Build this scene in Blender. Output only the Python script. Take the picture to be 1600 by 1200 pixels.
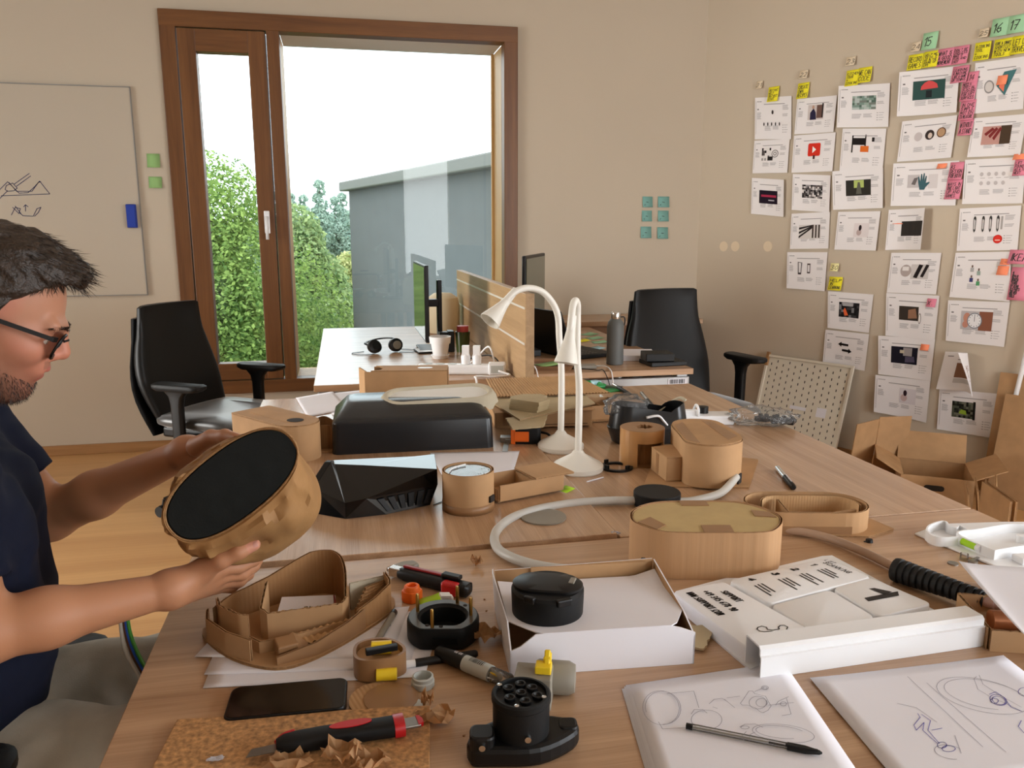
import bpy, bmesh, math, random
import numpy as np
from mathutils import Vector, Matrix, noise
random.seed(7)
PI = math.pi
for o in list(bpy.data.objects): bpy.data.objects.remove(o)
SC = bpy.context.scene
COL = SC.collection
R = math.radians

# ------------------------------------------------------------------ camera
CAMH, PITCH, YAW, FPX = 1.32, R(11.0), R(11.94), 1245.0
cam = bpy.data.cameras.new('camera'); cam.sensor_fit = 'HORIZONTAL'; cam.sensor_width = 36.0
cam.lens = FPX / 1600.0 * 36.0; cam.clip_start = 0.02; cam.clip_end = 400
camera = bpy.data.objects.new('camera', cam); COL.objects.link(camera)
camera.location = (0, 0, CAMH); camera.rotation_euler = (PI / 2 - PITCH, 0, -YAW)
SC.camera = camera
SC.view_settings.view_transform = 'Standard'; SC.view_settings.look = 'None'
SC.view_settings.gamma = 1.0; SC.view_settings.use_curve_mapping = False
SC.view_settings.exposure = -1.12

# ------------------------------------------------------------------ sky
world = bpy.data.worlds.new('sky'); SC.world = world; world.use_nodes = True
wn, wl = world.node_tree.nodes, world.node_tree.links
wn.clear()
wo = wn.new('ShaderNodeOutputWorld'); bg = wn.new('ShaderNodeBackground')
tc = wn.new('ShaderNodeTexCoord'); nz = wn.new('ShaderNodeTexNoise'); cr = wn.new('ShaderNodeValToRGB')
nz.inputs['Scale'].default_value = 2.2; nz.inputs['Detail'].default_value = 5
cr.color_ramp.elements[0].position = 0.36; cr.color_ramp.elements[0].color = (0.72, 0.86, 0.95, 1)
cr.color_ramp.elements[1].position = 0.56; cr.color_ramp.elements[1].color = (1, 1, 0.98, 1)
wl.new(tc.outputs['Generated'], nz.inputs['Vector']); wl.new(nz.outputs['Fac'], cr.inputs['Fac'])
wl.new(cr.outputs['Color'], bg.inputs['Color']); bg.inputs['Strength'].default_value = 9.0
wl.new(bg.outputs['Background'], wo.inputs['Surface'])

# ------------------------------------------------------------------ daylight through the windows of the room
def area(name, loc, target, sx, sy, power, color):
    l = bpy.data.lights.new(name, 'AREA'); l.shape = 'RECTANGLE'; l.size = sx; l.size_y = sy
    l.energy = power; l.color = color
    o = bpy.data.objects.new(name, l); COL.objects.link(o); o.location = loc
    o.rotation_euler = (Vector(target) - Vector(loc)).to_track_quat('-Z', 'Y').to_euler()
    return o
# the window seen ahead, the tall window behind the camera, the side window to the right, the glazed door far left
dr_ = area('daylight_right', (4.28, -0.55, 1.5), (0.5, 0.3, 0.5), 2.4, 2.0, 78, (0.88, 0.93, 1.0)); dr_.data.spread = R(100)
area('daylight_behind', (1.44, -2.96, 1.45), (1.0, 3.0, 0.9), 0.7, 2.2, 10, (0.90, 0.95, 1.0))
br_ = area('daylight_behind_right', (3.44, -2.96, 1.55), (2.7, 3.5, 1.15), 1.6, 1.9, 58, (0.88, 0.93, 1.0)); br_.data.spread = R(85)
dl_ = area('daylight_left', (-3.42, 2.9, 1.45), (3.0, 3.2, 0.9), 1.6, 2.0, 62, (1.0, 0.96, 0.90)); dl_.data.spread = R(75)
po = area('window_ahead', (0.15, 5.42, 1.45), (0.15, 0, 1.45), 2.0, 2.2, 1, (1, 1, 1)); po.data.cycles.is_portal = True
sun = bpy.data.lights.new('sun', 'SUN'); sun.energy = 2.2; sun.angle = R(3); sun.color = (1.0, 0.96, 0.88)
sun_o = bpy.data.objects.new('sun', sun); COL.objects.link(sun_o); sun_o.rotation_euler = (R(48), 0, R(78))

# ------------------------------------------------------------------ pixel rays of the photograph -> places in the room
_F0 = np.array([math.sin(YAW), math.cos(YAW), 0.]); _R = np.array([math.cos(YAW), -math.sin(YAW), 0.])
_Z = np.array([0, 0, 1.]); _F = _F0 * math.cos(PITCH) - _Z * math.sin(PITCH); _U = _F0 * math.sin(PITCH) + _Z * math.cos(PITCH)
_C = np.array([0, 0, CAMH])
def ray(x, y): return _F + _R * ((x - 800) / FPX) - _U * ((y - 600) / FPX)
def tp(x, y, z=0.74):
    d = ray(x, y); p = _C + d * (z - CAMH) / d[2]; return (float(p[0]), float(p[1]))
def tp3(x, y, z=0.74):
    a = tp(x, y, z); return Vector((a[0], a[1], z))
def pd(x, y, dep): return Vector((_C + ray(x, y) * dep).tolist())
def onp(x, y, p, n):
    d = ray(x, y); n = np.array(n); return Vector((_C + d * (np.dot(np.array(p) - _C, n) / np.dot(d, n))).tolist())

# ------------------------------------------------------------------ materials
def s2l(c):
    return tuple((v / 12.92 if v <= 0.04045 else ((v + 0.055) / 1.055) ** 2.4) for v in (x / 255.0 for x in c))
def _new(name):
    m = bpy.data.materials.new(name); m.use_nodes = True
    nt = m.node_tree; b = nt.nodes['Principled BSDF']
    return m, nt, b
def mat(name, rgb, rough=0.5, metal=0.0, var=0.0, nscale=8.0, bump=0.0, bscale=60.0, stretch=(1, 1, 1), spec=None, coat=0.0, sheen=0.0, emit=0.0):
    m, nt, b = _new(name)
    c = s2l(rgb); N, L = nt.nodes, nt.links
    b.inputs['Base Color'].default_value = (*c, 1); b.inputs['Roughness'].default_value = rough; b.inputs['Metallic'].default_value = metal
    if spec is not None: b.inputs['Specular IOR Level'].default_value = spec
    if coat: b.inputs['Coat Weight'].default_value = coat
    if sheen: b.inputs['Sheen Weight'].default_value = sheen
    if emit:
        b.inputs['Emission Color'].default_value = (*c, 1); b.inputs['Emission Strength'].default_value = emit
    if var or bump:
        t = N.new('ShaderNodeTexCoord'); mp = N.new('ShaderNodeMapping'); mp.inputs['Scale'].default_value = stretch
        L.new(t.outputs['Object'], mp.inputs['Vector'])
    if var:
        n = N.new('ShaderNodeTexNoise'); n.inputs['Scale'].default_value = nscale; n.inputs['Detail'].default_value = 6
        r = N.new('ShaderNodeValToRGB'); r.color_ramp.elements[0].position = 0.3; r.color_ramp.elements[1].position = 0.7
        r.color_ramp.elements[0].color = (*[v * (1 - var) for v in c], 1); r.color_ramp.elements[1].color = (*[min(1, v * (1 + var)) for v in c], 1)
        L.new(mp.outputs[0], n.inputs['Vector']); L.new(n.outputs['Fac'], r.inputs['Fac']); L.new(r.outputs['Color'], b.inputs['Base Color'])
    if bump:
        n2 = N.new('ShaderNodeTexNoise'); n2.inputs['Scale'].default_value = bscale; n2.inputs['Detail'].default_value = 4
        bu = N.new('ShaderNodeBump'); bu.inputs['Strength'].default_value = bump; bu.inputs['Distance'].default_value = 0.004
        L.new(mp.outputs[0], n2.inputs['Vector']); L.new(n2.outputs['Fac'], bu.inputs['Height']); L.new(bu.outputs['Normal'], b.inputs['Normal'])
    return m
def wood(name, c1, c2, along='Y', rough=0.42, scale=1.0, spec=0.5):
    m, nt, b = _new(name); N, L = nt.nodes, nt.links
    t = N.new('ShaderNodeTexCoord'); mp = N.new('ShaderNodeMapping')
    sc = {'X': (1.1, 22, 22), 'Y': (22, 1.1, 22), 'Z': (22, 22, 1.1)}[along]
    mp.inputs['Scale'].default_value = tuple(v * scale for v in sc)
    L.new(t.outputs['Object'], mp.inputs['Vector'])
    n1 = N.new('ShaderNodeTexNoise'); n1.inputs['Scale'].default_value = 1.0; n1.inputs['Detail'].default_value = 7; n1.inputs['Roughness'].default_value = 0.62
    n1.inputs['Distortion'].default_value = 0.6
    n2 = N.new('ShaderNodeTexNoise'); n2.inputs['Scale'].default_value = 6.0; n2.inputs['Detail'].default_value = 3
    mp2 = N.new('ShaderNodeMapping'); mp2.inputs['Scale'].default_value = tuple(v * scale * (4 if v > 2 else 1.2) for v in sc)
    L.new(t.outputs['Object'], mp2.inputs['Vector'])
    L.new(mp.outputs[0], n1.inputs['Vector']); L.new(mp2.outputs[0], n2.inputs['Vector'])
    mx = N.new('ShaderNodeMath'); mx.operation = 'MULTIPLY_ADD'; mx.inputs[1].default_value = 0.35
    L.new(n2.outputs['Fac'], mx.inputs[0]); L.new(n1.outputs['Fac'], mx.inputs[2])
    r = N.new('ShaderNodeValToRGB'); e = r.color_ramp.elements
    e[0].position = 0.48; e[0].color = (*s2l(c2), 1); e[1].position = 0.86; e[1].color = (*s2l(c1), 1)
    L.new(mx.outputs[0], r.inputs['Fac']); L.new(r.outputs['Color'], b.inputs['Base Color'])
    b.inputs['Roughness'].default_value = rough; b.inputs['Specular IOR Level'].default_value = spec
    bu = N.new('ShaderNodeBump'); bu.inputs['Strength'].default_value = 0.08; bu.inputs['Distance'].default_value = 0.002
    L.new(mx.outputs[0], bu.inputs['Height']); L.new(bu.outputs['Normal'], b.inputs['Normal'])
    return m
def kraft(name, rgb, rough=0.75, axis='X', flute=True, var=0.10, spec=0.3):
    # liner board: faint flute lines showing through, blotchy fibre
    m, nt, b = _new(name); N, L = nt.nodes, nt.links; c = s2l(rgb)
    t = N.new('ShaderNodeTexCoord'); n = N.new('ShaderNodeTexNoise'); n.inputs['Scale'].default_value = 14; n.inputs['Detail'].default_value = 8
    L.new(t.outputs['Object'], n.inputs['Vector'])
    r = N.new('ShaderNodeValToRGB'); r.color_ramp.elements[0].position = 0.3; r.color_ramp.elements[1].position = 0.7
    r.color_ramp.elements[0].color = (*[v * (1 - var) for v in c], 1); r.color_ramp.elements[1].color = (*[v * (1 + var) for v in c], 1)
    L.new(n.outputs['Fac'], r.inputs['Fac']); L.new(r.outputs['Color'], b.inputs['Base Color'])
    b.inputs['Roughness'].default_value = rough; b.inputs['Specular IOR Level'].default_value = spec
    if flute:
        w = N.new('ShaderNodeTexWave'); w.bands_direction = axis; w.inputs['Scale'].default_value = 55; w.inputs['Distortion'].default_value = 0.4
        L.new(t.outputs['UV' if axis == 'U' else 'Object'], w.inputs['Vector'])
        bu = N.new('ShaderNodeBump'); bu.inputs['Strength'].default_value = 0.16; bu.inputs['Distance'].default_value = 0.002
        L.new(w.outputs['Fac'], bu.inputs['Height']); L.new(bu.outputs['Normal'], b.inputs['Normal'])
    return m
def vcol(name, rough=0.7, bump=0.0, bscale=300, sss=0.0, spec=0.5):
    m, nt, b = _new(name); a = nt.nodes.new('ShaderNodeVertexColor'); a.layer_name = 'Col'
    nt.links.new(a.outputs['Color'], b.inputs['Base Color']); b.inputs['Roughness'].default_value = rough
    b.inputs['Specular IOR Level'].default_value = spec
    if sss:
        b.inputs['Subsurface Weight'].default_value = sss; b.inputs['Subsurface Radius'].default_value = (1, 0.3, 0.15); b.inputs['Subsurface Scale'].default_value = 0.006
    if bump:
        N, L = nt.nodes, nt.links; t = N.new('ShaderNodeTexCoord'); n = N.new('ShaderNodeTexNoise'); n.inputs['Scale'].default_value = bscale
        bu = N.new('ShaderNodeBump'); bu.inputs['Strength'].default_value = bump; bu.inputs['Distance'].default_value = 0.001
        L.new(t.outputs['Object'], n.inputs['Vector']); L.new(n.outputs['Fac'], bu.inputs['Height']); L.new(bu.outputs['Normal'], b.inputs['Normal'])
    return m
def glass(name, tint=(1, 1, 1), ior=1.5, rough=0.0, bump=0.0, bscale=20, haze=0.0):
    # thin clear sheet: transmits straight through, reflects by Fresnel
    m = bpy.data.materials.new(name); m.use_nodes = True; nt = m.node_tree; N, L = nt.nodes, nt.links; N.clear()
    out = N.new('ShaderNodeOutputMaterial'); tr = N.new('ShaderNodeBsdfTransparent'); gl = N.new('ShaderNodeBsdfGlossy'); fr = N.new('ShaderNodeFresnel'); mx = N.new('ShaderNodeMixShader')
    tr.inputs[0].default_value = (*tint, 1); gl.inputs['Roughness'].default_value = rough; fr.inputs['IOR'].default_value = ior
    L.new(fr.outputs[0], mx.inputs[0]); L.new(tr.outputs[0], mx.inputs[1]); L.new(gl.outputs[0], mx.inputs[2])
    if haze:
        df = N.new('ShaderNodeBsdfDiffuse'); df.inputs[0].default_value = (0.9, 0.9, 0.9, 1); m2 = N.new('ShaderNodeMixShader'); m2.inputs[0].default_value = haze
        L.new(mx.outputs[0], m2.inputs[1]); L.new(df.outputs[0], m2.inputs[2]); L.new(m2.outputs[0], out.inputs[0])
    else: L.new(mx.outputs[0], out.inputs[0])
    if bump:
        t = N.new('ShaderNodeTexCoord'); n = N.new('ShaderNodeTexNoise'); n.inputs['Scale'].default_value = bscale; n.inputs['Detail'].default_value = 3
        bu = N.new('ShaderNodeBump'); bu.inputs['Strength'].default_value = bump; bu.inputs['Distance'].default_value = 0.02
        L.new(t.outputs['Object'], n.inputs['Vector']); L.new(n.outputs['Fac'], bu.inputs['Height'])
        L.new(bu.outputs[0], gl.inputs['Normal']); L.new(bu.outputs[0], fr.inputs['Normal'])
    return m

# ------------------------------------------------------------------ mesh helpers
class MB:
    def __init__(s): s.v = []; s.f = []; s.m = []; s.c = []
    def add(s, vs, fs, m=0, c=None):
        k = len(s.v); s.v += [tuple(v) for v in vs]
        for f in fs: s.f.append(tuple(i + k for i in f)); s.m.append(m); s.c.append(c)
    def box(s, c, d, rz=0.0, m=0, col=None, rx=0.0, ry=0.0):
        M = Matrix.Translation(c) @ Matrix.Rotation(rz, 4, 'Z') @ Matrix.Rotation(ry, 4, 'Y') @ Matrix.Rotation(rx, 4, 'X')
        vs = [M @ Vector((x * d[0] / 2, y * d[1] / 2, z * d[2] / 2)) for z in (-1, 1) for y in (-1, 1) for x in (-1, 1)]
        s.add(vs, [(0, 2, 3, 1), (4, 5, 7, 6), (0, 1, 5, 4), (2, 6, 7, 3), (0, 4, 6, 2), (1, 3, 7, 5)], m, col)
    def bar(s, a, b, w, h, m=0, up=(0, 0, 1)):
        a, b = Vector(a), Vector(b); d = (b - a).normalized(); x = d.cross(Vector(up))
        x = x.normalized() if x.length > 1e-6 else Vector((1, 0, 0)); y = x.cross(d).normalized()
        vs = [p + x * (i * w / 2) + y * (j * h / 2) for p in (a, b) for i, j in ((-1, -1), (1, -1), (1, 1), (-1, 1))]
        s.add(vs, [(3, 2, 1, 0), (4, 5, 6, 7), (0, 1, 5, 4), (1, 2, 6, 5), (2, 3, 7, 6), (3, 0, 4, 7)], m)
    def prism(s, poly, z0, z1, m=0, mside=None, col=None):
        n = len(poly); ar = sum(poly[i][0] * poly[(i + 1) % n][1] - poly[(i + 1) % n][0] * poly[i][1] for i in range(n))
        if ar < 0: poly = poly[::-1]
        vs = [(p[0], p[1], z0) for p in poly] + [(p[0], p[1], z1) for p in poly]
        s.add(vs, [tuple(range(n - 1, -1, -1)), tuple(range(n, 2 * n))], m, col)
        k = len(s.v) - 2 * n
        for i in range(n):
            j = (i + 1) % n; s.f.append((k + i, k + j, k + n + j, k + n + i)); s.m.append(m if mside is None else mside); s.c.append(col)
    def lathe(s, prof, seg=32, c=(0, 0, 0), m=0, ax='Z', cap=True, sx=1.0, sy=1.0):
        rings = []
        for r, z in prof:
            rings.append([(r * sx * math.cos(2 * PI * i / seg), r * sy * math.sin(2 * PI * i / seg), z) for i in range(seg)])
        def T(p):
            if ax == 'X': p = (p[2], p[0], p[1])
            elif ax == 'Y': p = (p[1], p[2], p[0])
            return (p[0] + c[0], p[1] + c[1], p[2] + c[2])
        s.loft([[T(p) for p in r] for r in rings], m, cap0=cap, cap1=cap)
    def loft(s, rings, m=0, cap0=True, cap1=True, closed=True):
        n = len(rings[0]); k = len(s.v)
        for r in rings: s.v += [tuple(p) for p in r]
        for a in range(len(rings) - 1):
            for i in range(n if closed else n - 1):
                j = (i + 1) % n
                s.f.append((k + a * n + i, k + a * n + j, k + (a + 1) * n + j, k + (a + 1) * n + i)); s.m.append(m); s.c.append(None)
        if cap0: s.f.append(tuple(k + i for i in range(n - 1, -1, -1))); s.m.append(m); s.c.append(None)
        if cap1: s.f.append(tuple(k + (len(rings) - 1) * n + i for i in range(n))); s.m.append(m); s.c.append(None)
    def tube(s, path, r, seg=10, m=0, cap=True, flat=1.0):
        P = [Vector(p) for p in path]; n = len(P); rs = r if isinstance(r, (list, tuple)) else [r] * n
        up = Vector((0, 0, 1)); rings = []; x = None
        for i in range(n):
            d = (P[min(i + 1, n - 1)] - P[max(i - 1, 0)]).normalized()
            if x is None: x = d.cross(up); x = x if x.length > 1e-3 else d.cross(Vector((0, 1, 0)))
            else: x = x - d * x.dot(d)
            x.normalize(); y = d.cross(x)
            rings.append([P[i] + x * (rs[i] * math.cos(2 * PI * k / seg)) + y * (rs[i] * flat * math.sin(2 * PI * k / seg)) for k in range(seg)])
        s.loft(rings, m, cap, cap)
    def grid(s, fn, nu, nv, m=0):
        k = len(s.v)
        for j in range(nv + 1):
            for i in range(nu + 1): s.v.append(tuple(fn(i / nu, j / nv)))
        for j in range(nv):
            for i in range(nu):
                a = k + j * (nu + 1) + i; s.f.append((a, a + 1, a + nu + 2, a + nu + 1)); s.m.append(m); s.c.append(None)
    def build(s, name, mats, parent=None, smooth=False, bevel=0.0, loc=None, rot=None, bseg=2, subd=0, solid=0.0, angle=35):
        me = bpy.data.meshes.new(name); me.from_pydata(s.v, [], s.f)
        for m in (mats if isinstance(mats, (list, tuple)) else [mats]): me.materials.append(m)
        me.polygons.foreach_set('material_index', s.m)
        if any(c is not None for c in s.c):
            ca = me.color_attributes.new('Col', 'BYTE_COLOR', 'CORNER')
            buf = []
            for p in me.polygons: buf += list((*s2l(s.c[p.index] or (200, 200, 200)), 1.0)) * p.loop_total
            ca.data.foreach_set('color', buf)
        me.validate(); me.update()
        o = bpy.data.objects.new(name, me); COL.objects.link(o)
        if smooth:
            for p in me.polygons: p.use_smooth = True
            if smooth == 'auto': me.set_sharp_from_angle(angle=R(angle))
        if parent is not None: o.parent = parent
        if loc is not None: o.location = loc
        if rot is not None: o.rotation_euler = rot
        if solid:
            q = o.modifiers.new('solid', 'SOLIDIFY'); q.thickness = solid; q.offset = 0
        if bevel:
            b = o.modifiers.new('bevel', 'BEVEL'); b.width = bevel; b.segments = bseg; b.limit_method = 'ANGLE'; b.angle_limit = R(40)
        if subd:
            q = o.modifiers.new('sub', 'SUBSURF'); q.levels = subd; q.render_levels = subd
        return o
def tag(o, label=None, cat=None, group=None, kind=None):
    if label: o['label'] = label
    if cat: o['category'] = cat
    if group: o['group'] = group
    if kind: o['kind'] = kind
    return o
def thing(name, label, cat, loc=(0, 0, 0), rz=0.0, group=None, rot=None):
    o = bpy.data.objects.new(name, None); COL.objects.link(o); o.empty_display_size = 0.05
    o.location = loc; o.rotation_euler = rot if rot else (0, 0, rz)
    return tag(o, label, cat, group)
def struct(o): o['kind'] = 'structure'; return o
def stadium(L, W, n=10, cx=0, cy=0, rz=0):
    r = W / 2; h = max(L / 2 - r, 0); p = []
    for k in range(n + 1):
        a = -PI / 2 + PI * k / n; p.append((h + r * math.cos(a), r * math.sin(a)))
    for k in range(n + 1):
        a = PI / 2 + PI * k / n; p.append((-h + r * math.cos(a), r * math.sin(a)))
    c, s = math.cos(rz), math.sin(rz)
    return [(cx + x * c - y * s, cy + x * s + y * c) for x, y in p]
def rrect(w, h, r, n=4, cx=0, cy=0):
    p = []
    for sx, sy, a0 in ((1, -1, -PI / 2), (1, 1, 0), (-1, 1, PI / 2), (-1, -1, PI)):
        for k in range(n + 1):
            a = a0 + PI / 2 * k / n; p.append((cx + sx * (w / 2 - r) + r * math.cos(a), cy + sy * (h / 2 - r) + r * math.sin(a)))
    return p
def circ(r, n=24, cx=0, cy=0): return [(cx + r * math.cos(2 * PI * k / n), cy + r * math.sin(2 * PI * k / n)) for k in range(n)]
def resample(path, step, closed=False):
    P = [Vector((p[0], p[1], 0)) for p in path]
    if closed: P.append(P[0])
    out = []; acc = 0.0; L = [0.0]
    for i in range(len(P) - 1): L.append(L[-1] + (P[i + 1] - P[i]).length)
    n = max(2, int(L[-1] / step)); j = 0
    for k in range(n + (0 if closed else 1)):
        t = L[-1] * k / n
        while j < len(L) - 2 and L[j + 1] < t: j += 1
        q = P[j].lerp(P[j + 1], (t - L[j]) / max(1e-9, L[j + 1] - L[j])); out.append((q.x, q.y))
    return out
def smooth_path(pts, n=8, closed=False):
    # Catmull-Rom through the points
    P = [Vector(p) for p in pts]; N = len(P); out = []
    for i in range(N if closed else N - 1):
        g = lambda k: P[k % N] if closed else P[min(max(k, 0), N - 1)]
        a, b, c, d = g(i - 1), g(i), g(i + 1), g(i + 2)
        for k in range(n):
            t = k / n
            out.append(0.5 * ((2 * b) + (c - a) * t + (2 * a - 5 * b + 4 * c - d) * t * t + (3 * b - 3 * c + d - a) * t ** 3))
    if not closed: out.append(P[-1])
    return out
def cwall(name, path, z0, ztop, parent, mats, t=0.004, closed=False, step=0.004, rough=0.0):
    # a strip of corrugated board standing on edge: two liners with the wavy flute between them
    P = resample(path, step, closed); n = len(P); mb = MB(); zt = ztop if callable(ztop) else (lambda u: ztop)
    zb = z0 if callable(z0) else (lambda u: z0)
    nor = []
    for i in range(n):
        a = P[(i - 1) % n] if closed else P[max(i - 1, 0)]; b = P[(i + 1) % n] if closed else P[min(i + 1, n - 1)]
        dx, dy = b[0] - a[0], b[1] - a[1]; l = math.hypot(dx, dy) or 1; nor.append((dy / l, -dx / l))
    rr = random.Random(name + str(len(P)))
    for side, m in ((1, 0), (-1, 0)):
        for w in (t / 2, t / 2 - 0.0006):
            pass
        rings = []
        for i in range(n):
            u = i / max(1, n - 1); top = zt(u) - rough * rr.random()
            o1 = (P[i][0] + nor[i][0] * side * t / 2, P[i][1] + nor[i][1] * side * t / 2); o2 = (P[i][0] + nor[i][0] * side * (t / 2 - 0.0007), P[i][1] + nor[i][1] * side * (t / 2 - 0.0007))
            rings.append([(*o1, zb(u)), (*o1, top), (*o2, top), (*o2, zb(u))])
        if closed: rings.append(rings[0])
        mb.loft(rings, 0, not closed, not closed)
    k = len(mb.v); q = 0
    idx = list(range(n)) + ([0] if closed else [])
    for j, i in enumerate(idx):
        u = i / max(1, n - 1); s = (-1, 0, 1, 0)[j % 4] * (t / 2 - 0.0007); x, y = P[i][0] + nor[i][0] * s, P[i][1] + nor[i][1] * s
        mb.v += [(x, y, zb(u)), (x, y, zt(u) - 0.0006)]
    for j in range(len(idx) - 1):
        a = k + 2 * j; mb.f.append((a, a + 2, a + 3, a + 1)); mb.m.append(1); mb.c.append(None)
    return mb.build(name, mats, parent, smooth='auto')
def rib(mb, path, z0, z1, t, closed=False, m=0, draft=0.0):
    P = [Vector((p[0], p[1], 0)) for p in path]; n = len(P); rings = []
    for i in range(n):
        a = P[(i - 1) % n] if closed else P[max(i - 1, 0)]; b = P[(i + 1) % n] if closed else P[min(i + 1, n - 1)]; d = (b - a).normalized(); nr = Vector((d.y, -d.x, 0))
        rings.append([tuple(P[i] + nr * (t / 2 + draft) + Vector((0, 0, z0))), tuple(P[i] + nr * t / 2 + Vector((0, 0, z1))), tuple(P[i] - nr * t / 2 + Vector((0, 0, z1))), tuple(P[i] - nr * (t / 2 + draft) + Vector((0, 0, z0)))])
    if closed: rings.append(rings[0])
    mb.loft(rings, m, not closed, not closed)
def cplate(name, poly, z0, t, parent, mats, jag=0.0):
    # a flat piece of corrugated board: two liners over a recessed flute core
    mb = MB()
    if jag:
        rr = random.Random(len(poly)); poly = [(x + rr.uniform(-jag, jag), y + rr.uniform(-jag, jag)) for x, y in resample(poly, 0.006, True)]
    cx = sum(p[0] for p in poly) / len(poly); cy = sum(p[1] for p in poly) / len(poly)
    inn = [(cx + (x - cx) * 0.992, cy + (y - cy) * 0.992) for x, y in poly]
    mb.prism(poly, z0, z0 + 0.0008, 0); mb.prism(inn, z0 + 0.0008, z0 + t - 0.0008, 1); mb.prism(poly, z0 + t - 0.0008, z0 + t, 0)
    return mb.build(name, mats, parent)
# strokes: flat ribbons of ink laid on a surface given by a map (u, v) -> point
def ribbons(mb, lines, width, mapf, m=0, col=None):
    for ln in lines:
        for a, b in zip(ln[:-1], ln[1:]):
            dx, dy = b[0] - a[0], b[1] - a[1]; l = math.hypot(dx, dy)
            if l < 1e-9: continue
            ex, ey = dx / l * width * 0.35, dy / l * width * 0.35; nx, ny = -dy / l * width / 2, dx / l * width / 2
            q = [(a[0] - ex + nx, a[1] - ey + ny), (a[0] - ex - nx, a[1] - ey - ny), (b[0] + ex - nx, b[1] + ey - ny), (b[0] + ex + nx, b[1] + ey + ny)]
            mb.add([mapf(*p) for p in q], [(0, 1, 2, 3)], m, col)
_G = {'A': '0,0 2,6 4,0|1,2.4 3,2.4', 'B': '0,0 0,6 3,6 3.6,4.6 2.8,3.2 0,3.2|2.8,3.2 4,1.8 3.2,0 0,0', 'C': '4,5 2.4,6 .6,5 0,3 .6,1 2.4,0 4,1', 'D': '0,0 0,6 2.4,6 4,4 4,2 2.4,0 0,0',
 'E': '4,6 0,6 0,0 4,0|0,3.2 3,3.2', 'F': '4,6 0,6 0,0|0,3.2 3,3.2', 'G': '4,5 2.2,6 0,4 0,2 2,0 4,1 4,3 2.4,3', 'H': '0,0 0,6|4,0 4,6|0,3 4,3', 'I': '2,0 2,6', 'J': '4,6 4,1 2.5,0 .5,1', 'K': '0,0 0,6|4,6 0,2.8 4,0',
 'L': '0,6 0,0 4,0', 'M': '0,0 .4,6 2,2 3.6,6 4,0', 'N': '0,0 0,6 4,0 4,6', 'O': '2,0 .3,1.4 0,3.6 1.4,6 3,5.6 4,3.4 3.2,.6 2,0', 'P': '0,0 0,6 3,6 4,4.6 3,3 0,3', 'R': '0,0 0,6 3,6 4,4.6 3,3 0,3|1.6,3 4,0', 'S': '4,5.2 2,6 .3,4.8 1.4,3.3 3.2,2.6 3.8,1 2,0 0,.8',
 'T': '0,6 4,6|2,6 2,0', 'U': '0,6 0,1.5 1.5,0 3,.4 4,2 4,6', 'V': '0,6 2,0 4,6', 'W': '0,6 1,0 2,4 3,0 4,6', 'X': '0,6 4,0|0,0 4,6', 'Y': '0,6 2,3 4,6|2,3 2,0', 'Z': '0,6 4,6 0,0 4,0', '1': '.8,4.6 2.4,6 2.2,0', '2': '.2,4.8 1.6,6 3.6,5 3,3.2 0,0 4,0',
 '3': '.3,5.4 2.4,6 3.6,4.7 1.6,3.2 3.8,1.8 2.4,0 0,.8', '4': '3,0 3,6 0,2 4,2', '5': '3.8,6 .6,6 .4,3.4 2.6,3.7 3.8,2 2.2,0 0,.6', '6': '3.4,6 1,4 .2,1.8 1.8,0 3.6,1 3.2,2.8 .6,2.4', '7': '0,6 4,6 1.6,0|.8,3 3.2,3', '8': '2,3.2 .5,4.6 2,6 3.5,4.6 2,3.2 .3,1.4 2,0 3.8,1.4 2,3.2',
 '9': '3.6,4.4 1.8,3 .4,4.4 2,6 3.6,5 3,0', '0': '2,0 .4,1.4 .2,4 2,6 3.6,4.6 3.8,2 2,0', '+': '2,1 2,5|0,3 4,3', '.': '1.6,0 2.2,.3', '-': '.6,3 3.4,3', '?': '.4,5 2,6 3.6,4.8 2,3 2,1.8|2,0 2,.4'}
def text_lines(txt, x, y, h, slant=0.12, gap=0.28, jit=0.05, rnd=None):
    rnd = rnd or random.Random(txt); out = []; cx = x; s = h / 6.0
    for ch in txt.upper():
        if ch in _G:
            for st in _G[ch].split('|'):
                ln = []
                for p in st.split():
                    a, b = map(float, p.split(',')); a += rnd.uniform(-jit, jit) * 4; b += rnd.uniform(-jit, jit) * 4
                    ln.append((cx + a * s * 0.85 + b * s * slant, y + b * s))
                out.append(ln)
        cx += (4 * 0.85 + 6 * gap) * s * (0.6 if ch in 'I1. ' else 1.0)
    return out
# ------------------------------------------------------------------ palette
M = {}
M['wall'] = mat('wall_paint', (198, 184, 164), 0.85, var=0.02, nscale=1.5, bump=0.06, bscale=180, spec=0.2)
M['ceil'] = mat('ceiling_paint', (222, 214, 204), 0.9)
M['floor'] = wood('floor_oak', (210, 164, 110), (188, 140, 90), 'X', 0.38, 0.25)
M['skirt'] = wood('skirting_oak', (176, 130, 82), (150, 106, 62), 'X', 0.5)
M['winwood'] = wood('window_larch', (124, 80, 40), (96, 58, 26), 'Z', 0.45, 1.0)
M['winwoodx'] = wood('window_larch_rail', (124, 80, 40), (96, 58, 26), 'X', 0.45, 1.0)
M['reveal'] = wood('reveal_pale_wood', (214, 178, 120), (190, 150, 96), 'Z', 0.5)
M['deskY'] = wood('desk_laminate_along', (198, 162, 127), (162, 126, 95), 'Y', 0.26, 1.0, 0.6)
M['deskX'] = wood('desk_laminate_across', (198, 162, 127), (162, 126, 95), 'X', 0.26, 1.0, 0.6)
M['edge'] = wood('desk_edge_band', (150, 112, 80), (128, 92, 64), 'X', 0.5)
M['divider'] = wood('divider_laminate', (178, 146, 108), (150, 120, 86), 'Y', 0.48, 1.0, 0.35)
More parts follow.
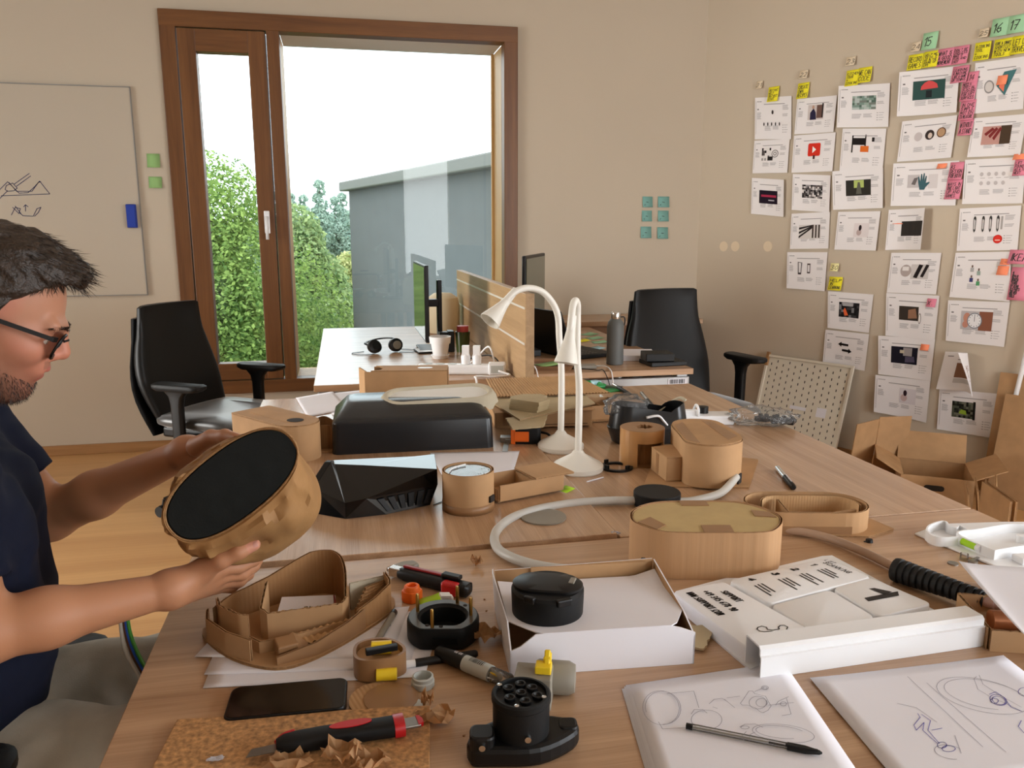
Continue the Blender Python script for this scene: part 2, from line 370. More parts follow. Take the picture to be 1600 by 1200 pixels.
M['silver'] = mat('silver_paint', (165, 165, 165), 0.4, 0.6)
M['chrome'] = mat('polished_steel', (215, 215, 215), 0.18, 1.0)
M['steel'] = mat('dull_steel', (150, 148, 144), 0.35, 1.0)
M['brass'] = mat('brass', (190, 150, 80), 0.3, 1.0)
M['black'] = mat('black_plastic', (12, 12, 13), 0.42, spec=0.35)
M['blackm'] = mat('black_matte_plastic', (15, 16, 17), 0.58, bump=0.05, bscale=400, spec=0.3)
M['blackg'] = mat('black_gloss', (10, 10, 11), 0.12)
M['inlay'] = mat('white_reflection_gloss', (236, 236, 232), 0.18, spec=0.9)  # white and glossy to paint in the window's reflection
M['rail'] = mat('pale_metal_rail', (206, 202, 194), 0.35)
M['seatpad'] = mat('glare_black_seat', (30, 30, 31), 0.36, bump=0.04, bscale=500, spec=0.8, sheen=0.5)  # lighter base and sheen added to imitate glare on the seats
M['wedge'] = mat('black_satin_plastic', (12, 13, 14), 0.14)
M['vac'] = mat('charcoal_formed_sheet', (34, 35, 37), 0.27, bump=0.03, bscale=90, spec=0.4)
M['charcoal'] = mat('charcoal_foam', (30, 33, 33), 0.85, spec=0.2, var=0.12, nscale=40, bump=0.1, bscale=300)
M['fabric'] = mat('black_chair_fabric', (25, 25, 26), 0.75, bump=0.15, bscale=700, sheen=0.25)
M['seatfab'] = mat('black_seat_fabric', (10, 10, 11), 0.46, bump=0.05, bscale=500, spec=0.32)
M['white'] = mat('white_plastic', (240, 241, 243), 0.35)
M['whitem'] = mat('white_metal_lacquer', (228, 224, 214), 0.38)
M['whitebox'] = mat('white_card', (232, 230, 236), 0.7, var=0.02, nscale=5, bump=0.05, bscale=60, spec=0.3)
M['paper'] = mat('white_paper', (232, 231, 238), 0.85, spec=0.2, var=0.012, nscale=4)
M['wallpaper'] = mat('printout_paper', (236, 232, 232), 0.85, spec=0.2)
M['ink'] = vcol('printed_ink', 0.85, spec=0.15)
M['pencil'] = mat('pencil_line', (150, 148, 160), 0.8)
M['bluepen'] = mat('blue_pen_line', (96, 88, 170), 0.7)
M['marker'] = mat('marker_ink', (26, 22, 22), 0.6)
M['bluemark'] = mat('dark_blue_marker_ink', (48, 54, 92), 0.6)
M['board'] = mat('whiteboard_enamel', (190, 177, 158), 0.6, var=0.015, nscale=2)
M['k'] = kraft('kraft_board', (180, 140, 98), axis='X')
M['kz'] = kraft('kraft_board_plain', (178, 140, 100), flute=False)
M['kd'] = kraft('kraft_board_dark', (154, 114, 74), axis='X')
M['kg'] = kraft('grey_chipboard', (176, 158, 124), flute=False, var=0.06)
M['kt'] = kraft('kraft_tape', (150, 112, 76), flute=False, var=0.04, rough=0.4, spec=0.5)
M['ke'] = mat('flute_edge', (150, 112, 72), 0.8, var=0.3, nscale=200)
M['kr'] = kraft('exposed_flute', (198, 160, 116), axis='X', rough=0.8)
M['kp'] = mat('brown_wrapping_paper', (156, 116, 72), 0.64, var=0.16, nscale=9, bump=0.35, bscale=26, spec=0.4)
M['scrap'] = mat('torn_brown_paper', (214, 170, 122), 0.7, var=0.15, nscale=30)
M['cork'] = mat('pressed_cork_board', (186, 140, 92), 0.75, var=0.42, nscale=150, bump=0.25, bscale=160)
M['yellow'] = mat('yellow_plastic', (240, 206, 40), 0.4)
M['orange'] = mat('orange_plastic', (242, 110, 30), 0.4)
M['red'] = mat('red_plastic', (196, 26, 34), 0.35)
M['green'] = mat('green_plastic', (30, 140, 70), 0.4)
M['greyp'] = mat('grey_plastic', (140, 134, 122), 0.5)
M['lgrey'] = mat('light_grey_plastic', (188, 192, 188), 0.45)
M['hose'] = mat('pale_grey_hose', (196, 194, 188), 0.42)
M['foam'] = mat('beige_filler', (188, 178, 156), 0.85, bump=0.3, bscale=120)
M['bottle'] = mat('slate_bottle', (92, 94, 92), 0.55, bump=0.05, bscale=200)
M['st_y'] = mat('sticky_yellow', (238, 226, 40), 0.85); M['st_g'] = mat('sticky_green', (164, 212, 168), 0.85)
M['st_p'] = mat('sticky_pink', (226, 134, 156), 0.85); M['st_o'] = mat('sticky_orange', (255, 150, 110), 0.85)
M['st_t'] = mat('sticky_teal', (120, 168, 160), 0.85); M['st_l'] = mat('sticky_lime', (176, 222, 40), 0.8)
M['st_b'] = mat('sticky_blue', (170, 212, 224), 0.85); M['st_c'] = mat('sticky_cream', (240, 232, 170), 0.85); M['st_dg'] = mat('sticky_leaf_green', (150, 190, 120), 0.85)
M['tab'] = mat('cream_tab', (222, 204, 176), 0.8)
M['blue'] = mat('blue_felt', (26, 58, 160), 0.7)
M['screen'] = mat('dark_screen', (70, 78, 62), 0.08)
M['glass'] = glass('window_glass', (0.96, 0.98, 0.97))
M['clear'] = glass('clear_film', (0.94, 0.94, 0.93), 1.5, 0.06, 0.10, 25, 0.08)
M['bag'] = glass('crinkled_clear_bag', (0.88, 0.88, 0.87), 1.35, 0.12, 0.6, 40, 0.07)
M['clearp'] = glass('clear_plastic', (0.93, 0.93, 0.92), 1.5, 0.04, 0, 1, 0.05)
M['peg'] = mat('pegboard_paint', (222, 214, 196), 0.6)
M['hole'] = mat('dark_slot', (40, 34, 30), 0.9)  # dark colour painted for the shade inside slots and holes

# ------------------------------------------------------------------ the room
WB = 5.03                                       # inner face of the back wall
CR = Vector((2.335, WB, 0)); WA = R(116.5)      # corner, direction of the slanted right wall (pointing to the corner)
WD = Vector((-math.cos(WA), -math.sin(WA), 0))  # along the right wall, away from the corner
WN = Vector((WD.y, -WD.x, 0))                   # normal pointing into the room
if WN.dot(Vector((0, 0, 0)) - CR) < 0: WN = -WN
RL = 4.2; CE = 2.95
def wp(s, n, z): return CR + WD * s + WN * n + Vector((0, 0, z))
def ws(px, py):                                 # where a ray of the photograph meets the right wall: (s, z)
    q = onp(px, py, CR, WN); return ((q - CR).dot(WD), q.z)
mb = MB(); mb.grid(lambda u, v: (-3.6 + 8.4 * u, -3.2 + 8.8 * v, 0), 1, 1); struct(mb.build('floor', M['floor'], solid=0.02, loc=(0, 0, -0.01)))
mb = MB(); mb.box((0.6, 1.2, CE + 0.05), (8.6, 9.0, 0.1)); struct(mb.build('ceiling', M['ceil']))
WX0, WX1, WZ0, WZ1 = -0.94, 1.095, 0.335, 2.515
mb = MB()
mb.box(((-3.6 + WX0) / 2, WB + 0.2, CE / 2), (WX0 + 3.6, 0.4, CE)); mb.box(((WX1 + 2.8) / 2, WB + 0.2, CE / 2), (2.8 - WX1, 0.4, CE))
mb.box(((WX0 + WX1) / 2, WB + 0.2, WZ0 / 2), (WX1 - WX0, 0.4, WZ0)); mb.box(((WX0 + WX1) / 2, WB + 0.2, (WZ1 + CE) / 2), (WX1 - WX0, 0.4, CE - WZ1))
struct(mb.build('wall_back', M['wall']))
mb = MB(); e = wp(RL, 0, 0)
mb.prism([tuple(wp(-0.3, 0, 0))[:2], tuple(e)[:2], tuple(wp(RL, -0.3, 0))[:2], tuple(wp(-0.3, -0.3, 0))[:2]], 0, CE); struct(mb.build('wall_right', M['wall']))
mb = MB(); ex, ey = e.x, e.y                    # side wall with the window that lights the table from the right
for y0, y1, z0, z1 in ((0.75, ey + 0.1, 0, CE), (-3.2, -1.85, 0, CE), (-1.85, 0.75, 0, 0.45), (-1.85, 0.75, 2.55, CE)): mb.box((ex + 0.15, (y0 + y1) / 2, (z0 + z1) / 2), (0.3, y1 - y0, z1 - z0))
struct(mb.build('wall_side', M['wall']))
mb = MB()
for x0, x1, z0, z1 in ((-3.6, 1.06, 0, CE), (1.82, 2.62, 0, CE), (1.06, 1.82, 0, 0.3), (1.06, 1.82, 2.6, CE), (4.25, 4.8, 0, CE), (2.62, 4.25, 0, 0.55), (2.62, 4.25, 2.55, CE)): mb.box(((x0 + x1) / 2, -3.1, (z0 + z1) / 2), (x1 - x0, 0.2, z1 - z0))
struct(mb.build('wall_front', M['wall']))
mb = MB()
for y0, y1, z0, z1 in ((-3.2, 2.0, 0, CE), (3.8, WB + 0.3, 0, CE), (2.0, 3.8, 2.4, CE), (2.0, 3.8, 0, 0.3)): mb.box((-3.55, (y0 + y1) / 2, (z0 + z1) / 2), (0.1, y1 - y0, z1 - z0))
struct(mb.build('wall_left', M['wall']))
mb = MB(); mb.box(((-3.5 + 2.3) / 2, WB - 0.007, 0.03), (5.8, 0.014, 0.06)); struct(mb.build('baseboard_back', M['skirt'], bevel=0.003))
mb = MB(); a, b = wp(0.02, 0.007, 0.03), wp(RL, 0.007, 0.03); mb.bar(a, b, 0.014, 0.06); struct(mb.build('baseboard_right', M['skirt'], bevel=0.003))

# window: casement on the left flush with the wall, fixed light on the right set back in its reveal
win = thing('window_1', None, None, (0, WB, 0)); struct(win)
FW = 0.085; MX = -0.335                         # frame face width, centre of the mullion
def part(name, c, d, m, bev=0.004, par=win): mb = MB(); mb.box(c, d); return mb.build(name, m, par, bevel=bev)
part('frame_head', ((WX0 + WX1) / 2, 0.02, WZ1 - 0.045), (WX1 - WX0, 0.10, 0.09), M['winwoodx'])
part('frame_sill', ((WX0 + WX1) / 2, 0.02, WZ0 + 0.04), (WX1 - WX0, 0.10, 0.08), M['winwoodx'])
part('frame_jamb', (WX0 + FW / 2, 0.02, (WZ0 + WZ1) / 2), (FW, 0.098, WZ1 - WZ0), M['winwood'])
part('frame_jamb', (WX1 - FW / 2, 0.02, (WZ0 + WZ1) / 2), (FW, 0.098, WZ1 - WZ0), M['winwood'])
part('mullion', (MX, 0.022, (WZ0 + WZ1) / 2), (0.07, 0.098, WZ1 - WZ0 - 0.1), M['winwood'])
sx0, sx1, sz0, sz1 = WX0 + FW + 0.006, MX - 0.035 - 0.006, WZ0 + 0.086, WZ1 - 0.096
sash = part('sash_stile', (sx0 + 0.048, 0.012, (sz0 + sz1) / 2), (0.096, 0.09, sz1 - sz0), M['winwood'])
part('sash_stile', (sx1 - 0.048, 0.012, (sz0 + sz1) / 2), (0.096, 0.09, sz1 - sz0), M['winwood'])
part('sash_rail', ((sx0 + sx1) / 2, 0.012, sz0 + 0.05), (sx1 - sx0 - 0.19, 0.088, 0.10), M['winwoodx'])
part('sash_rail', ((sx0 + sx1) / 2, 0.012, sz1 - 0.06), (sx1 - sx0 - 0.19, 0.088, 0.12), M['winwoodx'])
part('sash_pane', ((sx0 + sx1) / 2, 0.035, (sz0 + sz1) / 2), (sx1 - sx0 - 0.18, 0.006, sz1 - sz0 - 0.2), M['glass'], 0)
hd = part('handle_plate', (sx1 - 0.045, -0.037, 1.36), (0.032, 0.010, 0.13), M['white'], 0.004); hd['label'] = 'white window handle'
mb = MB(); mb.tube([(sx1 - 0.045, -0.04, 1.385), (sx1 - 0.045, -0.07, 1.385)], 0.009, 12); mb.tube([(sx1 - 0.045, -0.072, 1.393), (sx1 - 0.045, -0.074, 1.26)], [0.011, 0.009], 10); mb.build('handle_lever', M['white'], hd, smooth=True)
fx0, fx1, fz0, fz1 = MX + 0.035, WX1 - FW, WZ0 + 0.08, WZ1 - 0.09
RV = 0.30
part('reveal_panel', (fx1 + 0.012, 0.07 + RV / 2, (fz0 + fz1) / 2), (0.024, RV, fz1 - fz0), M['reveal'], 0.002)
part('reveal_panel', (fx0 - 0.012, 0.07 + RV / 2, (fz0 + fz1) / 2), (0.024, RV, fz1 - fz0), M['reveal'], 0.002)
part('reveal_soffit', ((fx0 + fx1) / 2, 0.07 + RV / 2, fz1 + 0.012), (fx1 - fx0, RV, 0.024), M['ceil'], 0.002)
part('reveal_sill', ((fx0 + fx1) / 2, 0.07 + RV / 2, fz0 - 0.012), (fx1 - fx0, RV, 0.024), M['reveal'], 0.002)
part('fixed_pane', ((fx0 + fx1) / 2, 0.07 + RV - 0.02, (fz0 + fz1) / 2), (fx1 - fx0, 0.006, fz1 - fz0), M['glass'], 0)
part('glazing_bead', (fx1 - 0.008, 0.07 + RV - 0.04, (fz0 + fz1) / 2), (0.016, 0.03, fz1 - fz0), M['reveal'], 0.002)

# ------------------------------------------------------------------ outside
M['render'] = mat('dark_render_wall', (82, 88, 91), 0.9, var=0.06, nscale=3, bump=0.2, bscale=20)
M['roofmetal'] = mat('zinc_edge', (92, 96, 95), 0.5, 0.2)
M['whiter'] = mat('pale_render', (150, 150, 146), 0.9)
M['lawn'] = mat('lawn', (92, 108, 64), 0.95, var=0.2, nscale=0.5)
M['path'] = mat('gravel_path', (150, 138, 116), 0.95, var=0.08, nscale=2)
M['leaf'] = vcol('foliage', 0.7, spec=0.15)
_nt = M['leaf'].node_tree; _tl = _nt.nodes.new('ShaderNodeBsdfTranslucent'); _mx = _nt.nodes.new('ShaderNodeMixShader'); _mx.inputs[0].default_value = 0.4
_nt.links.new([n for n in _nt.nodes if n.type == 'VERTEX_COLOR'][0].outputs[0], _tl.inputs[0]); _nt.links.new(_nt.nodes['Principled BSDF'].outputs[0], _mx.inputs[1]); _nt.links.new(_tl.outputs[0], _mx.inputs[2]); _nt.links.new(_mx.outputs[0], _nt.nodes['Material Output'].inputs[0])
M['bark'] = mat('bark', (96, 82, 66), 0.9, bump=0.5, bscale=12)
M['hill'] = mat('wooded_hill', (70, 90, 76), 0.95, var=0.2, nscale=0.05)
mb = MB(); mb.grid(lambda u, v: (-120 + 240 * u, 6.5 + 120 * v, -5.0), 4, 4); struct(mb.build('ground', M['lawn']))
mb = MB(); mb.prism([(1.0, 30), (4.2, 30), (3.0, 62), (-2, 80), (-6, 80), (0.4, 55)], -4.99, -4.95); struct(mb.build('trim_1', M['path']))
mb = MB(); mb.grid(lambda u, v: (-110 + 200 * u, 120 + 60 * v, -8 + 12.5 * math.sin(PI * min(1, v * 1.2) * 0.5) + 3.0 * math.sin(u * 9) * v), 24, 6); struct(mb.build('hill', M['hill'], smooth=True))
def bdir():
    a = YAW - R(26.5); return Vector((math.sin(a), math.cos(a), 0))
bd = bdir(); b0 = pd(545, 300, 14.0); b0.z = 0; bn = Vector((bd.y, -bd.x, 0))
bl = thing('neighbouring_building', 'dark grey rendered building with zinc roof edge beyond the fixed window', 'building', (b0.x, b0.y, -5), math.atan2(bd.y, bd.x))
mb = MB(); mb.box((-3.4, -4, 3.5), (6.8, 8, 6.95)); mb.build('wall', M['render'], bl)
mb = MB(); mb.box((-3.4, -4, 7.05), (7.0, 8.3, 0.16)); mb.build('roof_edge', M['roofmetal'], bl, bevel=0.02)
mb = MB(); mb.box((1.0, -3.5, 1.9), (1.7, 7, 3.8)); mb.box((1.0, -3.5, 3.84), (1.9, 7.2, 0.12)); tag(mb.build('annex', M['whiter'], bl), 'low white annex at the end of the wall')
def tree(name, label, x, y, z0, zt, rad, n, ls, c1, c2, seed, lobes=9, group=None, flat=1.0):
    rn = np.random.default_rng(seed); h = zt - z0
    root = thing(name, label, 'tree', (x, y, z0), 0, group)
    cs = []
    for i in range(lobes):
        t = 0.28 + 0.62 * (i + 0.5) / lobes; r = rad * (0.62 if lobes > 1 else 1) * (1.15 - 0.75 * max(0, t - 0.35) / 0.6); a = rn.uniform(0, 2 * PI); d = rad * 0.62 * (1.1 - t) * rn.uniform(0.6, 1.1)
        cs.append((d * math.cos(a), d * math.sin(a), h * t, r))
    cs.append((0, 0, h - rad * 0.35, rad * 0.36)); cs.append((0, 0, h * 0.55, rad * 0.9))
    cs = np.array(cs); w = cs[:, 3] ** 2; k = rn.choice(len(cs), n, p=w / w.sum())
    d = rn.normal(size=(n, 3)); d /= np.linalg.norm(d, axis=1)[:, None]
    P = cs[k, :3] + d * (cs[k, 3] * rn.uniform(0.72, 1.05, n) ** 0.8)[:, None] * np.array([1, 1, 0.9])
    nor = d * 0.7 + rn.normal(size=(n, 3)) * 0.5 + np.array([0, 0, 0.45]); nor /= np.linalg.norm(nor, axis=1)[:, None]
    t1 = np.cross(nor, rn.normal(size=(n, 3))); t1 /= np.linalg.norm(t1, axis=1)[:, None]; t2 = np.cross(nor, t1)
    s = ls * rn.uniform(0.6, 1.3, n)[:, None]
    V = np.stack([P - t1 * s, P + t2 * s * 0.55, P + t1 * s, P - t2 * s * 0.55], 1).reshape(-1, 3)
    me = bpy.data.meshes.new('foliage'); me.vertices.add(4 * n); me.vertices.foreach_set('co', V.ravel()); me.loops.add(4 * n); me.loops.foreach_set('vertex_index', np.arange(4 * n))
    me.polygons.add(n); me.polygons.foreach_set('loop_start', np.arange(n) * 4); me.polygons.foreach_set('loop_total', np.full(n, 4)); me.update()
    f = np.clip(rn.normal(0.5, 0.28, n), 0, 1)[:, None]; lc = 0.80 * np.array(s2l(c1)) * (1 - f) + 0.80 * np.array(s2l(c2)) * f
    ca = me.color_attributes.new('Col', 'BYTE_COLOR', 'CORNER'); ca.data.foreach_set('color', np.repeat(np.hstack([lc, np.ones((n, 1))]), 4, 0).ravel().astype(np.float32))
    me.materials.append(M['leaf']); o = bpy.data.objects.new('foliage', me); COL.objects.link(o); o.parent = root; o['kind'] = 'stuff'
    mb = MB(); mb.tube([(0, 0, -0.2), (0.05, 0, h * 0.3), (0, 0.04, h * 0.62), (0, 0, h * 0.9)], [rad * 0.09 + 0.05, rad * 0.07, rad * 0.045, 0.02], 8); mb.build('trunk', M['bark'], root, smooth=True)
    return root
tree('leafy_tree', 'tall mid green tree filling the middle of the casement window', -2.30, 15.5, -5, 2.75, 2.8, 90000, 0.045, (84, 120, 62), (176, 206, 116), 3)
tree('leafy_tree', 'pale silvery green tree low at the left of the casement window', -2.75, 11.6, -5, 1.35, 1.55, 60000, 0.036, (150, 168, 122), (232, 238, 200), 4)
tree('leafy_tree', 'tall pale tree peeping in at the upper left of the casement window', -4.6, 19.0, -5, 4.3, 2.2, 22000, 0.075, (130, 156, 96), (206, 220, 150), 5)
tree('leafy_tree', 'hazy green tree just right of the window mullion', -1.15, 21.0, -5, 2.0, 1.9, 36000, 0.07, (116, 148, 104), (186, 208, 146), 6)
tree('leafy_tree', 'yellow green tree against the corner of the grey building', 0.35, 26.0, -5, 0.7, 2.2, 36000, 0.08, (148, 166, 104), (220, 222, 160), 8)
rr = random.Random(5)
far0 = None
for i in range(13):
    X = -10.5 + i * 1.35 + rr.uniform(-0.4, 0.4); Y = 118 + 7.5 * (i % 3) + rr.uniform(-1, 1); S = rr.uniform(0.85, 1.2)
    if far0 is None: far0 = tree('distant_tree', 'haze-tinted bluish green tree on the far wooded hill beyond the window', X, Y, -5.0, 5.6, 1.7, 3000, 0.26, (140, 172, 160), (196, 218, 206), 11, 9, 'trees on the far hill'); far0.scale = (S, S, S)  # aerial haze is put into the pale bluish leaf colours
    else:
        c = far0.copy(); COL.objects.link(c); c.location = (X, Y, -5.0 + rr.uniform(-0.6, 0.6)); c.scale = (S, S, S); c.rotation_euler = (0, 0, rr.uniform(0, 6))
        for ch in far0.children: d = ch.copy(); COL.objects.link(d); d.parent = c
# ------------------------------------------------------------------ desks
TX0, TX1, TC, TY0, TS, TY1 = -0.283, 1.285, 0.500, 0.57, 1.372, 2.79
ZT, ZL = 0.74, 0.746
def desk(name, label, x0, x1, y0, y1, zt, grain, legs=True, th=0.025):
    r = thing(name, label, 'desk', ((x0 + x1) / 2, (y0 + y1) / 2, 0)); w, d = x1 - x0, y1 - y0
    mb = MB(); mb.box((0, 0, zt - th / 2), (w, d, th)); mb.build('desk_top', M[grain], r, bevel=0.0015)
    mb = MB(); mb.box((0, 0, zt - th - 0.02), (w - 0.16, 0.04, 0.04)); mb.build('crossbar', M['silver'], r)
    for sx in (-1, 1):
        for sy in (-1, 1):
            mb = MB(); mb.box((sx * (w / 2 - 0.05), sy * (d / 2 - 0.05), (zt - th) / 2), (0.05, 0.05, zt - th)); mb.build('leg', M['silver'], r, bevel=0.004)
    return r
desk('work_desk', 'wood grain desk nearest the viewer under the sketches and cardboard hull', TX0, TX1, TY0, TS - 0.006, ZT, 'deskX')
dl = desk('work_desk', 'left rear wood grain desk with cable grommet under the black housings', TX0, TC - 0.002, TS + 0.004, TY1, ZL, 'deskY')
desk('work_desk', 'right rear wood grain desk beside the wall of printouts', TC + 0.003, TX1, TS + 0.0, TY1, ZT, 'deskY')
mb = MB(); mb.lathe([(0.001, 0.0), (0.046, 0.0), (0.046, 0.003), (0.040, 0.0042), (0.001, 0.0036)], 36); g = mb.build('cable_grommet', M['greyp'], dl, smooth='auto', loc=(0.381 - (TX0 + TC) / 2, 1.486 - (TS + TY1) / 2, ZL)); g['label'] = 'round grey cable grommet'
# far pair of desks
def far_desk(label, x0, x1, y0, y1, side):
    r = thing('far_desk', label, 'desk', ((x0 + x1) / 2, (y0 + y1) / 2, 0)); w, d = x1 - x0, y1 - y0
    mb = MB(); mb.box((0, 0, 0.7275), (w, d, 0.025)); mb.build('desk_top', M['deskX'], r, bevel=0.0015)
    mb = MB(); mb.box((0, -d / 2 + 0.03, 0.668), (w - 0.02, 0.03, 0.07)); bm_ = mb.build('end_beam', M['silver'], r, bevel=0.004)
    mb = MB(); x = side * (w / 2 - 0.065) if side > 0 else -w / 2 + 0.06; mb.box((x, -d / 2 + 0.0135, 0.672), (0.085, 0.002, 0.05)); lb = mb.build('label_sticker', M['paper'], bm_)
    mb = MB(); q = random.Random(3)
    xx = x - 0.035
    while xx < x + 0.033: wv = q.choice((0.001, 0.002, 0.004)); mb.box((xx, -d / 2 + 0.0122, 0.684), (wv, 0.0006, 0.018)); xx += wv + q.choice((0.0015, 0.003))
    mb.build('barcode', M['marker'], bm_)
    for sx in (-1, 1):
        for sy in (-1, 1): mb = MB(); mb.box((sx * (w / 2 - 0.04), sy * (d / 2 - 0.05), 0.3575), (0.05, 0.05, 0.715)); mb.build('leg', M['silver'], r, bevel=0.004)
    mb = MB(); mb.tube([(0.05 * side, -d / 2 + 0.05, 0.705), (0.05 * side, -d / 2 + 0.05, 0.716)], 0.02, 12); mb.build('levelling_knob', M['steel'], r)
    return r
far_desk('pale desk by the window under the headphones and monitor, left of the divider', -0.122, 0.655, 3.04, 4.84, -1)
far_desk('wood grain desk right of the divider under laptop and slate bottle', 0.700, 1.443, 3.10, 4.58, 1)
dv = thing('desk_divider', 'upright wood grain divider panel between the two far desks', 'divider', (0.6775, 3.79, 0))
mb = MB(); mb.box((0, 0, 0.77), (0.034, 1.82, 0.63)); mb.build('panel', M['divider'], dv, bevel=0.002)
for z in (0.895, 1.03):
    for sx in (-1, 1): mb = MB(); mb.box((sx * 0.0175, 0, z), (0.003, 1.80, 0.008)); mb.build('rail', M['rail'], dv)
for y in (-0.7, 0.7): mb = MB(); mb.box((0, y, 0.228), (0.033, 0.05, 0.455)); mb.build('foot', M['silver'], dv)
sb = thing('low_cabinet', 'low brown wooden cabinet along the back wall behind the bottle', 'cabinet', (1.68, 4.80, 0))
mb = MB(); mb.box((0, 0, 0.37), (0.98, 0.36, 0.74)); mb.build('body', M['edge'], sb, bevel=0.003)
mb = MB(); mb.box((0, 0, 0.755), (1.02, 0.40, 0.03)); mb.build('cabinet_top', M['deskX'], sb, bevel=0.003)

# ------------------------------------------------------------------ office chairs
def chair(label, loc, rz, back_w=0.44, armz=0.645, seatz=0.48, topz=0.965, far=0.0):
    armz0 = armz
    r = thing('office_chair', label, 'chair', (loc[0], loc[1], 0), rz)     # faces local +X
    rings = []
    for k in range(13):                                                     # backrest: thick shell, curved both ways
        t = k / 12; z = seatz - 0.03 + t * (topz - seatz + 0.03); x = -0.20 - 0.10 * t - 0.035 * math.sin(PI * t); w = back_w * (0.45 + 0.06 * math.sin(PI * min(1, t * 1.3)) - 0.10 * max(0, t - 0.35))
        th = 0.022 + 0.022 * math.sin(PI * min(1, 0.15 + t * 0.9)); ring = []
        for i in range(24):
            a = 2 * PI * i / 24; ca, sa = math.cos(a), math.sin(a); yy = w * math.copysign(abs(sa) ** 0.55, sa); xx = th * math.copysign(abs(ca) ** 0.6, ca) + 0.035 * (yy / w) ** 2
            ring.append((x + xx, yy, z))
        rings.append(ring)
    c0 = [(x, y * 0.9, z + 0.008) for x, y, z in rings[-1]]; rings.append(c0)
    mb = MB(); mb.loft(rings); mb.build('backrest', M['seatfab'], r, smooth='auto', angle=60)
    rings = []
    for k in range(11):
        t = k / 10; z = seatz - 0.10 + t * (topz - seatz + 0.05); x = -0.235 - 0.10 * t - 0.035 * math.sin(PI * t); w = back_w * (0.46 + 0.06 * math.sin(PI * min(1, t * 1.3)) - 0.10 * max(0, t - 0.35)); ring = []
        for i in range(20):
            a = 2 * PI * i / 20; ca, sa = math.cos(a), math.sin(a); yy = w * math.copysign(abs(sa) ** 0.5, sa); ring.append((x + 0.022 * ca + 0.03 * (yy / w) ** 2, yy, z))
        rings.append(ring)
    mb = MB(); mb.loft(rings); mb.build('back_shell', M['black'], r, smooth='auto', angle=60)
    rings = []
    for s, z in ((0.90, seatz - 0.055), (0.99, seatz - 0.04), (1.0, seatz - 0.015), (0.93, seatz), (0.6, seatz + 0.004)):
        rings.append([(0.02 + x * s, y * s, z - (0.03 * max(0, (x - 0.1) / 0.15) ** 2)) for x, y in rrect(0.50, 0.50, 0.12, 6)])
    mb = MB(); mb.loft(rings); mb.build('seat', M['seatpad'], r, smooth='auto', angle=60)
    mb = MB(); mb.box((0, 0, seatz - 0.085), (0.36, 0.40, 0.05)); mb.box((0.0, 0, seatz - 0.13), (0.20, 0.16, 0.06)); mb.build('mechanism', M['black'], r, bevel=0.012)
    for s in (-1, 1):
        armz = armz0 - (far if s > 0 else 0)
        mb = MB(); mb.loft([[(0.02 + x * k, s * 0.29 + y * k, z + 0.006 * (x / 0.13) ** 2) for x, y in rrect(0.27, 0.09, 0.04, 5)] for k, z in ((0.88, armz - 0.028), (1.0, armz - 0.018), (1.0, armz - 0.006), (0.92, armz))])
        ar = mb.build('armrest', M['blackm'], r, smooth='auto', angle=50)
        mb = MB(); mb.loft([[(0.0 + x, s * 0.285 + y, z) for x, y in rrect(w_, 0.035, 0.012, 3)] for w_, z in ((0.055, seatz - 0.09), (0.06, armz - 0.09), (0.075, armz - 0.055), (0.13, armz - 0.025))]); mb.bar((0, s * 0.285, seatz - 0.085), (0, s * 0.1, seatz - 0.10), 0.06, 0.03)
        mb.build('arm_post', M['black'], ar, smooth='auto')
    mb = MB(); mb.tube([(0, 0, 0.10), (0, 0, seatz - 0.12)], [0.03, 0.022], 16); mb.build('gas_column', M['black'], r, smooth='auto')
    for k in range(5):
        a = 2 * PI * k / 5 + 0.35; ca, sa = math.cos(a), math.sin(a)
        mb = MB(); mb.tube([(0.02 * ca, 0.02 * sa, 0.12), (0.15 * ca, 0.15 * sa, 0.105), (0.29 * ca, 0.29 * sa, 0.075)], [0.026, 0.022, 0.016], 8); lg = mb.build('base_arm', M['black'], r, smooth='auto')
        mb = MB(); mb.lathe([(0.006, -0.024), (0.026, -0.024), (0.028, -0.012), (0.028, 0.012), (0.026, 0.024), (0.006, 0.024)], 16, (0.30 * ca, 0.30 * sa, 0.028), ax='Y'); mb.tube([(0.30 * ca, 0.30 * sa, 0.03), (0.29 * ca, 0.29 * sa, 0.08)], 0.009, 8); mb.build('caster', M['black'], lg, smooth='auto')
    return r
chair('black office chair standing empty in front of the window', (-0.59, 3.93), math.atan2(-0.52, 0.85), back_w=0.50)
chair('black office chair standing in the corner beside the slate bottle', (1.69, 3.60), math.atan2(-0.97, 0.24), back_w=0.50, armz=0.69, topz=1.01)
# ------------------------------------------------------------------ back wall: whiteboard, eraser, notes
def wallpt(px, py, off): return onp(px, py, (0, WB - off, 0), (0, 1, 0))
wbd = thing('whiteboard', 'large magnetic whiteboard with two ink sketches left of the window', 'whiteboard', (0, WB - 0.001, 0))
mb = MB(); mb.box((-1.76, -0.008, 1.52), (1.28, 0.016, 1.15)); mb.build('panel', M['board'], wbd, bevel=0.002)
mb = MB()
for d, s in (((-1.76, -0.010, 2.097), (1.284, 0.02, 0.004)), ((-1.76, -0.010, 0.943), (1.284, 0.02, 0.004)), ((-1.119, -0.010, 1.52), (0.004, 0.02, 1.158)), ((-2.402, -0.010, 1.52), (0.004, 0.02, 1.158))): mb.box(d, s)
mb.build('edge_trim', M['silver'], wbd)
def wl(pts): return [(lambda p: (p.x, p.z))(wallpt(x, y, 0.017)) for x, y in pts]
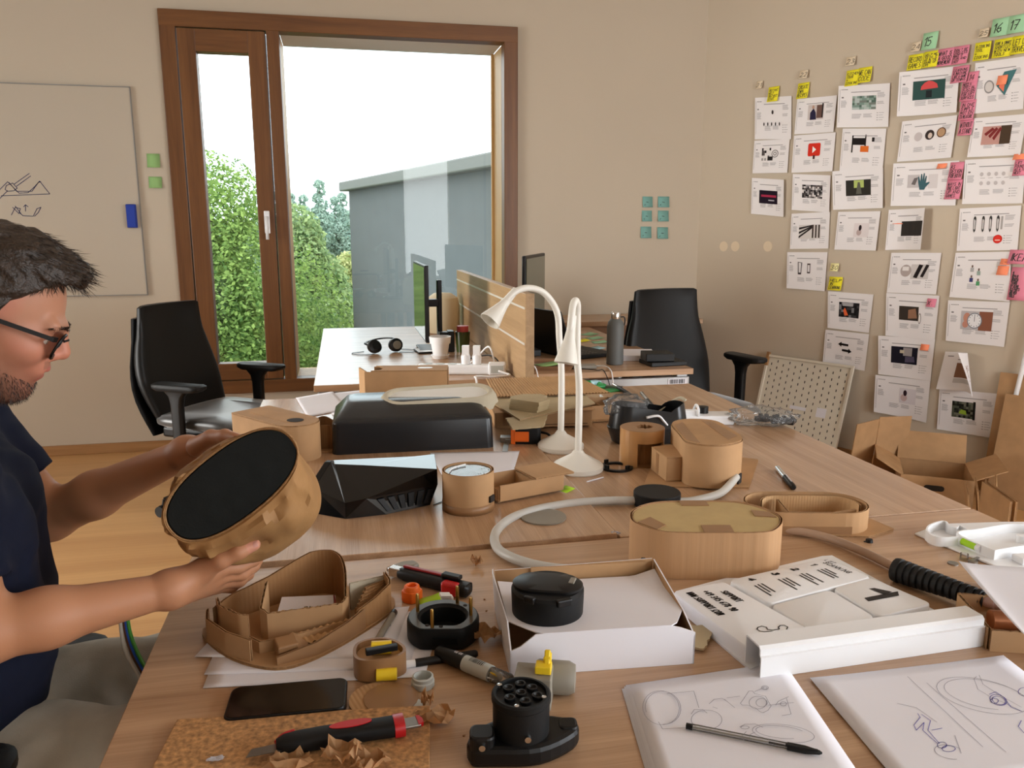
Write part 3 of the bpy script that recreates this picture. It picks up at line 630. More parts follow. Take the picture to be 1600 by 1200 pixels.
mb = MB(); L1 = [[(-14, 304), (0, 296), (12, 284), (22, 294), (30, 302), (44, 301), (54, 292), (62, 283), (78, 303)], [(2, 306), (78, 303)], [(14, 285), (26, 299), (50, 299), (60, 285), (64, 284)], [(8, 296), (10, 290), (20, 286), (27, 294), (22, 298), (12, 299), (8, 296)],
 [(22, 288), (46, 271)], [(26, 291), (48, 275)], [(0, 310), (6, 304), (12, 298)], [(18, 336), (24, 324), (32, 326), (30, 332), (36, 337), (52, 338), (58, 326), (64, 324), (60, 332), (54, 338)], [(20, 324), (30, 334)], [(24, 322), (33, 334)], [(40, 330), (40, 320), (37, 323)], [(40, 320), (44, 323)]]
ribbons(mb, [wl(l) for l in L1], 0.0035, lambda u, v: (u, -0.0175, v)); mb.build('ink_sketch', M['bluemark'], wbd)
p0, p1 = wallpt(196, 319, 0.03), wallpt(215, 356, 0.03)
er = thing('board_eraser', 'blue felt eraser stuck near the right edge of the whiteboard', 'eraser', ((p0.x + p1.x) / 2, WB - 0.016, (p0.z + p1.z) / 2))
mb = MB(); mb.box((0, -0.010, 0), (p1.x - p0.x, 0.02, p0.z - p1.z)); mb.build('felt', M['blue'], er, bevel=0.004)
mb = MB(); mb.box((0, -0.026, 0), (p1.x - p0.x - 0.006, 0.012, p0.z - p1.z - 0.006)); mb.build('holder', M['blue'], er, bevel=0.004)
def sticky(label, box, mt, text=(), wall='B', h=None, group=None, lean=0.0, ink='marker', rotz=0.0):
    x0, y0, x1, y1 = box
    if wall == 'B':
        a, b = wallpt(x0, y0, 0.002), wallpt(x1, y1, 0.002); W, H = b.x - a.x, a.z - b.z; org = a; du = Vector((1, 0, 0)); dn = Vector((0, -1, 0))
    else:
        s0, z0 = ws(x0, y0); s1, z1 = ws(x1, y1); W, H = s1 - s0, z0 - z1; org = wp(s0, 0.002, z0); du = WD; dn = WN
    r = thing('sticky_note', label, 'sticky note', org, 0, group)
    def mp(u, v, o=0.0): return du * (u * W + lean * v * W) + Vector((0, 0, -v * H)) + dn * (0.010 * lift * v * v + 0.0006 * o + stack)
    lift = 1.0; stack = 0.009 if wall == 'R' else 0.001
    mb = MB(); mb.grid(lambda u, v: mp(u, v), 2, 5); mb.build('leaf', mt, r, smooth=True, solid=0.0004)
    if text:
        mb = MB(); n = len(text); hh = min(0.62 / n, 0.34 if n > 1 else 0.5)
        for i, t in enumerate(text):
            ls = text_lines(t, 0, 0, 1.0, 0.1, 0.22, 0.05); xm = max((p[0] for l in ls for p in l), default=1); k = min(hh, 0.84 / xm) ; kx = 0.84 / xm if xm * hh > 0.6 else hh
            v0 = 0.14 + (i + 1) * 0.78 / n - (0.78 / n - hh) / 2
            ls = [[(0.08 + p[0] * min(kx, hh * 1.5), v0 - p[1] * hh) for p in l] for l in ls]
            for l in ls:
                ribbons(mb, [l], 0.026 if n > 3 else 0.034 if n > 1 else 0.05, lambda u, v: mp(u, v, 1.0))
        mb.build('handwriting', M[ink], r)
    return r
sticky('upper pale green sticky note between whiteboard and window', (229, 240, 251, 262), M['st_dg'])
sticky('lower pale green sticky note between whiteboard and window', (232, 276, 254, 294), M['st_dg'])
for i, (b, w) in enumerate((((1004, 307, 1019, 324), 'top left'), ((1028, 307, 1045, 324), 'top right'), ((1003, 329, 1018, 346), 'middle left'), ((1028, 329, 1044, 346), 'middle right'), ((1001, 354, 1017, 372), 'bottom left'), ((1027, 355, 1043, 373), 'bottom right'))):
    sticky('teal sticky note, %s of the block of six on the back wall' % w, b, M['st_t'], ('.-',), group='teal notes on the back wall')

# ------------------------------------------------------------------ printouts on the slanted wall
def sheet(label, tl, tr, bl, pic, lift=(0.004, 0.004, 0.008, 0.008), br=None, base=0.002, w=1.0):
    sa, za = ws(*tl); sb_, zb_ = ws(*tr); sc_, zc_ = ws(*bl)
    if br: sd, zd = ws(*br)
    else: sd, zd = sb_ + sc_ - sa, zb_ + zc_ - za
    org = wp(sa, 0, za)
    r = thing('printout', label, 'printout', org)
    def mp(u, v, o=0.0):
        s = (sa * (1 - u) + sb_ * u) * (1 - v) + (sc_ * (1 - u) + sd * u) * v; z = (za * (1 - u) + zb_ * u) * (1 - v) + (zc_ * (1 - u) + zd * u) * v
        n = base + (lift[0] * (1 - u) ** 2 * (1 - v) + lift[1] * u ** 2 * (1 - v) + lift[2] * (1 - u) ** 2 * v + lift[3] * u ** 2 * v) + 0.003 * math.sin(5 * u + tl[0]) * v
        return wp(s, n + o, z) - org
    mb = MB(); mb.grid(lambda u, v: mp(u, v), 8, 6); mb.build('sheet', M['wallpaper'], r, smooth=True)
    mb = MB()
    def q(u0, v0, u1, v1, c, o=0.0008, n=1):
        for i in range(n):
            for j in range(n):
                a, b_, cc, d = u0 + (u1 - u0) * i / n, v0 + (v1 - v0) * j / n, u0 + (u1 - u0) * (i + 1) / n, v0 + (v1 - v0) * (j + 1) / n
                mb.add([mp(a, b_, o), mp(a, d, o), mp(cc, d, o), mp(cc, b_, o)], [(0, 1, 2, 3)], 0, c)
    def poly(pts, c, o=0.0013): mb.add([mp(u, v, o) for u, v in pts], [tuple(range(len(pts)))], 0, c)
    def ell(u, v, ru, rv, c, o=0.0013): poly([(u + ru * math.cos(-2 * PI * k / 16), v + rv * math.sin(-2 * PI * k / 16)) for k in range(16)], c, o)
    def txt(u0, v0, u1, v1, c=(176, 172, 172), seed=0):
        k = random.Random(seed + int(u0 * 100) + tl[0]); v = v0
        while v < v1: q(u0, v, u0 + (u1 - u0) * k.uniform(0.75, 1), v + 0.011, c); v += 0.024
    q(0.030, 0.09, 0.035, 0.88, (140, 136, 136)); 
    for i in range(6): q(0.06 + i * 0.022, 0.09, 0.074 + i * 0.022, 0.108, (120, 116, 116))
    q(0.07, 0.27, 0.11, 0.30, (110, 106, 106)); txt(0.06, 0.36, 0.18, 0.52)
    q(0.25, 0.158, 0.82 if pic else 0.7, 0.176, (160, 154, 154)); txt(0.28, 0.68, 0.47, 0.80); txt(0.50, 0.68, 0.68, 0.77); txt(0.76, 0.20, 0.93, 0.30); txt(0.76, 0.40, 0.92, 0.46)
    for i in range(4): q(0.76, 0.66 + i * 0.055, 0.785, 0.675 + i * 0.055, (150, 146, 146)); q(0.80, 0.66 + i * 0.055, 0.90 - 0.02 * (i % 2), 0.672 + i * 0.055, (186, 182, 182))
    for it in pic:
        k = it[0]
        if k == 'q': q(*it[1:5], it[5], it[6] if len(it) > 6 else 0.001, 3)
        elif k == 'e': ell(*it[1:5], it[5], it[6] if len(it) > 6 else 0.0015)
        elif k == 'p': poly(it[1], it[2], it[3] if len(it) > 3 else 0.0016)
        elif k == 'n':          # a photograph broken into small tonal patches
            u0, v0, u1, v1, cols, nx, ny, seed_ = it[1:]; k2 = random.Random(seed_)
            for i in range(nx):
                for j in range(ny):
                    q(u0 + (u1 - u0) * i / nx, v0 + (v1 - v0) * j / ny, u0 + (u1 - u0) * (i + 1) / nx, v0 + (v1 - v0) * (j + 1) / ny, k2.choice(cols), 0.0010)
    mb.build('print', M['ink'], r)
    return r
BW = [(30, 26, 28), (70, 64, 64), (150, 146, 146), (220, 214, 212), (100, 92, 90)]
F = (0.006, 0.006, 0.010, 0.010)
hand = lambda cu, cv, s, c: [('p', [(cu + s * x, cv + s * 1.4 * y) for x, y in ((-.1, .34), (-.18, .0), (-.2, -.25), (-.16, -.27), (-.09, -.03), (-.08, -.38), (-.03, -.38), (-.01, -.05), (.03, -.42), (.08, -.41), (.07, -.03), (.13, -.3), (.17, -.28), (.15, .03), (.3, -.02), (.31, .03), (.15, .22), (.1, .34))][::-1], c)]
clip = lambda u: [('p', [(u, .2), (u - .012, .25), (u - .006, .52), (u + .012, .58), (u + .03, .53), (u + .034, .25), (u + .02, .2)], (60, 58, 58)), ('p', [(u + .006, .26), (u, .3), (u + .004, .48), (u + .014, .52), (u + .022, .48), (u + .024, .3)], (222, 218, 216), .0024)]
sheet('printout with one dark pin over a row of five, top left of the wall', (1181, 153), (1238, 150), (1181, 218), [('e', .49, .36, .028, .05, (60, 50, 50))] + [('e', .26 + i * .105, .64, .016, .045, (50, 44, 44)) for i in range(5)], F)
sheet('printout of a person beside a dark door, second in the top row', (1247, 155), (1309, 149), (1243, 210), [('q', .30, .20, .70, .62, (206, 196, 192)), ('p', [(.36, .62), (.36, .42), (.44, .3), (.5, .42), (.52, .62)][::-1], (44, 40, 66)), ('q', .52, .22, .66, .58, (110, 84, 76), .0014), ('q', .655, .18, .69, .58, (40, 34, 34), .0018), ('e', .43, .27, .03, .05, (190, 150, 130))], F)
sheet('printout with a greenish outdoor picture under two yellow notes', (1314, 135), (1392, 130), (1312, 200), [('n', .28, .26, .74, .58, [(124, 148, 138), (150, 170, 160), (88, 108, 98), (178, 190, 186), (120, 128, 120)], 10, 6, 1)], (0.022, 0.006, 0.026, 0.01))
sheet('printout collage of black and white figures, second row far left', (1180, 220), (1235, 217), (1177, 271), [('n', .24, .24, .5, .62, BW + [(230, 226, 224)] * 6, 6, 5, 2), ('q', .42, .5, .56, .62, (40, 36, 36), .002)] + [('e', .62, .42, .10 - .025 * i, .12 - .03 * i, (150, 146, 146) if i % 2 == 0 else (230, 226, 226), .0013 + .0004 * i) for i in range(4)], F)
sheet('printout with a red rounded play button, second row', (1242, 212), (1307, 207), (1238, 270), [('p', [(.37 + x * .30, .24 + y * .34) for x, y in ((.06, 0), (0, .1), (0, .9), (.06, 1), (.94, 1), (1, .9), (1, .1), (.94, 0))], (214, 54, 38)), ('p', [(.48, .32), (.48, .50), (.57, .41)], (244, 240, 236), .0022), ('p', [(.50, .56), (.50, .66), (.55, .66), (.55, .56)], (70, 40, 38), .0018)], F)
sheet('printout with a black bar, an orange box and thin posts', (1318, 201), (1386, 201), (1313, 267), [('q', .24, .16, .27, .56, (30, 26, 26)), ('q', .27, .22, .56, .38, (34, 30, 30)), ('q', .54, .14, .57, .40, (34, 28, 28), .0014), ('q', .45, .40, .64, .54, (222, 112, 44), .0016), ('q', .70, .20, .76, .30, (40, 36, 36))], F)
sheet('small curled printout with a near black picture and pink lettering', (1176, 278), (1228, 281), (1175, 334), [('q', .24, .32, .80, .68, (34, 24, 38)), ('q', .30, .44, .76, .50, (170, 50, 80), .0016), ('q', .52, .57, .70, .60, (190, 180, 190), .0016)], (0.006, 0.02, 0.006, 0.016))
sheet('printout with a busy black and white crowd, third row', (1240, 272), (1299, 274), (1239, 328), [('n', .26, .28, .80, .64, BW, 12, 8, 4)], F)
sheet('printout with a dark picture lit lime green at its middle', (1304, 268), (1381, 262), (1305, 328), [('q', .26, .26, .76, .66, (50, 48, 44)), ('q', .42, .27, .62, .46, (178, 194, 112), .0014), ('p', [(.50, .32), (.46, .62), (.58, .62), (.54, .32)], (96, 96, 86), .002)], (0.022, 0.006, 0.022, 0.012))
sheet('printout with a striped escalator picture, fourth row', (1238, 334), (1298, 331), (1236, 389), [('q', .22, .33, .78, .72, (214, 208, 204))] + [('p', [(.22, .40 + .12 * i), (.22, .46 + .12 * i), (.60, .36 + .02 * i), (.60, .33 + .01 * i)], (44, 38, 38), .0014) for i in range(3)] + [('q', .56 + .08 * i, .34, .60 + .08 * i, .70, (70, 58, 54), .0018) for i in range(3)], F)
sheet('pale printout with a small dark haired figure, fourth row', (1311, 331), (1377, 330), (1305, 390), [('q', .42, .30, .78, .66, (226, 218, 218)), ('e', .57, .42, .035, .075, (44, 34, 36)), ('e', .55, .54, .06, .08, (190, 170, 166), .0013)], F)
sheet('printout with two outlined hanging tags, lowest at the far left', (1231, 394), (1294, 394), (1232, 450), [('p', [(.28, .26), (.29, .6), (.37, .6), (.39, .28)][::1], (70, 62, 64)), ('p', [(.30, .28), (.31, .55), (.36, .55), (.37, .29)], (226, 222, 222), .0022), ('p', [(.52, .30), (.52, .56), (.60, .56), (.60, .30)], (90, 80, 80)), ('p', [(.535, .34), (.535, .52), (.585, .52), (.585, .34)], (226, 222, 222), .0022)], (0.004, 0.004, 0.02, 0.012), br=(1290, 455))
sheet('printout of a red umbrella against dark green', (1410, 114), (1501, 103), (1406.6, 183), [('q', .24, .24, .78, .66, (54, 82, 78)), ('p', [(.37, .44), (.66, .42), (.64, .33), (.57, .27), (.50, .25), (.43, .29), (.38, .36)][::-1], (214, 84, 84)), ('q', .46, .46, .56, .62, (40, 44, 46), .0016)], (0.03, 0.008, 0.034, 0.012))
sheet('printout with a clock and teal striped gadget, top right', (1525, 99), (1604, 88), (1522, 178), [('e', .30, .50, .10, .13, (150, 146, 146)), ('e', .30, .50, .08, .10, (214, 208, 204), .002), ('p', [(.45, .50), (.62, .70), (.84, .22), (.60, .24)], (74, 120, 124)), ('p', [(.50, .52), (.60, .63), (.62, .45), (.54, .40)], (240, 130, 100), .0022)], F)
sheet('printout with three round portraits in a row', (1411, 190), (1497, 180), (1403, 253), [('e', .34, .42, .075, .11, (202, 194, 194)), ('e', .55, .40, .085, .12, (60, 50, 48)), ('e', .56, .42, .04, .07, (214, 196, 184), .002), ('e', .76, .37, .085, .12, (96, 66, 48)), ('e', .76, .37, .068, .10, (186, 150, 116), .002)], F)
sheet('printout of red nailed fingers beside a dark panel', (1522, 185), (1606, 178), (1513, 246), [('q', .22, .24, .76, .70, (196, 150, 140)), ('q', .56, .24, .76, .70, (78, 62, 48), .0014)] + [('p', [(.26 + .08 * i, .42 + .06 * i), (.30 + .08 * i, .48 + .06 * i), (.44 + .07 * i, .32), (.40 + .07 * i, .27)], (130, 50, 50), .0018) for i in range(3)], F)
sheet('printout with a dark teal glove', (1400, 256), (1500, 251), (1395.6, 322), [('q', .24, .28, .42, .58, (196, 190, 190)), ('p', [(.30, .5), (.36, .52), (.40, .34), (.34, .36)], (110, 104, 104), .0014), ('q', .56, .28, .70, .60, (218, 212, 212))] + hand(.47, .46, .36, (66, 100, 108)), (0.026, 0.006, 0.03, 0.012))
sheet('printout of faint grey line icons in two rows', (1509, 250), (1604, 245), (1505, 319), [('e', .30 + .12 * (i % 4), .34 + .2 * (i // 4), .03, .045, (196, 190, 190)) for i in range(8)] + [('q', .28 + .13 * i, .42, .36 + .13 * i, .43, (170, 164, 164)) for i in range(4)], F)
sheet('narrow curled printout with a plain black rectangle', (1392, 328), (1452.5, 325), (1387.5, 390.5), [('q', .36, .30, .97, .66, (52, 48, 46))], (0.02, 0.05, 0.03, 0.06))
sheet('printout with four pocket clips and a red dot', (1501, 326), (1597, 321), (1496, 392), clip(.26) + clip(.40) + clip(.52) + clip(.64) + [('q', .70, .22, .73, .52, (170, 166, 164)), ('e', .67, .74, .075, .10, (206, 42, 34)), ('e', .67, .74, .06, .08, (222, 60, 48), .0024), ('p', [(.63, .755), (.63, .775), (.71, .775), (.71, .755)], (250, 230, 220), .003)], F)
sheet('printout with a shoe and a dark handled tool', (1394, 395), (1472, 395), (1387, 457), [('e', .34, .44, .11, .15, (176, 164, 160)), ('q', .27, .34, .40, .44, (232, 228, 226), .002), ('q', .45, .28, .80, .64, (206, 200, 198)), ('p', [(.50, .60), (.58, .62), (.68, .30), (.60, .28)], (34, 28, 28)), ('p', [(.64, .58), (.70, .60), (.80, .30), (.74, .28)], (40, 34, 34))], F)
sheet('printout with four tiny standing figures in blue and green', (1494, 395), (1581, 393), (1485, 464), [('e', .34 + .12 * (i % 2), .30 + .07 * (i % 2) + .22 * (i // 2), .016, .03, (120, 100, 90)) for i in range(4)] + [('q', .31 + .12 * (i % 2), .33 + .07 * (i % 2) + .22 * (i // 2), .37 + .12 * (i % 2), .42 + .07 * (i % 2) + .22 * (i // 2), [(180, 180, 180), (150, 170, 160), (70, 72, 120), (90, 160, 110)][i], .0016) for i in range(4)], (0.004, 0.006, 0.014, 0.012), br=(1579, 471))
sheet('printout of a dark machine with an orange hand inside', (1295, 455), (1366, 460), (1295, 512), [('n', .26, .26, .72, .66, [(34, 32, 34), (60, 58, 60), (120, 120, 124), (24, 22, 24)], 8, 6, 9), ('p', [(.40, .62), (.36, .48), (.40, .40), (.48, .60)], (226, 104, 60), .002), ('q', .34, .27, .58, .36, (170, 168, 170), .0016)], F, br=(1359, 520))
sheet('printout of hands in a workshop with a white oval at its right', (1386, 457.5), (1469, 462), (1385, 524), [('q', .26, .28, .64, .60, (60, 52, 46)), ('p', [(.44, .56), (.44, .36), (.58, .32), (.62, .54)], (150, 112, 88), .0016), ('e', .67, .54, .028, .12, (110, 100, 96)), ('e', .67, .54, .02, .10, (236, 232, 230), .0022)], F, br=(1462, 532))
sheet('printout of a hand holding a white round stopwatch', (1482.5, 469), (1579, 472), (1479, 532), [('q', .24, .24, .76, .68, (190, 186, 188)), ('q', .54, .24, .76, .68, (140, 90, 70), .0014), ('e', .34, .40, .06, .12, (196, 140, 120), .0016), ('e', .32, .56, .05, .08, (196, 140, 120), .0016), ('e', .47, .46, .125, .185, (120, 126, 136), .0019), ('e', .47, .46, .11, .165, (236, 236, 238), .0024), ('q', .465, .34, .473, .48, (60, 60, 66), .003)] + [('e', .47 + .09 * math.cos(k * PI / 6), .46 + .135 * math.sin(k * PI / 6), .007, .011, (80, 80, 90), .003) for k in range(12)], F, br=(1570, 542))
sheet('printout with two bold black arrows pointing opposite ways', (1291, 515), (1359, 522), (1287, 569), [('p', [(.32, .36), (.40, .29), (.40, .33), (.56, .34), (.56, .40), (.40, .39), (.40, .43)], (24, 20, 20)), ('p', [(.42, .49), (.42, .55), (.57, .56), (.57, .60), (.65, .54), (.57, .46), (.57, .50)], (24, 20, 20))], F, br=(1353, 579))
sheet('printout of a dark room with a bright figure, orange note on its corner', (1375, 524), (1462, 530), (1375, 584), [('q', .24, .24, .72, .66, (28, 26, 38)), ('q', .46, .26, .62, .46, (156, 150, 150), .0016), ('q', .40, .32, .48, .40, (190, 180, 160), .002), ('p', [(.50, .62), (.50, .48), (.66, .46), (.68, .60)], (84, 78, 100), .0018)], (0.016, 0.006, 0.02, 0.008), br=(1455, 595))
sheet('pale printout with a dark haired figure, lowest of its column', (1371, 585), (1455, 595), (1370, 642), [('q', .46, .26, .76, .64, (220, 214, 218)), ('e', .56, .38, .034, .075, (50, 32, 40)), ('e', .54, .50, .06, .09, (196, 172, 170), .0013)], (0.02, 0.008, 0.03, 0.012), br=(1449, 660))
sheet('printout of a dark shelf with a lime patch, lowest at the right', (1469, 607), (1561, 615), (1465, 670), [('n', .24, .26, .64, .64, [(44, 46, 38), (80, 84, 70), (30, 30, 26), (110, 110, 96)], 10, 7, 13), ('p', [(.36, .54), (.40, .44), (.48, .46), (.50, .56)], (150, 178, 60), .002), ('q', .60, .24, .64, .66, (30, 28, 26), .0018)], F, br=(1557, 685))
# the sheet that has come loose and rolled over itself
def loose_sheet():
    s0, z0 = ws(1479, 549); s1, z1 = ws(1466, 607); W = 0.24; org = wp(s0, 0, z0)
    r = thing('printout', 'loose printout with a brown picture, its right side rolled forward', 'printout', org)
    def mp(u, v, o=0.0):
        a = max(0, u - 0.45 + 0.30 * (0.6 - v)); t = a * 3.2; k = W * 0.31
        s = (s1 - s0) * v + W * min(u, 0.45 - 0.30 * (0.6 - v)) + k * math.sin(min(t, 2.4)) * 0.9; n = 0.014 + k * (1 - math.cos(min(t, 2.4))) + 0.012 * v
        return wp(s0 + s, n, z0 + (z1 - z0) * v + 0.02 * u - 0.05 * a * v) - org + WN * o
    mb = MB(); mb.grid(mp, 16, 8); mb.build('sheet', M['wallpaper'], r, smooth=True)
    mb = MB()
    for (u0, v0, u1, v1, c) in ((.30, .28, .92, .66, (134, 96, 74)), (.30, .68, .9, .80, (198, 194, 192)), (.08, .10, .2, .12, (110, 106, 106)), (.30, .18, .6, .20, (120, 116, 116))):
        mb.grid(lambda u, v: mp(u0 + (u1 - u0) * u, v0 + (v1 - v0) * v, 0.0012), 8, 4)
        for i in range(32): mb.c[-1 - i] = c
    mb.build('print', M['ink'], r, smooth=True)
loose_sheet()
# notes on the slanted wall
RY, RP, RO, RG = M['st_y'], M['st_p'], M['st_o'], M['st_g']
for lab, b, m_, t in (
 ('first yellow note from the left, dense writing, under the number 21', (1203, 137, 1218, 158), RY, ('INSTANT', 'HELP', 'ON FIRST', 'START')),
 ('yellow note with three lines under the number 22', (1249, 131, 1265, 153), RY, ('CREATE', 'OWN', 'RECIPES')),
 ('yellow note reading kitchen tour and cooking, under the number 23', (1325, 111, 1344, 133), RY, ('KITCHEN', 'TOUR', '+', 'COOKING')),
 ('yellow note reading we can code', (1344, 107, 1363, 128), RY, ('WE CAN', 'CODE')),
 ('yellow note reading record games, under the number 24', (1422, 87, 1443, 108), RY, ('RECORD', 'GAMES')),
 ('yellow note with dense writing left of the two pink notes', (1446, 82, 1467, 104), RY, ('HELP ME', 'TO DO IT', 'AS IN THE', 'GAME OF', 'LIFE')),
 ('yellow note reading a cooking tool, under the number 25', (1526, 68, 1548, 93), RY, ('A COOKING', 'TOOL', '+', 'COOKING')),
 ('yellow note below the green note numbered sixteen', (1556, 63, 1582, 88), RY, ('GIVE A SMART', 'SHORTCUT', 'WITH NEW', 'TOOLS')),
 ('yellow note below the green note numbered seventeen', (1584, 58, 1607, 83), RY, ('LET US', 'TRAVEL')),
 ('yellow note reading help in learning, beside the tag numbered 30', (1298, 432, 1317, 454), RY, ('HELP', 'IN', 'LEARNING')),
 ('green note numbered fifteen', (1445, 53, 1466, 76), RG, ('15',)), ('green note numbered sixteen', (1553, 31, 1577, 55), RG, ('16',)), ('green note numbered seventeen at the right edge', (1579, 26, 1604, 50), RG, ('17',)),
 ('left pink note of the pair in the yellow row', (1468, 78, 1490, 102), RP, ('WHAT IS', 'A GOOD', 'MOVEMENT')), ('right pink note of the pair in the yellow row', (1492, 74, 1514, 99), RP, ('DON T BE', 'USELESS', 'MAKE IT', 'FUN AND', 'EASY')),
 ('pink note below the pair in the yellow row', (1491, 105, 1514, 128), RP, ('LEARNING', 'A MACHINE', 'LIKE A GAME', 'OF TENNIS')),
 ('small pink tab at the top of the long pink strip', (1516, 113, 1530, 128), RP, ('14',)),
 ('long pink strip of writing between umbrella and clock printouts, upper part', (1506, 126, 1526, 157), RP, ('NEED A', 'SPECIAL', 'CUSHION', 'FOR SOFT', 'SURFACES')),
 ('long pink strip of writing, middle part', (1503.5, 158, 1524, 187), RP, ('IN ONE', 'SIMPLE', 'MOTION', 'TO MEASURE')),
 ('long pink strip of writing, bottom part', (1502, 188, 1521, 211), RP, ('WITHOUT', 'A STAND')),
 ('small orange note on the glove printout', (1467, 256, 1481, 263), RO, ('. .',)), ('orange note on the striped gadget printout', (1561, 119, 1575, 132), RO, ()), ('orange note at the right edge above a pink one', (1586, 241, 1604, 249), RO, ()),
 ('orange note on the black rectangle printout', (1398, 343, 1414, 350), RO, ()), ('upper orange note on the tiny figures printout', (1566, 404, 1580, 414), RO, ('.-',)), ('lower orange note on the tiny figures printout', (1561, 415, 1577, 430), RO, ()), ('orange note on the dark room printout', (1441, 537, 1453, 548), RO, ()),
 ('pink note hanging at the right of the glove printout, upper half', (1487, 254, 1506, 280), RP, ('AS', 'DESIGN', 'FOR BOTH')), ('pink note hanging at the right of the glove printout, lower half', (1482, 281, 1503, 311), RP, ('WAYS IN', 'ONE LIGHT', 'UP AND', 'GAMES')),
 ('pink note on the faint icons printout', (1588, 249, 1608, 274), RP, ('LIFT', 'FOUND', 'AS A TOY', 'NEXT')), ('large pink note with four capital letters near the right edge', (1580, 390, 1608, 413), RP, ('IKEA',)), ('pink note of dense writing at the right edge', (1583, 417, 1606, 470), RP, ('15', 'REPAIR', 'BROKEN', 'THINGS', 'BY USING', 'OLD PARTS', 'AND NEW', 'TOOLS')),
 ('small pink note on the workshop hands printout', (1451, 466, 1464, 480), RP, ('X.',)), ('cream tag numbered thirty', (1300, 411, 1312, 424), M['st_c'], ('30',)),
 ('small wall tag numbered twenty-one on the slanted wall', (1184, 128, 1193, 138), M['tab'], ('21',)), ('small wall tag numbered twenty-two on the slanted wall', (1252, 111, 1264, 122), M['tab'], ('22',)), ('small wall tag numbered twenty-three on the slanted wall', (1325, 90, 1338, 102), M['tab'], ('23',)), ('small wall tag numbered twenty-four on the slanted wall', (1427, 67, 1440, 80), M['tab'], ('24',)), ('small wall tag numbered twenty-five on the slanted wall', (1533, 46, 1546, 58), M['tab'], ('25',))):
    sticky(lab, b, m_, t, 'R', lean=-0.06 if m_ is RP else -0.04)
for i, px in enumerate((1131, 1149, 1200)):
    s, z = ws(px, 385); mb = MB(); c = wp(s, 0.003, z)
    pts = [wp(s + 0.032 * math.cos(a), 0.0018, z + 0.032 * math.sin(a)) - c for a in [2 * PI * k / 20 for k in range(20)]]; mb.add(pts, [tuple(range(20))])
    tag(mb.build('adhesive_disc', M['tab'], None, loc=c, solid=0.001), ('pale adhesive disc nearest the corner of the room', 'pale adhesive disc second from the corner', 'pale adhesive disc furthest from the corner')[i], 'disc', 'adhesive discs on the wall')

# ------------------------------------------------------------------ leaning pegboard
pg = thing('pegboard', 'cream steel pegboard leaning on the wall behind the right desk', 'pegboard', wp(0.60, 0.0, 0)); PA = math.asin(0.15 / 0.57)
pg.matrix_world = Matrix(((WD.x, WN.x, 0, 0), (WD.y, WN.y, 0, 0), (WD.z, WN.z, 1, 0), (0, 0, 0, 1))); pg.location = wp(0.60, 0.17, 0.002)
def pgp(u, v, n=0): return (u, -v * math.sin(PA) + n * math.cos(PA), v * math.cos(PA) + n * math.sin(PA))
def pbox(mb, u0, v0, u1, v1, n0, n1, m=0): mb.add([pgp(u, v, n) for n in (n0, n1) for u, v in ((u0, v0), (u1, v0), (u1, v1), (u0, v1))], [(3, 2, 1, 0), (4, 5, 6, 7), (0, 1, 5, 4), (1, 2, 6, 5), (2, 3, 7, 6), (3, 0, 4, 7)], m)
mb = MB(); pbox(mb, 0, 0, 0.57, 0.57, 0, 0.004); mb.build('panel', M['peg'], pg)
mb = MB()
for a in ((0, 0, 0.014, 0.57), (0.556, 0, 0.57, 0.57), (0.014, 0.556, 0.556, 0.57), (0.014, 0, 0.556, 0.014)): pbox(mb, *a, 0, 0.014)
mb.build('rim', M['peg'], pg)
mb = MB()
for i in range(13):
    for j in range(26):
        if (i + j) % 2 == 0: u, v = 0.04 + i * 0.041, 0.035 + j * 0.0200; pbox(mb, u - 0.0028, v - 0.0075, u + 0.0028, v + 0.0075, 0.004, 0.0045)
tag(mb.build('slots', M['hole'], pg), kind='stuff')  # dark patches on the panel paint the shade of the slots
mb = MB(); pbox(mb, 0.40, 0.245, 0.46, 0.30, 0.0046, 0.0056); mb.build('label', M['paper'], pg)
mb = MB(); pbox(mb, 0.225, 0.265, 0.33, 0.285, 0.0046, 0.006); mb.build('strip', M['paper'], pg)
mb = MB(); pbox(mb, 0.0, 0.50, 0.018, 0.585, 0.002, 0.020); mb.build('corner_clip', M['kd'], pg)

# ------------------------------------------------------------------ cardboard by the wall
K2 = (M['kz'], M['ke'])
def carton():
    c = tp(1459, 746, 0.20); r = thing('open_carton', 'open brown cardboard carton with a hand hole, on the floor behind the desk', 'box', (c[0] + 0.10, c[1] + 0.12, 0), R(-34))
    w, d, h = 0.30, 0.30, 0.20
    for nm, cc, dd in (('side_panel', (0, -d / 2, h / 2), (w, 0.005, h)), ('side_panel', (0, d / 2, h / 2), (w, 0.005, h)), ('side_panel', (-w / 2, 0, h / 2), (0.005, d, h)), ('side_panel', (w / 2, 0, h / 2), (0.005, d, h)), ('bottom_panel', (0, 0, 0.004), (w, d, 0.006))): mb = MB(); mb.box(cc, dd); mb.build(nm, M['kz'], r)
    for cc, dd, rx, ry in (((w / 2 + 0.062, 0, h + 0.030), (0.14, d, 0.005), 0, -0.45), ((-w / 2 - 0.05, 0, h + 0.030), (0.14, d, 0.005), 0, 0.55), ((0, d / 2 + 0.02, h + 0.065), (w, 0.14, 0.005), 1.2, 0)): mb = MB(); mb.box(cc, dd, rx=rx, ry=ry); mb.build('flap', M['kz'], r)
    mb = MB(); mb.prism(stadium(0.085, 0.026, 6), -0.001, 0.001); mb.build('hand_hole', M['hole'], r, loc=(-0.01, -d / 2 - 0.0030, h * 0.74), rot=(PI / 2, 0, 0))
carton()
c = tp(1380, 715, 0.24); r = thing('cardboard_sheet', 'bent cardboard flap standing behind the desk below the two arrows printout', 'cardboard', (c[0] + 0.06, c[1] + 0.15, 0), R(24))
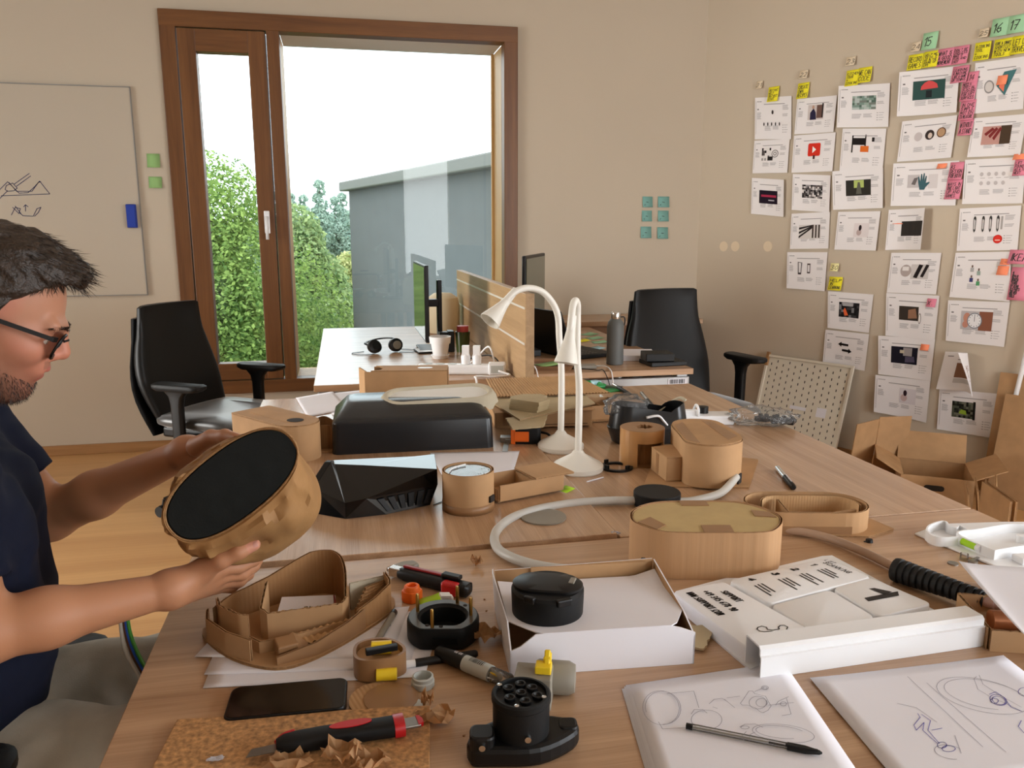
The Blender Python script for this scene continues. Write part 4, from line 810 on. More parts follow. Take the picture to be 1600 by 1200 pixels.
mb = MB(); mb.box((-0.11, 0, 0.20), (0.20, 0.005, 0.40), rx=0.10); mb.build('panel', M['kz'], r); mb = MB(); mb.box((0.07, -0.045, 0.205), (0.17, 0.005, 0.41), rz=-0.5, rx=0.1); mb.build('panel', M['kz'], r)
for i, (px, h, rz, w, lab) in enumerate(((1522, .245, -0.5, .15, 'leftmost offcut'), (1538, .26, -0.6, .15, 'second offcut'), (1553, .255, -0.75, .16, 'third offcut'), (1568, .27, -0.9, .17, 'rightmost offcut'))):
    c = tp(px, 782, 0.18); r = thing('cardboard_offcut', '%s of the corrugated pieces standing upright beyond the desk edge' % lab, 'cardboard', (c[0], c[1], 0), R(62) + rz * 0.3, 'upright cardboard offcuts')
    cplate('board', [(-w / 2, 0), (w / 2, 0), (w / 2, h), (-w / 2, h * 0.93)], -0.003, 0.006, r, (M['kr'] if i % 2 else M['kz'], M['ke'])).rotation_euler = (PI / 2 - 0.14, 0, 0)
for i, (s, nn, h, w, lab) in enumerate(((2.06, 0.10, 0.63, 0.28, 'back one of the two tall cardboard sheets leaning at the right edge'), (2.12, 0.17, 0.54, 0.30, 'front one of the two tall cardboard sheets leaning at the right edge'))):
    p = wp(s, nn, 0); r = thing('cardboard_sheet', lab, 'cardboard', p, math.atan2(WD.y, WD.x)); cplate('board', [(-w / 2, 0), (w / 2, 0), (w / 2, h), (-w / 2, h)], -0.003, 0.006, r, K2).rotation_euler = (PI / 2 - (0.13 if i == 0 else 0.2) * 1, 0, 0); r.rotation_euler.z += 0
p0, p1 = wp(1.955, 0.05, 0.0), wp(2.05, 0.02, 1.0); mb = MB(); mb.tube([Vector((0, 0, 0)), p1 - p0], 0.011, 14); tag(mb.build('white_tube', M['white'], None, smooth='auto', loc=p0), 'slim white tube leaning on the wall at the right edge', 'tube')
for i, px in enumerate((1590, 1599)):
    c = tp(px, 812, 0.36); r = thing('cardboard_offcut', ('left', 'right')[i] + ' one of two thick boards standing against the desk edge at the far right', 'cardboard', (c[0] + 0.02, c[1] + 0.12, 0), R(70)); cplate('board', [(-0.11, 0), (0.11, 0), (0.11, 0.42), (-0.11, 0.42)], -0.003, 0.007, r, K2).rotation_euler = (PI / 2, 0, 0)
# ------------------------------------------------------------------ things on the far desks
mo = thing('monitor', 'flat monitor seen edge on, turned to the window, on the left far desk', 'monitor', (0.42, 3.86, ZT))
mb = MB(); mb.box((-0.05, 0.02, 0.245), (0.018, 0.56, 0.35)); mb.build('screen_shell', M['black'], mo, bevel=0.004)
mb = MB(); mb.box((-0.0605, 0.02, 0.245), (0.002, 0.54, 0.33)); mb.build('screen_glass', M['screen'], mo)
mb = MB(); mb.box((0.035, 0, 0.17), (0.022, 0.05, 0.34)); mb.build('stand_post', M['black'], mo, bevel=0.004); mb = MB(); mb.box((-0.005, 0, 0.23), (0.08, 0.05, 0.035)); mb.build('stand_arm', M['black'], mo, bevel=0.004)
mb = MB(); mb.box((0.01, 0.03, 0.006), (0.16, 0.20, 0.010)); mb.build('stand_foot', M['black'], mo, bevel=0.003)
hp = thing('headphones', 'black headphones with grey ear cup lying on the pale far desk', 'headphones', (0.185, 3.83, ZT), 0.25); hp.scale = (0.82, 0.82, 0.75)
for x, y, z, tilt in ((0.06, -0.02, 0.0455, 0.35), (-0.07, -0.03, 0.045, 1.0)):
    mb = MB(); mb.lathe([(0.012, -0.018), (0.038, -0.018), (0.043, -0.006), (0.043, 0.012), (0.028, 0.02), (0.012, 0.02)], 20); c = mb.build('ear_cup', M['black'], hp, smooth='auto', loc=(x, y, z), rot=(PI / 2 - tilt * 0.4, tilt * 0.3, 0.2)); 
    mb = MB(); mb.lathe([(0.001, -0.0235), (0.026, -0.0235), (0.027, -0.017), (0.001, -0.017)], 18, m=0); mb.build('ear_pad', M['greyp'] if x > 0 else M['blackm'], c)
    mb2 = MB(); mb2.lathe([(0.001, 0.019), (0.027, 0.019), (0.027, 0.0225), (0.001, 0.0225)], 18); mb2.build('cap', M['greyp'] if x > 0 else M['black'], c)
mb = MB(); mb.tube(smooth_path([(0.06, 0.02, 0.06), (0.075, 0.07, 0.075), (0.02, 0.13, 0.07), (-0.05, 0.12, 0.06), (-0.10, 0.05, 0.055), (-0.075, 0.0, 0.045)], 6), 0.009, 8, flat=0.6); mb.build('headband', M['black'], hp, smooth=True)
mb = MB(); mb.tube(smooth_path([(-0.08, -0.06, 0.004), (-0.16, -0.06, 0.004), (-0.19, 0.02, 0.004), (-0.11, 0.05, 0.004)], 6), 0.0022, 6); mb.tube(smooth_path([(0.07, -0.06, 0.004), (0.15, -0.09, 0.004), (0.19, -0.02, 0.004), (0.12, 0.05, 0.004)], 6), 0.0022, 6); mb.build('cable', M['black'], hp)
pt = thing('plant_pot', 'empty white pot with saucer beside the monitor', 'pot', (0.425, 3.598, ZT))
mb = MB(); mb.lathe([(0.001, 0.006), (0.032, 0.006), (0.042, 0.068), (0.047, 0.069), (0.050, 0.100), (0.046, 0.100), (0.042, 0.07), (0.001, 0.065)], 28); mb.build('pot', M['white'], pt, smooth='auto'); mb = MB(); mb.lathe([(0.001, 0), (0.034, 0), (0.042, 0.016), (0.039, 0.016), (0.032, 0.005), (0.001, 0.005)], 28); mb.build('saucer', M['white'], pt, smooth='auto')
cu = thing('tumbler', 'dark olive tumbler with red lid beside the divider', 'cup', (0.555, 3.77, ZT)); mb = MB(); mb.lathe([(0.001, 0), (0.030, 0), (0.036, 0.098), (0.001, 0.098)], 24); mb.build('body', mat('olive_glass', (62, 74, 30), 0.2), cu, smooth='auto'); mb = MB(); mb.lathe([(0.001, 0.098), (0.028, 0.098), (0.028, 0.125), (0.001, 0.127)], 24); mb.build('lid', mat('pink_red_lid', (206, 84, 84), 0.5), cu, smooth='auto')
hb = thing('holder', 'small black upright holder between pot and tumbler', 'holder', (0.50, 3.80, ZT)); mb = MB(); mb.box((0, 0, 0.05), (0.03, 0.07, 0.10)); mb.build('body', M['black'], hb, bevel=0.003); mb = MB(); mb.box((-0.03, 0, 0.085), (0.05, 0.05, 0.02)); mb.build('ledge', M['black'], hb, bevel=0.003)
bgx = thing('paper_bag', 'cream rounded lamp globe standing behind the monitor', 'lamp', (0.55, 4.50, ZT)); mb = MB(); mb.lathe([(0.001, 0), (0.085, 0), (0.095, 0.03), (0.095, 0.16), (0.085, 0.20), (0.05, 0.225), (0.001, 0.23)], 28); mb.build('shade', mat('cream_shade', (226, 212, 178), 0.6), bgx, smooth='auto'); bgx.name = 'table_lamp'
mb = MB(); mb.lathe([(0.001, -0.004), (0.088, -0.004), (0.088, 0.0005), (0.001, 0.0005)], 28); mb.build('base', M['edge'], bgx, loc=(0, 0, 0.004))
def pad(name, label, cat, x, y, w, d, h, rz, m, z=ZT):
    r = thing(name, label, cat, (x, y, z), rz); mb = MB(); mb.box((0, 0, h / 2), (w, d, h)); mb.build('cover', m, r, bevel=min(0.003, h * 0.3)); return r
p_ = pad('phone_slab', 'thin white slab beside the pot on the pale desk', 'tablet', 0.37, 3.80, 0.075, 0.13, 0.009, 0.1, M['black']); mb = MB(); mb.box((0, 0, 0.0096), (0.07, 0.125, 0.001)); mb.build('screen', M['white'], p_)
ps = thing('power_strip', 'white power strip with plugs at the near end of the pale desk', 'power strip', (0.435, 3.185, ZT), -0.25)
mb = MB(); mb.box((0, 0, 0.02), (0.30, 0.052, 0.04)); mb.build('body', M['white'], ps, bevel=0.008)
for i in range(5): mb = MB(); mb.lathe([(0.001, 0), (0.019, 0), (0.019, 0.0015), (0.001, 0.0015)], 18); mb.build('socket', M['lgrey'], ps, loc=(-0.11 + i * 0.05, 0, 0.0395))
for i, x in enumerate((0.045, 0.09)): mb = MB(); mb.lathe([(0.001, 0.0), (0.018, 0.0), (0.020, 0.03), (0.012, 0.05), (0.001, 0.05)], 16); mb.box((0, 0, 0.055), (0.028, 0.03, 0.04)); mb.build('plug', M['white'], ps, smooth='auto', loc=(x, 0, 0.041))
ad = thing('charger_block', 'white charger block at the right end of the power strip', 'charger', (0.60, 3.13, ZT), -0.2); mb = MB(); mb.box((0, 0, 0.025), (0.07, 0.05, 0.05)); mb.build('body', M['white'], ad, bevel=0.006); mb = MB(); mb.box((0, -0.0255, 0.025), (0.05, 0.001, 0.03)); mb.build('face', M['lgrey'], ad)
mb = MB(); mb.tube(smooth_path([(0.60, 3.17, ZT + 0.03), (0.585, 3.23, ZT + 0.10), (0.54, 3.30, ZT + 0.04), (0.50, 3.36, ZT + 0.005), (0.40, 3.36, ZT + 0.006), (0.33, 3.30, ZT + 0.006)], 8), 0.004, 8); tag(mb.build('cable', M['white'], smooth=True), 'white cable curling behind the power strip', 'cable')
mb = MB(); mb.tube(smooth_path([(0.60, 3.10, ZT + 0.02), (0.64, 3.07, ZT + 0.006), (0.56, 3.058, ZT + 0.006), (0.50, 3.058, ZT + 0.008), (0.50, 3.03, ZT - 0.02), (0.50, 3.02, ZT - 0.25)], 8), 0.0045, 8); tag(mb.build('cable', M['white'], smooth=True), 'white cable hanging over the near edge of the pale desk', 'cable')
mb = MB(); mb.tube(smooth_path([(0.50, 3.42, ZT + 0.006), (0.56, 3.46, ZT + 0.02), (0.61, 3.30, ZT + 0.05), (0.645, 3.22, ZT + 0.008)], 8), 0.003, 8); tag(mb.build('cable', M['black'], smooth=True), 'thin black cable looping beside the divider', 'cable')
# right far desk
mr = thing('monitor', 'large dark monitor half hidden behind the divider', 'monitor', (0.99, 4.12, ZT), R(-24))
mb = MB(); mb.box((0, 0, 0.27), (0.02, 0.56, 0.36)); mb.build('screen_shell', M['black'], mr, bevel=0.005); mb = MB(); mb.box((0.011, 0, 0.27), (0.002, 0.53, 0.33)); mb.build('screen_glass', M['screen'], mr)
mb = MB(); mb.box((-0.03, 0, 0.14), (0.025, 0.06, 0.28)); mb.build('stand_post', M['black'], mr, bevel=0.004); mb = MB(); mb.box((-0.02, 0, 0.006), (0.16, 0.2, 0.012)); mb.build('stand_foot', M['black'], mr, bevel=0.004)
lp = thing('laptop', 'open black laptop on the right far desk, lid towards the viewer', 'laptop', (1.06, 3.60, ZT), R(20))
mb = MB(); mb.box((0, 0, 0.010), (0.23, 0.33, 0.018)); mb.build('base', M['blackm'], lp, bevel=0.004)
mb = MB(); mb.box((0, 0, 0.0), (0.008, 0.33, 0.225)); mb.build('lid', M['black'], lp, bevel=0.003, loc=(-0.155, 0, 0.118), rot=(0, -0.36, 0))
kb = MB()
for i in range(5):
    for j in range(13): kb.box((-0.06 + i * 0.02, -0.145 + j * 0.0242, 0.0195), (0.016, 0.019, 0.002))
tag(kb.build('keys', M['black'], lp), kind='stuff')
ty = thing('wooden_tray', 'rounded wooden tray with a green note in it, at the near edge by the divider', 'tray', (0.86, 3.27, ZT), R(-12))
mb = MB(); mb.loft([[(x, y, z) for x, y in rrect(w, d, 0.03, 5)] for w, d, z in ((0.17, 0.20, 0.0), (0.19, 0.22, 0.018), (0.18, 0.21, 0.018), (0.165, 0.195, 0.006))]); mb.build('tray', M['edge'], ty, smooth='auto')
def note(label, x, y, z, rz, m, w=0.076, h=0.076): r = thing('sticky_note', label, 'sticky note', (x, y, z), rz); mb = MB(); mb.grid(lambda u, v: ((u - .5) * w, (v - .5) * h, 0.0006 + 0.006 * u * u), 4, 1); mb.build('leaf', m, r, solid=0.0004, smooth=True)
note('green note lying in the wooden tray', 0.85, 3.27, ZT + 0.008, 0.3, M['st_dg'], 0.1, 0.076)
for i, (x, y, rz, m, lab) in enumerate(((*tp(921, 523), 0.5, M['st_g'], 'furthest of three pale green notes fanned behind the bottle'), (*tp(930, 529), 0.2, M['st_g'], 'middle of three pale green notes fanned behind the bottle'), (*tp(936, 535), -0.1, M['st_g'], 'rightmost of three pale green notes fanned behind the bottle'), (*tp(908, 545), 0.3, M['st_y'], 'yellow note beside the laptop lid'), (*tp(930, 545), 0.2, M['st_b'], 'pale blue note beside the laptop lid'), (*tp(908, 533), 0.1, M['st_y'], 'small yellow note further back behind the laptop'))): note(lab, x, y, ZT + 0.0005, rz, m)
bt = thing('water_bottle', 'slate grey bottle with steel cap on the right far desk', 'bottle', (1.152, 3.275, ZT))
mb = MB(); mb.lathe([(0.001, 0), (0.034, 0), (0.037, 0.004), (0.037, 0.165), (0.033, 0.185), (0.022, 0.198), (0.001, 0.198)], 32); mb.build('body', M['bottle'], bt, smooth='auto'); mb = MB(); mb.lathe([(0.001, 0.198), (0.019, 0.198), (0.020, 0.202), (0.020, 0.226), (0.018, 0.229), (0.001, 0.229)], 24); mb.build('cap', M['chrome'], bt, smooth='auto')
mb = MB(); mb.tube(smooth_path([(0.02, 0, 0.205), (0.038, 0, 0.205), (0.042, 0, 0.185), (0.038, 0, 0.168)], 5), 0.003, 6); mb.build('strap', M['black'], bt, smooth=True)
pad('notebook', 'black notebook at the near right corner of the right far desk', 'notebook', 1.36, 3.235, 0.17, 0.13, 0.018, R(4), M['black']); pad('wallet', 'black folded wallet on top of the black notebook', 'wallet', 1.335, 3.24, 0.125, 0.11, 0.034, R(-8), M['black'], ZT + 0.0185); pad('book', 'white edged book behind the black notebook', 'book', 1.31, 3.42, 0.16, 0.20, 0.026, R(-14), M['paper'])
pad('hard_drive', 'small grey adapter box beside the bottle at the desk edge', 'adapter', 0.99, 3.20, 0.10, 0.05, 0.016, R(-6), M['greyp'])
mb = MB(); mb.tube(smooth_path([(1.04, 3.20, ZT + 0.008), (1.07, 3.16, ZT + 0.012), (1.075, 3.11, ZT + 0.006), (1.077, 3.085, ZT - 0.02), (1.08, 3.05, ZT - 0.12), (1.075, 2.98, ZT - 0.25)], 8), 0.003, 8); tag(mb.build('cable', M['white'], smooth=True), 'white cable hanging from the adapter beside the bottle', 'cable')
mb = MB(); mb.tube(smooth_path([(0.95, 3.18, ZT + 0.004), (1.02, 3.12, ZT + 0.004), (1.05, 3.088, ZT - 0.01), (1.10, 3.04, ZT - 0.2)], 8), 0.002, 6); tag(mb.build('cable', M['black'], smooth=True), 'thin black cable hanging beside the white one at the right far desk', 'cable')
mb = MB(); mb.tube(smooth_path([(0.72, 3.25, ZT + 0.004), (0.74, 3.15, ZT + 0.03), (0.76, 3.105, ZT + 0.01), (0.78, 3.09, ZT - 0.15)], 8), 0.003, 8); tag(mb.build('cable', M['white'], smooth=True), 'white cable by the divider on the right far desk', 'cable')
pad('pen_case', 'dark clutter of flat cases behind the laptop', 'case', 0.83, 3.66, 0.10, 0.22, 0.03, 0.1, M['black'])

# ------------------------------------------------------------------ gooseneck lamps
def lamp(label, base, path, head_dir):
    r = thing('gooseneck_lamp', label, 'lamp', (base[0], base[1], base[2]))
    mb = MB(); mb.lathe([(0.001, 0), (0.060, 0), (0.062, 0.003), (0.062, 0.013), (0.058, 0.017), (0.018, 0.040), (0.011, 0.050), (0.001, 0.050)], 40); mb.build('base', M['whitem'], r, smooth='auto', angle=30)
    mb = MB(); mb.tube(path, 0.0085, 14); mb.build('neck', M['whitem'], r, smooth='auto')
    e = Vector(path[-1]); d = Vector(head_dir).normalized(); x = d.orthogonal().normalized(); y = d.cross(x); rings = []
    for t, rr_ in ((-0.055, 0.009), (-0.02, 0.0105), (0.0, 0.013), (0.02, 0.018), (0.04, 0.024), (0.052, 0.0275), (0.056, 0.028), (0.056, 0.026), (0.03, 0.019)): rings.append([e + d * t + (x * math.cos(2 * PI * k / 24) + y * math.sin(2 * PI * k / 24)) * rr_ for k in range(24)])
    mb = MB(); mb.loft(rings); mb.build('lamp_head', M['whitem'], r, smooth='auto', angle=50)
    return r
bA = (*tp(876, 701), ZT); bB = (*tp(903, 734), ZT)
q = lambda b, px, py, dy: (lambda p: (p.x - b[0], p.y - b[1], p.z - b[2]))(onp(px, py, (0, b[1] + dy, 0), (0, 1, 0)))
pA = smooth_path([(0, 0, 0.04), (0, 0, 0.2), q(bA, 874, 530, 0), q(bA, 870, 487, 0), q(bA, 850, 458, -0.01), q(bA, 824, 450, -0.02), q(bA, 802, 458, -0.03), q(bA, 786, 477, -0.035)], 8)
lamp('white gooseneck lamp arching to the left over the divider', bA, pA, Vector(q(bA, 765, 502, -0.05)) - Vector(q(bA, 790, 472, -0.03)))
pB = smooth_path([(0, 0, 0.04), (0, 0, 0.2), q(bB, 902, 560, 0), q(bB, 902, 500, 0), q(bB, 902, 477, -0.010), q(bB, 899, 470, -0.026), q(bB, 895, 479, -0.042), q(bB, 892, 505, -0.055), q(bB, 890, 530, -0.06)], 8)
lamp('white gooseneck lamp in front, its head folded straight down', bB, pB, Vector(q(bB, 884, 575, -0.075)) - Vector(q(bB, 891, 525, -0.06)))

# ------------------------------------------------------------------ middle of the table
# large charcoal housing with filler ring
bh = thing('formed_housing', 'large charcoal vacuum formed housing with a beige oval ring on top', 'housing', (0.172, 2.15, ZL), R(-2))
rings = []
for w, d, z, dy, rr_ in ((0.424, 0.235, 0.0, 0, 0.018), (0.419, 0.231, 0.078, 0, 0.02), (0.416, 0.229, 0.083, 0.0, 0.022), (0.408, 0.222, 0.0875, 0.001, 0.022), (0.396, 0.205, 0.093, 0.008, 0.022), (0.352, 0.125, 0.116, 0.040, 0.03), (0.33, 0.10, 0.119, 0.045, 0.03)): rings.append([(x, y + dy, z) for x, y in rrect(w, d, rr_, 6)])
mb = MB(); mb.loft(rings); mb.build('shell', M['vac'], bh, smooth='auto', angle=50)
mb = MB(); out = []; st = stadium(0.300, 0.100, 14); n = len(st); rnd = random.Random(2)
for s, z in ((1.12, -0.012), (1.08, 0.004), (1.03, 0.014), (1.0, 0.018), (0.95, 0.018), (0.92, 0.013), (0.91, 0.006)): out.append([(0.075 + x * s, 0.012 + y * s, 0.112 + z + 0.03 * x + 0.20 * y + (rnd.uniform(-.010, .004) if z < 0 else 0)) for x, y in st])
mb.loft(out, 0, False, False); mb.build('filler_ring', M['foam'], bh, smooth='auto', angle=60)
mb = MB(); mb.add([(0.075 + x * 0.915, 0.012 + y * 0.915, 0.112 + 0.009 + 0.03 * x + 0.20 * y) for x, y in st], [tuple(range(n))]); w_ = mb.build('inlay', M['inlay'], bh); w_['label'] = 'white oval inside the ring, painted as a window reflection'  # white oval stands in for the window reflected inside the ring
# faceted black wedge housing
wd = thing('wedge_housing', 'faceted black wedge housing with slanted vent slots', 'housing', (0.05, 1.66, ZL)); o_ = Vector((0.05, 1.66, ZL))
V = lambda px, py, z: tuple(tp3(px, py, z) - o_)
A = [V(495, 803, ZL), V(540, 811, ZL), V(604, 804, ZL), V(672, 789, ZL), (0.128, 0.07, 0), (0.10, 0.11, 0), (-0.09, 0.10, 0)]
B = [V(491, 764, .79), V(539, 786, .775), V(572, 779, .785), V(684, 757, .79), (0.14, 0.07, 0.045), (0.11, 0.115, 0.05), (-0.09, 0.105, 0.05)]
C_ = [V(517, 722, .83), V(523, 725, .831), V(570, 727, .831), V(683, 733, .831), (0.135, 0.045, 0.084), V(648, 713, .83), V(521, 719, .831)]
mb = MB(); mb.v = A + B + C_; 
for a, b in ((0, 7), (7, 14)):
    for i in range(7): j = (i + 1) % 7; mb.f.append((a + i, a + j, b + j, b + i)); mb.m.append(0); mb.c.append(None)
mb.f += [tuple(range(6, -1, -1)), tuple(range(14, 21))]; mb.m += [0, 0]; mb.c += [None, None]; mb.build('shell', M['wedge'], wd, bevel=0.0007)
for i in range(6):
    t0 = 0.06 + i * 0.15; a0, a1, b0_, b1 = (Vector(A[2]).lerp(Vector(A[3]), t0), Vector(A[2]).lerp(Vector(A[3]), t0 + 0.09), Vector(B[2]).lerp(Vector(B[3]), t0 + 0.06), Vector(B[2]).lerp(Vector(B[3]), t0 + 0.15))
    nn = (a1 - a0).cross(b0_ - a0).normalized(); p0, p1, p2, p3 = a0.lerp(b0_, 0.16), a1.lerp(b1, 0.16), a1.lerp(b1, 0.84), a0.lerp(b0_, 0.84)
    mb = MB(); mb.add([p + nn * k for k in (-0.002, 0.0022) for p in (p0, p1, p2, p3)], [(3, 2, 1, 0), (4, 5, 6, 7), (0, 1, 5, 4), (1, 2, 6, 5), (2, 3, 7, 6), (3, 0, 4, 7)]); mb.build('vent_louvre', M['black'], wd)
mb = MB(); f0, f1, f2 = Vector(A[0]), Vector(B[0]), Vector(C_[0]); ed = Vector((-0.014, 0.004, 0)); mb.add([f0, f1, f2, f0 + ed, f1 + ed, f2 + ed, Vector(A[6]), Vector(B[6]), Vector(C_[6]), Vector(A[6]) + ed, Vector(B[6]) + ed, Vector(C_[6]) + ed], [(0, 1, 7, 6), (1, 2, 8, 7), (3, 9, 10, 4), (4, 10, 11, 5), (0, 3, 4, 1), (1, 4, 5, 2), (6, 7, 10, 9), (7, 8, 11, 10), (2, 5, 11, 8), (0, 6, 9, 3)]); mb.build('end_cap', M['black'], wd, bevel=0.002)
# cardboard tube with clear lid and its side tray
cy = thing('cardboard_cup', 'round cardboard tube with clear film over its top', 'box', (0.240, 1.578, ZL)); KW = (M['kz'], M['ke'])
cwall('tube_wall', circ(0.0515, 48), 0.0, 0.084, cy, KW, 0.005, True, 0.0025)
mb = MB(); rib(mb, circ(0.0545, 48), 0.0, 0.018, 0.0008, True); mb.build('bottom_band', M['kt'], cy, smooth=True)
mb = MB(); mb.prism(circ(0.0485, 36), 0.0805, 0.0812); mb.build('film_lid', M['clear'], cy); mb = MB(); mb.prism(circ(0.0485, 24), 0.001, 0.004); mb.build('floor_disc', M['kz'], cy)
mb = MB(); mb.tube(smooth_path([(-0.04, -0.01, 0.083), (-0.03, 0.015, 0.0835), (0.0, 0.035, 0.084)], 5), [0.0015] * 11, 6); g = mb.build('edge_strip', M['white'], cy); g['label'] = 'white strip painted as a glint on the film'  # last strip is a modelled white glint, no part of the tube
mb = MB(); mb.box((0.044, -0.034, 0.028), (0.018, 0.004, 0.013), rz=0.9); mb.build('slot', M['hole'], cy)
tr = thing('cardboard_tray', 'shallow open cardboard tray with a folded lid beside the tube', 'tray', (0.292, 1.625, ZL), R(18))
w, d = 0.165, 0.085
cplate('tray_floor', [(0, -d / 2), (w, -d / 2), (w, d / 2), (0, d / 2)], 0.004, 0.004, tr, KW)
for nm, p, z in (('tray_wall', [(0.004, -d / 2), (w, -d / 2)], 0.04), ('tray_wall', [(0.0, d / 2), (w, d / 2)], 0.04), ('tray_wall', [(0.09, -d / 2 + .004), (0.09, d / 2 - .004)], 0.038), ('tray_wall', [(0.0, -d / 2 + .004), (0.0, d / 2 - .004)], 0.03)): cwall(nm, p, 0.006, z, tr, KW, 0.004, False, 0.003)
cplate('tray_lid', [(0.092, -d / 2 - 0.004), (0.19, -d / 2 - 0.006), (0.19, d / 2 + 0.004), (0.092, d / 2 + 0.006)], 0.040, 0.004, tr, KW)
mb = MB(); mb.box((0.065, -0.012, 0.0085), (0.034, 0.016, 0.001)); mb.build('cut_hole', M['hole'], tr)
note('lime sticky note poking out under the cardboard tray', 0.462, 1.640, ZT + 0.004, 0.5, M['st_l'], 0.05, 0.03)
# sheets under this corner
def flat_sheet(label, pts, z=ZT, name='paper_sheet', curl=0.0, group=None, m='paper'):
    a, b, c, d = [Vector(tp3(*p, z)) if len(p) == 2 else Vector(p) for p in pts]; o = (a + b + c + d) / 4; r = thing(name, label, 'paper', o, 0, group)
    def mp(u, v, k=0.0): return (a.lerp(b, u)).lerp(d.lerp(c, u), v) - o + Vector((0, 0, 0.0008 + k + curl * ((2 * u - 1) ** 4 + 0.6 * (2 * v - 1) ** 4)))
    mb = MB(); mb.grid(mp, 12, 12); mb.build('sheet', M[m], r, smooth=True, solid=0.0003); return r, mp
flat_sheet('white sheet showing behind the cardboard tube and tray', ((672, 708), (812, 705), (800, 745), (690, 742)), ZL)
# cardboard box with oval inlay behind the held model
bo = thing('cardboard_box', 'cardboard box with rounded front and an oval inlay on its lid', 'box', (-0.184, 2.115, ZL), R(-52))
st = stadium(0.29, 0.115, 12); sq = [(x, y) if x > -0.1 else (-0.12, math.copysign(0.0575, y)) for x, y in st]
cwall('box_wall', resample(sq, 0.01, True), 0.0, 0.092, bo, KW, 0.004, True, 0.004)
cplate('lid', sq, 0.0915, 0.004, bo, KW); mb = MB(); mb.prism(stadium(0.20, 0.055, 10, cx=0.0), 0.0955, 0.0962); mb.build('inlay', M['k'], bo); mb = MB(); mb.prism(stadium(0.045, 0.04, 8, cx=0.085), 0.0962, 0.0966); mb.build('finger_hole', M['hole'], bo)
# box with cut out at the back
bc = thing('cardboard_box', 'long cardboard box with curved cut left end, before the pale far desk', 'box', (0.20, 2.64, ZL), R(-9))
w, d, h = 0.27, 0.10, 0.115
for nm, p in (('box_wall', [(-w / 2, -d / 2), (w / 2, -d / 2)]), ('box_wall', [(-w / 2 + 0.02, d / 2), (w / 2, d / 2)]), ('box_wall', [(w / 2, -d / 2 + .004), (w / 2, d / 2 - .004)]), ('box_wall', [(-w / 2 - 0.03, d / 2 - 0.005), (-w / 2 + 0.006, -d / 2 + 0.004)])): cwall(nm, p, 0.0, h, bc, KW, 0.004, False, 0.004)
cplate('lid', [(-w / 2 + 0.055, d / 2)] + [(-w / 2 + 0.01 + 0.045 * math.cos(a), -0.01 + 0.06 * math.sin(a)) for a in (1.2, .8, .4, 0, -.4)] + [(-w / 2 + 0.02, -d / 2), (w / 2, -d / 2), (w / 2, d / 2)], h, 0.004, bc, KW); mb = MB(); mb.prism(stadium(0.05, 0.025, 8, cx=0.06), h + 0.004, h + 0.0045); mb.build('label', M['white'], bc)
# papers far left of the table
flat_sheet('thin paper sheets lying at the far left corner of the table', ((500, 617), (600, 606), (640, 622), (520, 650)), ZL); flat_sheet('tracing paper with grey print lying by the rounded cardboard box', ((462, 622), (520, 612), (545, 640), (480, 652)), ZL + 0.001)
for i, (px, py, s, lab) in enumerate(((505, 690, 1.0, 'brown cardboard offcut curled beside the rounded box'), (507, 662, .7, 'small torn grey brown scrap behind the curled offcut'))):
    a = tp(px, py + 14, ZL); r = thing('cardboard_scrap', lab, 'cardboard', (a[0], a[1], ZL), i * 0.8); cwall('strip', [(-0.035 * s, 0), (-0.01 * s, 0.022 * s), (0.02 * s, 0.015 * s), (0.032 * s, -0.02 * s)], 0.0, lambda u: (0.045 + 0.02 * math.sin(3 * u)) * s, r, (M['kd'], M['ke']), 0.004, False, 0.003); cplate('foot', [(-0.035 * s, -0.02 * s), (0.03 * s, -0.025 * s), (0.03 * s, 0.0), (-0.03 * s, 0.0)], 0.0005, 0.004, r, (M['kd'], M['ke']))
# stack of cardboard in the middle rear
def plate(label, pts, z, m=('kz', 'ke'), t=0.004, group=None, jag=0.0, name='cardboard_sheet', z_un=None):
    P = [tp(x, y, z_un if z_un else z) for x, y in pts]; cx = sum(p[0] for p in P) / len(P); cy = sum(p[1] for p in P) / len(P); r = thing(name, label, 'cardboard', (cx, cy, z), 0, group); cplate('board', [(x - cx, y - cy) for x, y in P], 0, t, r, (M[m[0]], M[m[1]]), jag); return r
r = thing('cardboard_box', 'flat closed cardboard box at the bottom of the rear cardboard pile', 'box', (0.575, 2.345, ZT + 0.006), R(-4))
mb = MB(); mb.box((0, 0, 0.024), (0.29, 0.26, 0.048)); mb.build('body', M['kz'], r, bevel=0.002); mb = MB(); mb.box((-0.11, -0.1308, 0.026), (0.025, 0.0012, 0.034)); mb.build('tape', M['kt'], r); mb = MB(); mb.box((0.0, -0.006, 0.0495), (0.30, 0.268, 0.003)); mb.build('lid', M['kz'], r); mb = MB(); mb.box((0.03, -0.1306, 0.008), (0.2, 0.001, 0.0012)); mb.build('seam', M['hole'], r)
plate('grey brown cardboard sheet lying under the chipboard cutouts', ((764, 628), (812, 658), (930, 632), (905, 612), (790, 612)), 0.801, ('kg', 'ke'), 0.004, z_un=0.80)
r = thing('fluted_sheet', 'pale corrugated sheet with its flutes showing at the top of the rear pile', 'cardboard', (0.605, 2.46, 0.812), R(-2)); mb = MB(); W_, D_ = 0.31, 0.20
